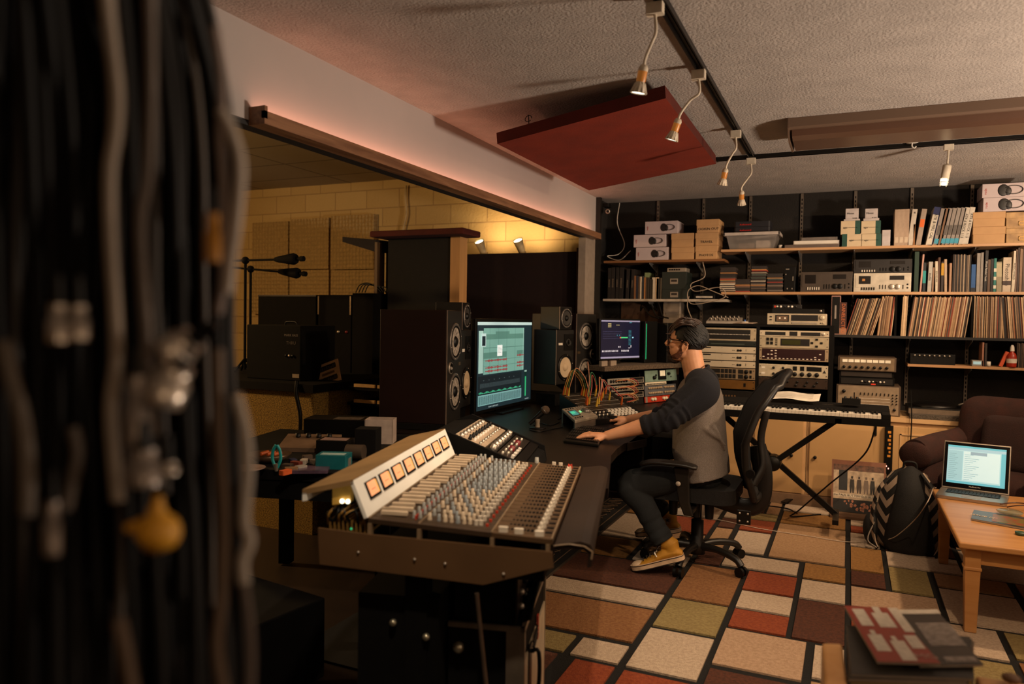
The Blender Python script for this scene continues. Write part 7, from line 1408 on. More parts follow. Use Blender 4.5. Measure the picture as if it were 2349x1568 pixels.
for x in (-.10, -.075): MB().rbox((x, LY-.012, zc(x)+.006), (.014, .010, .011), .003, m=kwht).build('talkback_key', None, mc)
MB().lathe([(.008, 0), (.007, .022), (0, .022)], 12, kgrey, T4(-.165, LY-.01, zc(-.165))).build('master_knob', None, mc)
# meter bridge
fa, fb = Vector((-.481, 0, .831)), Vector((-.522, 0, .927)); fu = (fb-fa).normalized(); FH = (fb-fa).length; br = thing('b', None, None); C.objects.unlink(br)
MBM = frame_m((fa.x, 0, fa.z), (0, 1, 0), tuple(fu))      # x along console, y up the face; z points away from the seat
sgn = 1 if (MBM.to_3x3() @ Vector((0, 0, 1))).x > 0 else -1
def mbx(a, b, m, name, par=None, bev=0): o = MB().bx((a[0], a[1], sgn*a[2]), (b[0], b[1], sgn*b[2]), None, MBM).build(name, m, par or mc, bev); return o
cf_ = mat('meter_bridge_cream', '#e8e4da', .5, var=.05, vs=4)
mbx((0, 0, -.012), (LY, FH, 0), cf_, 'meter_bridge_front', None, .002)
for k in range(8):
    x0 = .055+k*.107; e = mbx((x0, .036, 0), (x0+.083, .084, .004), BLKM, 'vu_meter')
    mbx((x0+.006, .043, .004), (x0+.064, .081, .005), mat('vu_face', '#e8a070', .5, emit=.62, var=.06, vs=30), 'vu_face', e); mbx((x0+.066, .043, .004), (x0+.070, .079, .006), mat('vu_side_lamp', '#e8b060', .4, emit=.5), 'vu_side_glass', e)
    mbx((x0+.022, .058, .005), (x0+.050, .0595, .0055), mat('vu_scale', '#a8663c', .6), 'vu_scale', e)
top_ = mat('bridge_top_brown', '#8a6c46', .5, var=.2, vs=6); tw = [(-.522, .927), (-.662, .893)]
MB().hexa([(-.522, -.0, .915), (-.662, -.0, .881), (-.662, LY, .881), (-.522, LY, .915), (-.522, 0, .929), (-.662, 0, .895), (-.662, LY, .895), (-.522, LY, .929)]).build('meter_bridge_top', top_, mc)
MB().hexa([(-.650, .0, .866), (-.662, .0, .864), (-.662, LY, .864), (-.650, LY, .866), (-.650, 0, .888), (-.662, 0, .886), (-.662, LY, .886), (-.650, LY, .888)]).build('rear_lip', cf_, mc)
MB().hexa([(-.535, .015, .865), (-.585, .015, .855), (-.585, .035, .855), (-.535, .035, .865), (-.530, .015, .915), (-.585, .015, .905), (-.585, .035, .905), (-.530, .035, .915)]).build('lamp_housing', mat('amber_housing', '#b58a3c', .4, emit=.12), mc)
for x in (-.540, -.556): MB().ball((x, .010, .868), .006, 12, 8, mat('pilot_lamp', '#fff0cf', .3, emit=3)).build('pilot_lamp', None, mc)
# underside: cheek plates, tub, wiring seen at the open end
chk = [(-.612, .800), (-.476, .792), (-.0, .779), (.004, .741), (-.171, .685), (-.606, .706)]
for nm, y0_3 in (('side_cheek', -.014), ('side_cheek', LY+.004)): q = MB(); q.prism(chk, y0_3, y0_3+.008, M=Mx); q.build(nm, ck, mc)
sc = MB(); 
for x, z, r in ((-.35, .737, .004), (-.27, .732, .004), (-.12, .717, .004), (-.50, .745, .0035)): sc.ball((x, -.016, z), r, 10, 6)
tag(sc.build('cheek_screws', SILV, mc), kind='stuff'); hl_ = MB()
for x, z, r in ((-.565, .775, .005), (-.57, .72, .005), (-.40, .770, .005), (-.235, .765, .005), (-.228, .757, .006), (-.23, .705, .006), (-.18, .755, .005), (-.175, .712, .006), (-.06, .758, .007), (-.02, .765, .004), (-.33, .727, .003), (-.325, .727, .003)): hl_.lathe([(r, -.0005), (0, -.0005)], 12, M=Matrix(((1, 0, 0, x), (0, 0, -1, -.0142), (0, 1, 0, z), (0, 0, 0, 1))))
tag(hl_.build('cheek_holes', BLKM, mc), kind='stuff')
MB().bx((-.50, .0, .70), (-.02, LY, .715)).build('tub_floor', BLKM, mc); MB().bx((-.03, .0, .715), (-.02, LY, .79)).build('tub_front', BLKM, mc)
for x in (-.475, -.343, -.153, -.012): MB().bx((x-.005, -.004, .775), (x+.005, .012, zc(x)-.012)).build('frame_post', lin, mc)
for y in (.02, LY-.02): 
    for x in (-.343, -.153): MB().bx((x-.012, y, .715), (x+.012, y+.015, zc(x)-.012)).build('cross_support', BLKM, mc)
for k in range(9): MB().bx((-.595+k*.012, .02, .775), (-.591+k*.012, .30, .815)).build('circuit_card', mat('amber_card', '#7a5a2a', .5), mc)
MB().ball((-.53, .01, .797), .003, 8, 6, mat('green_led', '#9aff8a', .3, emit=4)).build('green_light', None, mc); wr = MB(); r3 = random.Random(5)
for k in range(10): x = -.60+.010*k; wr.tube(catmull([(x, .03, .80), (x+r3.uniform(-.02, .02), .015, .83), (x+r3.uniform(-.01, .03), .03, .85), (x+.01, .06, .86+r3.uniform(-.01, .01))], 5), .004, 6, (BLK, mat('amber_wire', '#8a6428', .5))[k % 3 == 0])
tag(wr.build('wiring_loom', None, mc), kind='stuff')
arm_ = mat('padded_black', '#24170e', .62, spec=.25, var=.12, vs=6)
q = MB(); q.prism([(.003, .795), (.07, .806), (.092, .800), (.100, .785), (.096, .745), (.086, .742), (.088, .775), (.075, .788), (.003, .782)], .0, LY+.05, M=Mx); q.build('padded_armrest', arm_, mc, .003); MB().tube([(.003, -.003, .792), (.04, -.003, .799), (.078, -.003, .796), (.098, -.003, .784), (.096, -.003, .765)], .002, 6).build('piping', mat('pale_piping', '#8a7258', .5), mc)
for y in (.06, LY-.06): 
    MB().box((-.36, y, .35), (.06, .05, .70)).build('pedestal', BLKM, mc)
MB().bx((-.55, .03, .0), (-.12, LY-.03, .02)).build('floor_frame', BLKM, mc)
MB().tube([(-.19, -.004, .66), (-.115, -.004, .03)], [(.006, .010)]*2, 6, mat('leg_steel', '#6a5a4c', .35, .7)).build('diagonal_strut', None, mc)
MB().bx((-.52, .04, .06), (-.30, LY-.05, .62)).build('power_supply_box', BLKM, mc)
for x, z in ((-.42, .55), (-.33, .52)): MB().ball((x, .03, z), .010, 12, 8, mat('knob_brass', '#b0a890', .3, .8)).build('thumb_screw', None, mc)
# flight case and rack under the console
fc = thing('flight_case', 'black flight case with aluminium edges and pale panel under the console', 'flight case', cw_(0, 0), TH); al = mat('case_aluminium', '#8f8272', .35, .7)
X0, X1, Y0, Y1, Z1 = -.17, -.08, .10, .56, .535
MB().bx((X0-.12, Y0+.01, .03), (X1-.006, Y1-.01, Z1-.006)).build('shell', BLKM, fc)
for a, b in (((X1-.012, Y0, .02), (X1, Y0+.012, Z1)), ((X1-.012, Y1-.012, .02), (X1, Y1, Z1)), ((X1-.012, Y0, Z1-.012), (X1, Y1, Z1)), ((X0-.12, Y0, Z1-.012), (X1, Y0+.012, Z1)), ((X1-.05, Y0-.002, .02), (X1-.012, Y0+.01, Z1-.012))): MB().bx(a, b).build('edge_extrusion', al, fc)
MB().bx((X1-.006, Y0+.012, .04), (X1-.001, Y1-.012, .44)).build('pale_panel', mat('pale_case_panel', '#b5a78f', .4, .2), fc)
hd_ = MB().tube(catmull([(X1, .20, .43), (X1+.025, .20, .43), (X1+.025, .20, .33), (X1, .20, .33)], 4), .006, 8).build('handle', BLK, fc); MB().bx((X1-.001, .175, .31), (X1+.003, .225, .45)).build('handle_plate', BLK, hd_)
for k in range(3): MB().tube([(X1+.004, .24, .44-.015*k), (X1+.004, .33, .45-.012*k)], .003, 6).build('vent_bar', BLK, fc)
MB().bx((X1-.002, .35, .40), (X1+.003, .37, .47)).build('red_tag', mat('red_tag', '#a8301c', .5), fc)
MB().bx((X0-.06, Y0-.006, .18), (X0+.0, Y0+.004, .27)).build('recessed_latch', mat('latch_steel', '#4a4038', .4, .6), fc); MB().ball((X0-.09, Y0-.004, .47), .016, 12, 8, mat('knob_brass', '#b0a890', .3, .8)).build('corner_ball', None, fc)
for k in range(6): MB().ball((X1+.001, Y0+.02, .06+.06*k), .004, 8, 6, mat('red_rivet', '#6a3a28', .4)).build('rivet', None, fc)
fr = thing('rack_unit_open', 'dark open rack with chrome knobs standing on the flight case', 'rack', cw_(0, 0), TH); MB().bx((-.28, .13, Z1+.002), (-.11, .50, .675)).build('housing', BLKM, fr); MB().bx((-.11, .12, Z1+.002), (-.104, .51, .675)).build('face_plate', mat('rack_dark_face', '#241b15', .4, .4), fr)
for k in range(5):
    for z in (.57, .61): MB().ball((-.100, .16+.06*k, z+.01*(k % 2)), .009, 10, 7, (SILV, BLK)[k % 2]).build('knob', None, fr)
for y in (.19, .27): MB().bx((-.104, y, .640), (-.101, y+.03, .662)).build('white_label', WHT, fr)
lid_ = MB().hexa([(-.104, .10, .545), (-.098, .10, .545), (-.098, .55, .545), (-.104, .55, .545), (-.07, .10, .56), (-.064, .10, .56), (-.064, .56, .68), (-.07, .56, .68)]).build('open_lid', BLKM, fr)
# dark persian rug
pr = thing('persian_rug', 'dark patterned rug lying under the desk beside the large rug', 'rug', (0, 0, 0)); MB().bx((-2.0, 2.3, 0), (-1.40, 5.4, .010)).build('woven_field', mat('dark_rug', '#0d0a09', .95, var=.4, vs=60), pr)
tanm = mat('rug_tan_line', '#6a5440', .95, var=.3, vs=120)
for x in (-1.455, -1.62): MB().bx((x, 2.3, .010), (x+.006, 5.4, .0112)).build('border_line', tanm, pr)
q = MB()
for k in range(34):
    y = 2.35+k*.09; s = 1 if k % 2 else -1; q.tube(catmull([(-1.60, y, .0105), (-1.54, y+.02*s, .0105), (-1.50, y+.05, .0105), (-1.54, y+.075, .0105), (-1.60, y+.06, .0105)], 5), .004, 5, flat=.4); q.tube(catmull([(-1.57, y+.03, .0105), (-1.52, y+.045, .0105), (-1.485, y+.01, .0105)], 4), .003, 5, flat=.4)
tag(q.build('scroll_pattern', tanm, pr), kind='stuff')
MB().bx((-1.40, 2.3, 0), (-1.385, 5.4, .017)).build('rug_edge', mat('rug_edge_tan', '#3a2c20', .9), pr)
# ---------------------------------------------------------------- work table left of the console
wtb = thing('work_table', 'black work table crowded with tools and effect pedals', 'table', cw_(0, 0), TH)
def wl_(px, py, z): p = at(px, py, z=z); q_ = CM.inverted() @ p; return q_
MB().bx((-1.75, .99, .68), (-.72, 2.02, .72)).build('tabletop', BLKM, wtb); MB().bx((-1.70, 1.0, .60), (-.78, 1.02, .68)).build('apron', BLKM, wtb)
for x in (-1.66, -.80):
    for y in (1.05, 1.92): MB().bx((x-.03, y-.03, .0115), (x+.03, y+.03, .68)).build('leg', BLKM, wtb)
TZ2 = .7205
def small(name, lab, cat, px, py, rz=0): p = at(px, py, z=TZ2); return thing(name, lab, cat, (p.x, p.y, TZ2), TH+rz)
t = small('lidded_box', 'teal metal pedal box on the work table', 'pedal', 758, 1076, .12); teal = mat('teal_paint', '#0f5a60', .4); MB().rbox((0, .05, .028), (.13, .10, .056), .006, m=teal).build('enclosure', None, t, .003); MB().bx((-.05, .02, .0562), (.05, .06, .0575)).build('white_lettering_strip', mat('pale_print', '#8fa5a0', .6), t); MB().bx((.0655, .03, .01), (.068, .07, .04)).build('side_socket', SILV, t)
t = small('pedal_box', 'black pedal box with a pale label behind the teal one', 'pedal', 762, 1046, .1); MB().rbox((0, .05, .035), (.15, .11, .07), .006, m=BLK).build('enclosure', None, t, .003); MB().bx((-.06, .01, .0702), (.06, .08, .0715)).build('label', mat('pink_label', '#8a6f66', .6), t)
t = small('small_amplifier', 'long black unit lying at the back of the work table', 'audio unit', 768, 1008, .1); MB().rbox((0, .1, .05), (.34, .18, .10), .008, m=BLK).build('enclosure', None, t, .003); MB().bx((-.02, .03, .1002), (.12, .12, .1015)).build('label', mat('dim_label', '#4f443a', .6, var=.5, vs=60), t)
t = small('open_carton', 'open white cardboard carton at the back corner of the work table', 'carton', 868, 1018, .15)
for a, b in (((-.07, 0, 0), (.07, .004, .12)), ((-.07, .11, 0), (.07, .114, .12)), ((-.07, 0, 0), (-.066, .114, .12)), ((.066, 0, 0), (.07, .114, .12))): MB().bx(a, b).build('wall_flap', mat('white_carton', '#a8968a', .7), t)
t = small('black_speaker_box', 'black box beside the open carton', 'box', 838, 1045, .1); MB().rbox((0, .05, .06), (.10, .10, .12), .006, m=BLKM).build('enclosure', None, t, .003)
t = small('camera_lens', 'grey lens shaped cylinder behind the teal box', 'lens', 806, 1056, 0); MB().tube([(-.03, .02, .035), (.05, .02, .035)], [.032, .034], 20, m=mat('lens_grey', '#5a4c40', .35, .5)).build('barrel', None, t)
t = small('mixer_pad', 'tan flat control box with black knobs at the back left of the work table', 'mixer', 700, 1037, .15); MB().hexa([(-.13, 0, 0), (.13, 0, 0), (.13, .16, 0), (-.13, .16, 0), (-.13, 0, .02), (.13, 0, .02), (.13, .16, .06), (-.13, .16, .06)]).build('body', mat('tan_box', '#6e5642', .5), t); [MB().lathe([(.013, .0), (.012, .018), (0, .018)], 12, BLK, T4(-.07+.05*k, .12, .052)).build('knob', None, t) for k in range(4)]
t = small('metal_bowl', 'shallow metal bowl with orange bits on the work table', 'bowl', 618, 1058); MB().lathe([(.0, .004), (.05, .006), (.09, .035), (.093, .035), (.055, 0), (0, 0)], 28).build('dish', mat('bowl_metal', '#5e4a3c', .3, .6), t); [MB().tube([(-.04+.03*k, .0, .03), (-.02+.03*k, .03, .035)], .009, 6, m=mat('orange_bits', '#b0501c', .5)).build('orange_piece', None, t) for k in range(3)]
t = small('pliers', 'teal handled pliers standing open on the work table', 'pliers', 634, 1080); [MB().tube(catmull([(s*.004, 0, .015), (s*.018, 0, .05), (s*.014, 0, .085), (s*.002, 0, .105)], 5), [(.007, .005)]*16, 8, m=mat('teal_handle', '#1a8f90', .4)).build('handle', None, t) for s in (-1, 1)]; MB().tube([(0, 0, .0), (0, 0, .03)], [.006, .012], 8, m=SILV).build('jaws', None, t)
t = small('saucer', 'pale saucer at the near left of the work table', 'saucer', 568, 1078); MB().lathe([(0, .002), (.04, .004), (.07, .012), (.071, .010), (.04, 0), (0, 0)], 26).build('dish', mat('saucer_pale', '#8d7468', .35), t)
t = small('cd_case', 'purple tinted disc case at the near edge of the work table', 'disc case', 710, 1086, .3); MB().bx((-.07, 0, 0), (.07, .11, .012)).build('case', mat('purple_case', '#4b3a48', .25, var=.4, vs=20), t)
clut = [('#6b2a1c', 'red', 680, 1068), ('#8a8078', 'pale', 690, 1078), ('#262a44', 'dark blue', 672, 1062), ('#7a5a3c', 'brown', 668, 1082), ('#a89a8a', 'white', 697, 1063), ('#3a2c24', 'dark', 660, 1074), ('#c0531f', 'orange', 655, 1088), ('#5c5048', 'grey', 723, 1064), ('#4a3a2e', 'dim brown', 705, 1053), ('#8a6a4a', 'tan', 742, 1058)]
for k, (c, nm, px, py) in enumerate(clut): o = MB().rbox((0, 0, .010), (.05-.004*(k % 3), .026+.004*(k % 2), .018), .005).build('small_tool', spine(c)); p = at(px, py, z=TZ2); o.location = (p.x, p.y, TZ2); o.rotation_euler = (0, 0, k*1.3); tag(o, '%s small part lying among the clutter on the work table' % nm, 'small part')
# carpeted riser behind it
spk_ = mat('gold_speckle_carpet', '#5c4520', .95, var=.6, vs=130, bump=.8, bs=260, col2='#b08c40')
rs = thing('carpeted_riser', 'black topped riser covered in gold speckled carpet behind the work table', 'riser', (-3.72, 3.62, 0)); MB().bx((-.75, 0, 0), (.74, .90, .88)).build('carpet_body', spk_, rs); MB().bx((-.77, -.03, .881), (.76, .92, .93)).build('top_board', BLKM, rs)
tag(MB().tube(catmull([(-3.08, 3.585, .95), (-3.07, 3.57, .87), (-3.04, 3.575, .72), (-3.06, 3.575, .5), (-3.10, 3.575, .3)], 6), .012, 8).build('thick_cable', BLK), 'thick black cable hanging over the front of the carpeted riser', 'cable')
def gear(name, lab, cat, px0, px1, pyt, z0, y, d, m, grp=None):
    x0 = at(px0, pyt, y=y).x; x1 = at(px1, pyt, y=y).x; zt = at((px0+px1)/2, pyt, y=y).z; t = thing(name, lab, cat, ((x0+x1)/2, y, z0), 0, grp); t['w'] = x1-x0; t['h'] = zt-z0; MB().bx((-(x1-x0)/2, 0, 0), ((x1-x0)/2, d, zt-z0)).build('cabinet', m, t, .006); return t
t = gear('combo_amplifier', 'black combo amplifier on the riser with faint pale lettering', 'amplifier', 566, 690, 745, .931, 3.75, .35, BLKM); w_, h_ = wh(t); textm('MARK BASS', .022, mat('dim_white', '#6b625a', .5), t, facem(w_*.33, h_*.82)); textm('THRU', .03, mat('dim_letter', '#4a4038', .5), t, facem(w_*.33, h_*.68)); MB().bx((w_*.36, -.003, .02), (w_*.48, 0, .045)).build('badge', mat('pale_badge', '#8a7a68', .5), t); [knob(t, w_*(.25+.06*k), h_*.45, .008, SILV if k == 1 else BLKS) for k in range(3)]; MB().tube(catmull([(-.05, .17, h_), (-.04, .17, h_+.02), (.04, .17, h_+.02), (.05, .17, h_)], 4), .006, 6, m=BLK).build('handle', None, t); done(t)
t = gear('bass_cabinet', 'large black bass cabinet standing behind the combo amplifier', 'cabinet', 592, 725, 676, 0, 4.9, .45, BLKM); w_, h_ = wh(t); done(t); MB().bx((-w_/2, -.002, h_-.012), (w_/2, .0, h_)).build('top_edge', mat('dim_edge', '#2c2018', .5), t)
t = gear('equipment_case', 'black rack case with chrome corner edges right of the bass cabinet', 'case', 730, 806, 676, 0, 4.9, .45, BLKM); w_, h_ = wh(t); done(t)
for s in (-1, 1): MB().bx((s*w_/2-s*.012, -.006, h_-.16), (s*w_/2, .0, h_-.01)).build('chrome_edge', mat('dull_chrome', '#6a5844', .35, .7), t)
for k in range(4): MB().lathe([(.012, 0), (.010, .012), (0, .012)], 12, (SILV, mat('red_knob', '#6a1418', .4))[k % 2], Matrix(((1, 0, 0, -w_*.35+k*.08), (0, 0, -1, 0), (0, 1, 0, h_-.30), (0, 0, 0, 1)))).build('knob', None, t)
t = gear('equipment_case', 'taller black case left of the padded booth, cables on top', 'case', 808, 856, 672, 0, 4.9, .45, BLKM); w_, h_ = wh(t); done(t); ctp = t.location+Vector((0, .2, h_))
for k in range(4): tag(MB().tube(catmull([ctp+Vector((-.14+.03*k, -.1, .01)), ctp+Vector((-.10+.03*k, -.1, .07)), ctp+Vector((-.02+.03*k, -.1, .085-.01*k)), ctp+Vector((.06+.03*k, -.1, .05)), ctp+Vector((.11+.02*k, -.1, .01))], 5), .005, 6).build('looped_cable', BLK), '%s black cable looping over the case left of the booth' % ('first', 'second', 'third', 'fourth')[k], 'cable', 'looped cables')
ks = thing('keyboard_rack', 'black two tier keyboard stand with amber strips behind the work table', 'stand', (-2.99, 3.95, 0)); MB().bx((.045, 0, 0), (.40, .40, .78)).build('cabinet', BLKM, ks)
for z in (.90, .80): 
    MB().bx((.045, -.04, z-.02), (.42, .40, z)).build('shelf_tier', BLKM, ks)
    for a, b in ((.10, .26), (.28, .39)): MB().bx((a, -.046, z), (b, -.03, z+.020)).build('amber_strip', mat('amber_strip', '#c8a068', .5), ks)
sgn_ = thing('framed_card', 'tilted cream card with two black photo strips on the keyboard stand', 'card', at(757, 880, y=3.93)); sgn_.rotation_euler = (-.25, -.36, .1)
MB().bx((-.085, 0, 0), (.085, .012, .15)).build('card_board', mat('card_tan', '#d8b48a', .6), sgn_)
for z in (.018, .098):
    st_ = MB().bx((-.065, -.001, z), (.065, 0, z+.034)).build('photo_strip', mat('photo_black', '#1b1613', .5, var=.8, vs=60), sgn_); [MB().bx((-.06+.017*k, -.002, z+.004), (-.05+.017*k, -.001, z+.028-.005*(k % 3))).build('printed_figure', mat('photo_grey', '#57504a', .6), st_) for k in range(8)]
MB().bx((-.05, -.001, .066), (.05, 0, .082)).build('caption_line', mat('caption_tan', '#7a5f44', .6), sgn_)
# ---------------------------------------------------------------- live room
fo = bpy.data.materials.new('egg_crate_foam'); fo.use_nodes = True; N = fo.node_tree.nodes; L = fo.node_tree.links; b_ = N['Principled BSDF']; b_.inputs['Base Color'].default_value = srgb('#b99a64'); b_.inputs['Roughness'].default_value = .9
tc = N.new('ShaderNodeTexCoord'); vo = N.new('ShaderNodeTexVoronoi'); vo.inputs['Scale'].default_value = 24; vo.inputs['Randomness'].default_value = .25; bp3 = N.new('ShaderNodeBump'); bp3.inputs['Strength'].default_value = 1; bp3.inputs['Distance'].default_value = .04; L.new(tc.outputs['Object'], vo.inputs[0]); L.new(vo.outputs[0], bp3.inputs['Height']); L.new(bp3.outputs[0], b_.inputs['Normal'])
fx = [(578, 661), (664, 754), (758, 858)]; rows_ = [(None, 618), (621, 720)]
for i, (a, b) in enumerate(fx):
    for j in range(2):
        yt = (509, 501, 493)[i] if j == 0 else 619; yb = 617 if j == 0 else 720
        p0 = at(a, yb, y=6.33); p1 = at(b, yt, y=6.33); o = MB().bx((p0.x, 6.33, at((a+b)/2, yb, y=6.33).z), (p1.x, 6.398, at((a+b)/2, yt, y=6.33).z)).build('foam_panel', fo)
        tag(o, '%s %s yellow lit egg crate foam panel on the block wall' % (('upper', 'lower')[j], ('left', 'middle', 'right')[i]), 'foam panel', 'foam panels on the block wall')
tag(MB().tube(catmull([at(931, 425, y=6.36), at(930, 455, y=6.36), at(932, 490, y=6.36), at(925, 525, y=6.36), at(920, 560, y=6.36)], 6), .012, 8).build('wall_cable', mat('cream_cable', '#c2a878', .6)), 'cream cable running down the block wall behind the booth', 'cable')
# booth (gobos)
bo_ = thing('isolation_booth', 'black padded isolation panel with a pale wooden stud at its edge', 'gobo', (0, 0, 0)); GY = 5.0; x_ = lambda px, y=GY: at(px, 600, y=y).x; gz = at(960, 546, y=GY).z
MB().bx((x_(890), GY, 0), (x_(1034), GY+.10, gz)).build('padded_panel', mat('dark_felt', '#14110f', .95, bump=.3, bs=200), bo_); MB().bx((x_(1034)+.001, GY-.01, 0), (x_(1056), GY+.11, gz)).build('wooden_stud', wood('stud_pine', '#a87a4a', '#c08f58', 2, 1.2, .6), bo_)
MB().bx((x_(866), GY+.12, 0), (x_(889), GY+.9, gz)).build('side_panel', mat('dark_olive_board', '#241a0e', .8), bo_); MB().bx((x_(860), GY-.005, 0), (x_(866), GY+.1, gz-.02)).build('edge_batten', wood('dark_batten', '#4a3218', '#5f4222', 2, 1.2, .6), bo_)
rdm = mat('maroon_cloth', '#4a150c', .9, var=.2, vs=6)
o = MB().hexa([(x_(872), GY-.15, gz+.003), (x_(1083), GY-.15, gz+.003), (x_(1083), GY+.14, gz+.003), (x_(872), GY+.14, gz+.003), (x_(872), GY-.15, gz+.05), (x_(1083), GY-.15, gz+.05), (x_(1083), GY+.14, gz+.05), (x_(872), GY+.14, gz+.05)]).build('cloth_panel', rdm, None, .01); tag(o, 'dark red cloth panel lying flat across the top of the booth', 'panel')
o = MB().hexa([(x_(785, 4.9), 4.9, gz-.02), (x_(862), GY, gz-.10), (x_(862)+.2, GY+.7, gz-.10), (x_(785, 4.9)+.1, 5.9, gz-.02), (x_(785, 4.9), 4.9, gz+.02), (x_(862), GY, gz-.0), (x_(862)+.2, GY+.7, gz-.0), (x_(785, 4.9)+.1, 5.9, gz+.02)]).build('roof_board', mat('dark_board', '#1d130c', .8)); tag(o, 'dark slanted board jutting left from the booth top', 'board')
bg = thing('large_gobo', 'large dark red padded screen under the two block wall lamps', 'gobo', (0, 0, 0)); y_ = 5.9; z_ = at(1190, 580, y=y_).z; MB().bx((at(1050, 600, y=y_).x, y_, 0), (at(1322, 600, y=y_).x, y_+.12, z_)).build('padded_panel', mat('dark_red_felt', '#1e0a08', .95, bump=.3, bs=200), bg)
MB().bx((at(1323, 600, y=y_).x, y_-.01, 0), (at(1329, 600, y=y_).x, y_+.13, z_+.03)).build('edge_batten', wood('dark_batten', '#4a3218', '#5f4222', 2, 1.2, .6), bg)
for k, px in enumerate((1111, 1199)):
    p = at(px, 578, y=5.98); t = thing('clamp_lamp', '%s clamp lamp glowing upward on the dark red screen' % ('left', 'right')[k], 'lamp', (p.x, 5.98, z_+.001)); M = R4(.62, 'X') @ R4(-.10, 'Y')
    MB().lathe([(.03, 0), (.034, .06), (.045, .14), (.042, .14), (.03, .05), (0, .03)], 20, mat('lamp_shade_tan', '#c9b083', .5), M).build('shade', None, t); MB().lathe([(.038, .128), (.02, .135), (0, .137)], 16, mat('lamp_glow', '#fff3c8', .4, emit=14), M).build('bulb', None, t); MB().bx((-.02, -.03, 0), (.02, .03, .02)).build('clamp', BLK, t)
    light('SPOT', 'clamp_lamp_light', (p.x-.01, 6.10, z_+.165), 9, (1.0, .68, .36), aim=(p.x-.02, 6.40, z_+.36), size=.02, spot=140, blend=.9)
# mic stands
for k, (yb, px, py0, pxe, pye) in enumerate(((4.12, 563, 597, 697, 593), (4.38, 575, 617, 702, 628))):
    c = at(px, py0, y=yb); e = at(pxe, pye, y=yb); t = thing('microphone_stand', '%s black boom microphone stand silhouetted against the block wall' % ('front', 'rear')[k], 'microphone stand', (c.x, yb, .931), 0, 'boom microphone stands'); C3 = Vector((0, 0, c.z-.931)); E3 = Vector((e.x-c.x, 0, e.z-.931)); d = (E3-C3).normalized()
    MB().tube([(0, 0, .02), C3], .010, 10, m=BLKM).build('pole', None, t); MB().tube([C3-d*.45, C3+d*((E3-C3).length-.2)], .008, 8, m=BLKM).build('boom_arm', None, t); MB().ball(C3, .028, 14, 9, BLKM).build('joint', None, t); ep = E3-C3; n_l = ep.length
    MB().tube([C3+d*(n_l-.26), C3+d*(n_l-.23), C3+d*(n_l-.09), C3+d*(n_l-.07)], [.014, .022, .042, .034], 16, m=BLKM).build('counterweight', None, t); MB().tube([C3+d*(n_l-.07), C3+d*(n_l-.03), C3+d*(n_l-.03), C3+d*n_l], [.012, .012, .019, .019], 12, m=BLKM).build('thread_end', None, t)
    [MB().tube([(0, 0, .10), (.10*math.cos(a), .10*math.sin(a), .010)], .009, 6, m=BLKM).build('leg', None, t) for a in (.5, 2.6, 4.7)]
# far live-room practical that lights the ceiling
lp_ = thing('hanging_work_lamp', 'small shaded work lamp hanging in the live room', 'lamp', (-5.2, 2.5, 2.745)); MB().tube([(0, 0, 0), (0, 0, -.40)], .004, 6, m=BLK).build('cord', None, lp_); MB().lathe([(.02, -.38), (.05, -.42), (.11, -.50), (.105, -.50), (.045, -.42), (0, -.39)], 20, BLK).build('shade', None, lp_)
# gear under the console, left, dim
t = thing('floor_amplifier', 'dark amplifier on the floor with a dim grey faceplate, lower left', 'amplifier', cw_(-1.30, .55), TH-.4); MB().bx((-.25, 0, 0), (.25, .35, .30)).build('cabinet', BLKM, t, .006); MB().bx((.02, -.004, .14), (.22, 0, .20)).build('face_plate', mat('dim_plate', '#3a3f42', .5), t); textm('200', .05, BLKM, t, facem(.12, .17, -.005))
# ---------------------------------------------------------------- foreground: hanging cables on a wall rack
crk = thing('cable_rack', 'black wall mounted cable rack filling the left edge', 'cable rack', (0, 0, 0))
f0, f1 = at(-300, 784, x=-.75), None
CR = lambda px, py, dpt: CAMO + ray(px, py).normalized()*dpt
def col_(px, dpt, py=700): p = CR(px, py, dpt); return Vector((p.x, p.y, 0))
a, b = col_(-420, .98), col_(440, .98); n2 = (b-a).cross(Vector((0, 0, 1))).normalized(); n2 = -n2 if n2.dot(-a) > 0 else n2
MB().hexa([Vector((p.x, p.y, z)) for z in (.0, CEIL-.01) for p in (a, b, b+n2*.06, a+n2*.06)]).build('back_board', mat('rack_black', '#0a0807', .9), crk)
for z in (1.95, 2.15): 
    for k in range(7): p = a.lerp(b, .08+.14*k); MB().tube([Vector((p.x, p.y, z)), Vector((p.x, p.y, z))-n2*.12, Vector((p.x, p.y, z+.03))-n2*.13], .006, 6, m=BLKS).build('peg', None, crk)
cbk = mat('cable_black', '#080706', .6, var=.1, spec=.2); cgr = [mat('cable_grey%d' % k, c, .55, var=.1) for k, c in enumerate(('#2a2522', '#352f2a', '#443c35', '#1d1a18'))]; r5 = random.Random(11)
names_c = ['black', 'dark grey', 'grey', 'pale grey', 'charcoal']
def cable(px0, pts, dpt, r, m, cn, k, lab=None):
    P5 = [CR(x, y, dpt+dd) for x, y, dd in pts]; base = P5[0]; o = MB().tube([p-base for p in catmull(P5, 7)], r, 8, m=m).build('audio_cable'); o.location = base
    tag(o, lab or '%s blurred cable hanging on the rack, %s counted from the left edge' % (cn, ordn(k)), 'cable', 'cables hanging on the rack'); return o
edge_x = lambda y: interp([(-500, 395), (-100, 455), (0, 488), (130, 522), (260, 540), (400, 548), (700, 540), (900, 545), (1100, 560), (1290, 562), (1450, 572), (1700, 575)], y)
n_ = 62
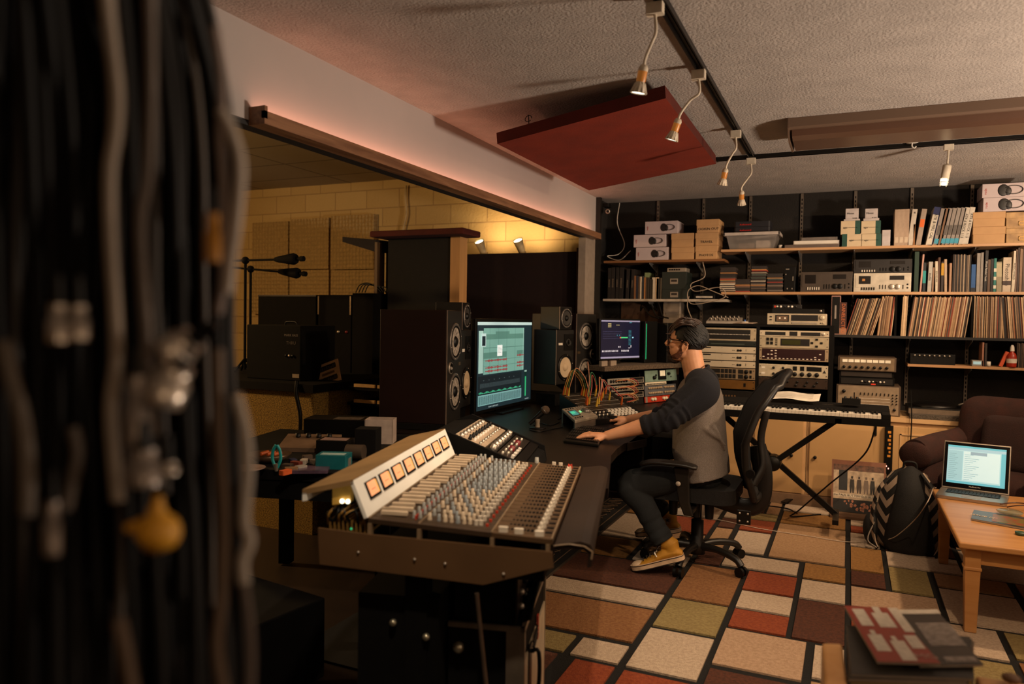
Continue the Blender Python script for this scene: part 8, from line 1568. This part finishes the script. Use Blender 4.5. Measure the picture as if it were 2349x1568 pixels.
for k in range(n_):
    f = k/(n_-1); m_i = 0 if r5.random() < .86 else r5.randint(1, 4); m = cbk if m_i == 0 else cgr[m_i-1]; dpt = r5.uniform(.68, .86); r = r5.uniform(.0038, .0068) if m_i == 0 else r5.uniform(.003, .0046); ph = r5.uniform(0, 6)
    y0_ = -420; y1_ = 1900 if r5.random() < .7 else r5.uniform(900, 1500); pts = []
    for j in range(8):
        y = lerp(y0_, y1_, j/7); ex = edge_x(y)-12; x = -40+f*(ex+40)+10*math.sin(ph+j*1.3)*(1-f**6); pts.append((x, y, .02*math.sin(ph+j)))
    cable(0, pts, dpt, r, m, names_c[m_i], k)
# the bright ones that can be told apart
sp5 = [([(236, -300), (246, 0), (268, 200), (266, 300), (252, 400), (255, 560), (268, 800), (255, 950), (270, 1150)], '#95887a', .0062, 'thick pale cable swinging right near the top, third of the way across'),
       ([(338, -300), (343, 0), (346, 200), (338, 400), (322, 520), (335, 760), (348, 1000)], '#5c5047', .0056, 'brownish pale cable right of the thick pale one'),
       ([(505, 250), (530, 300), (550, 380), (542, 500), (528, 600), (520, 672)], '#a2968a', .0062, 'palest cable bowing out at the right edge of the bundle, upper half'),
       ([(492, 60), (510, 200), (506, 330), (515, 480), (512, 640), (500, 720)], '#7a6a62', .0045, 'brown grey cable just inside the bowing one'),
       ([(541, 905), (562, 990), (568, 1080), (560, 1190), (572, 1240), (556, 1290), (560, 1340)], '#a2988c', .0058, 'pale cable bowing at the right edge, lower half'),
       ([(500, 800), (503, 1000), (514, 1180), (510, 1350), (498, 1480), (515, 1600)], '#5e4c3c', .0055, 'tan cable running down inside the right edge'),
       ([(552, 1300), (568, 1400), (575, 1500), (570, 1650)], '#4e3e32', .0045, 'brown cable at the lower right of the bundle'),
       ([(8, 780), (20, 850), (45, 940), (60, 1040), (62, 1160), (58, 1180)], '#5e544a', .0068, 'thick grey brown cable at the far left, middle height'),
       ([(168, 980), (178, 1040), (165, 1110), (150, 1170)], '#564c44', .0055, 'short grey cable end left of the silver connectors'),
       ([(272, 1420), (288, 1500), (305, 1600)], '#5a4838', .0065, 'short tan cable end at the bottom of the bundle')]
for pts, c, r, lab in sp5: cable(0, [(x, y, 0) for x, y in pts], .62, r*.8, spine(c), '', 0, lab)
def plugx(px, py, L_, r, ang, m, lab, nm='cable_connector'):
    c = CR(px, py, .60); up_ = (CAMR @ Vector((math.sin(ang), math.cos(ang), 0))); t = thing(nm, lab, 'connector', c, 0, 'connectors in the cable bundle'); MB().tube([up_*L_/2, up_*L_*.1, up_*L_*.1, -up_*L_/2], [r*.8, r*.8, r, r], 14, m=m).build('barrel', None, t); MB().tube([up_*L_/2, up_*(L_/2+.02)], [r*.5, r*.35], 10, m=BLK).build('strain_relief', None, t)
chr_ = mat('connector_nickel', '#b8aea2', .3, .75); plugx(134, 742, .026, .007, 0, chr_, 'left one of two short bright connectors side by side'); plugx(180, 740, .024, .007, 0, chr_, 'right one of two short bright connectors side by side')
plugx(313, 940, .050, .0085, 0, mat('connector_grey', '#8a8078', .35, .5), 'long pale grey connector in the middle of the bundle'); plugx(328, 1070, .026, .0125, 0, mat('connector_grey', '#8a8078', .35, .5), 'wide pale grey connector below the long one')
plugx(388, 878, .030, .015, .45, chr_, 'wide silver connector with a bright highlight'); plugx(415, 795, .022, .014, 1.0, chr_, 'bent silver connector above the wide one'); plugx(386, 1072, .008, .007, 0, chr_, 'small round bright connector tip'); plugx(120, 1210, .036, .0055, 0, mat('connector_grey', '#8a8078', .35, .5), 'slim grey connector low at the left')
c = CR(350, 1205, .60); t = thing('yellow_plug', 'yellow pear shaped plug hanging in the cable bundle', 'plug', c); U5 = lambda x, y: CAMR @ Vector((x, y, 0)); yl_ = mat('yellow_rubber', '#dba02c', .5)
MB().tube(catmull([U5(.004, .021), U5(.003, .010), U5(.004, -.004), U5(.0, -.017)], 4), [.0035]*3+[.006]*2+[.009, .0125, .0145, .0155, .0155, .014, .010, .006], 14, m=yl_).build('bulb_body', None, t); MB().tube([U5(-.004, .002), U5(-.018, -.002)], [.005, .0035], 10, m=yl_).build('side_arm', None, t)
plugx(488, 545, .036, .006, .0, mat('amber_tape', '#a06c1c', .5), 'amber taped connector near the right edge')
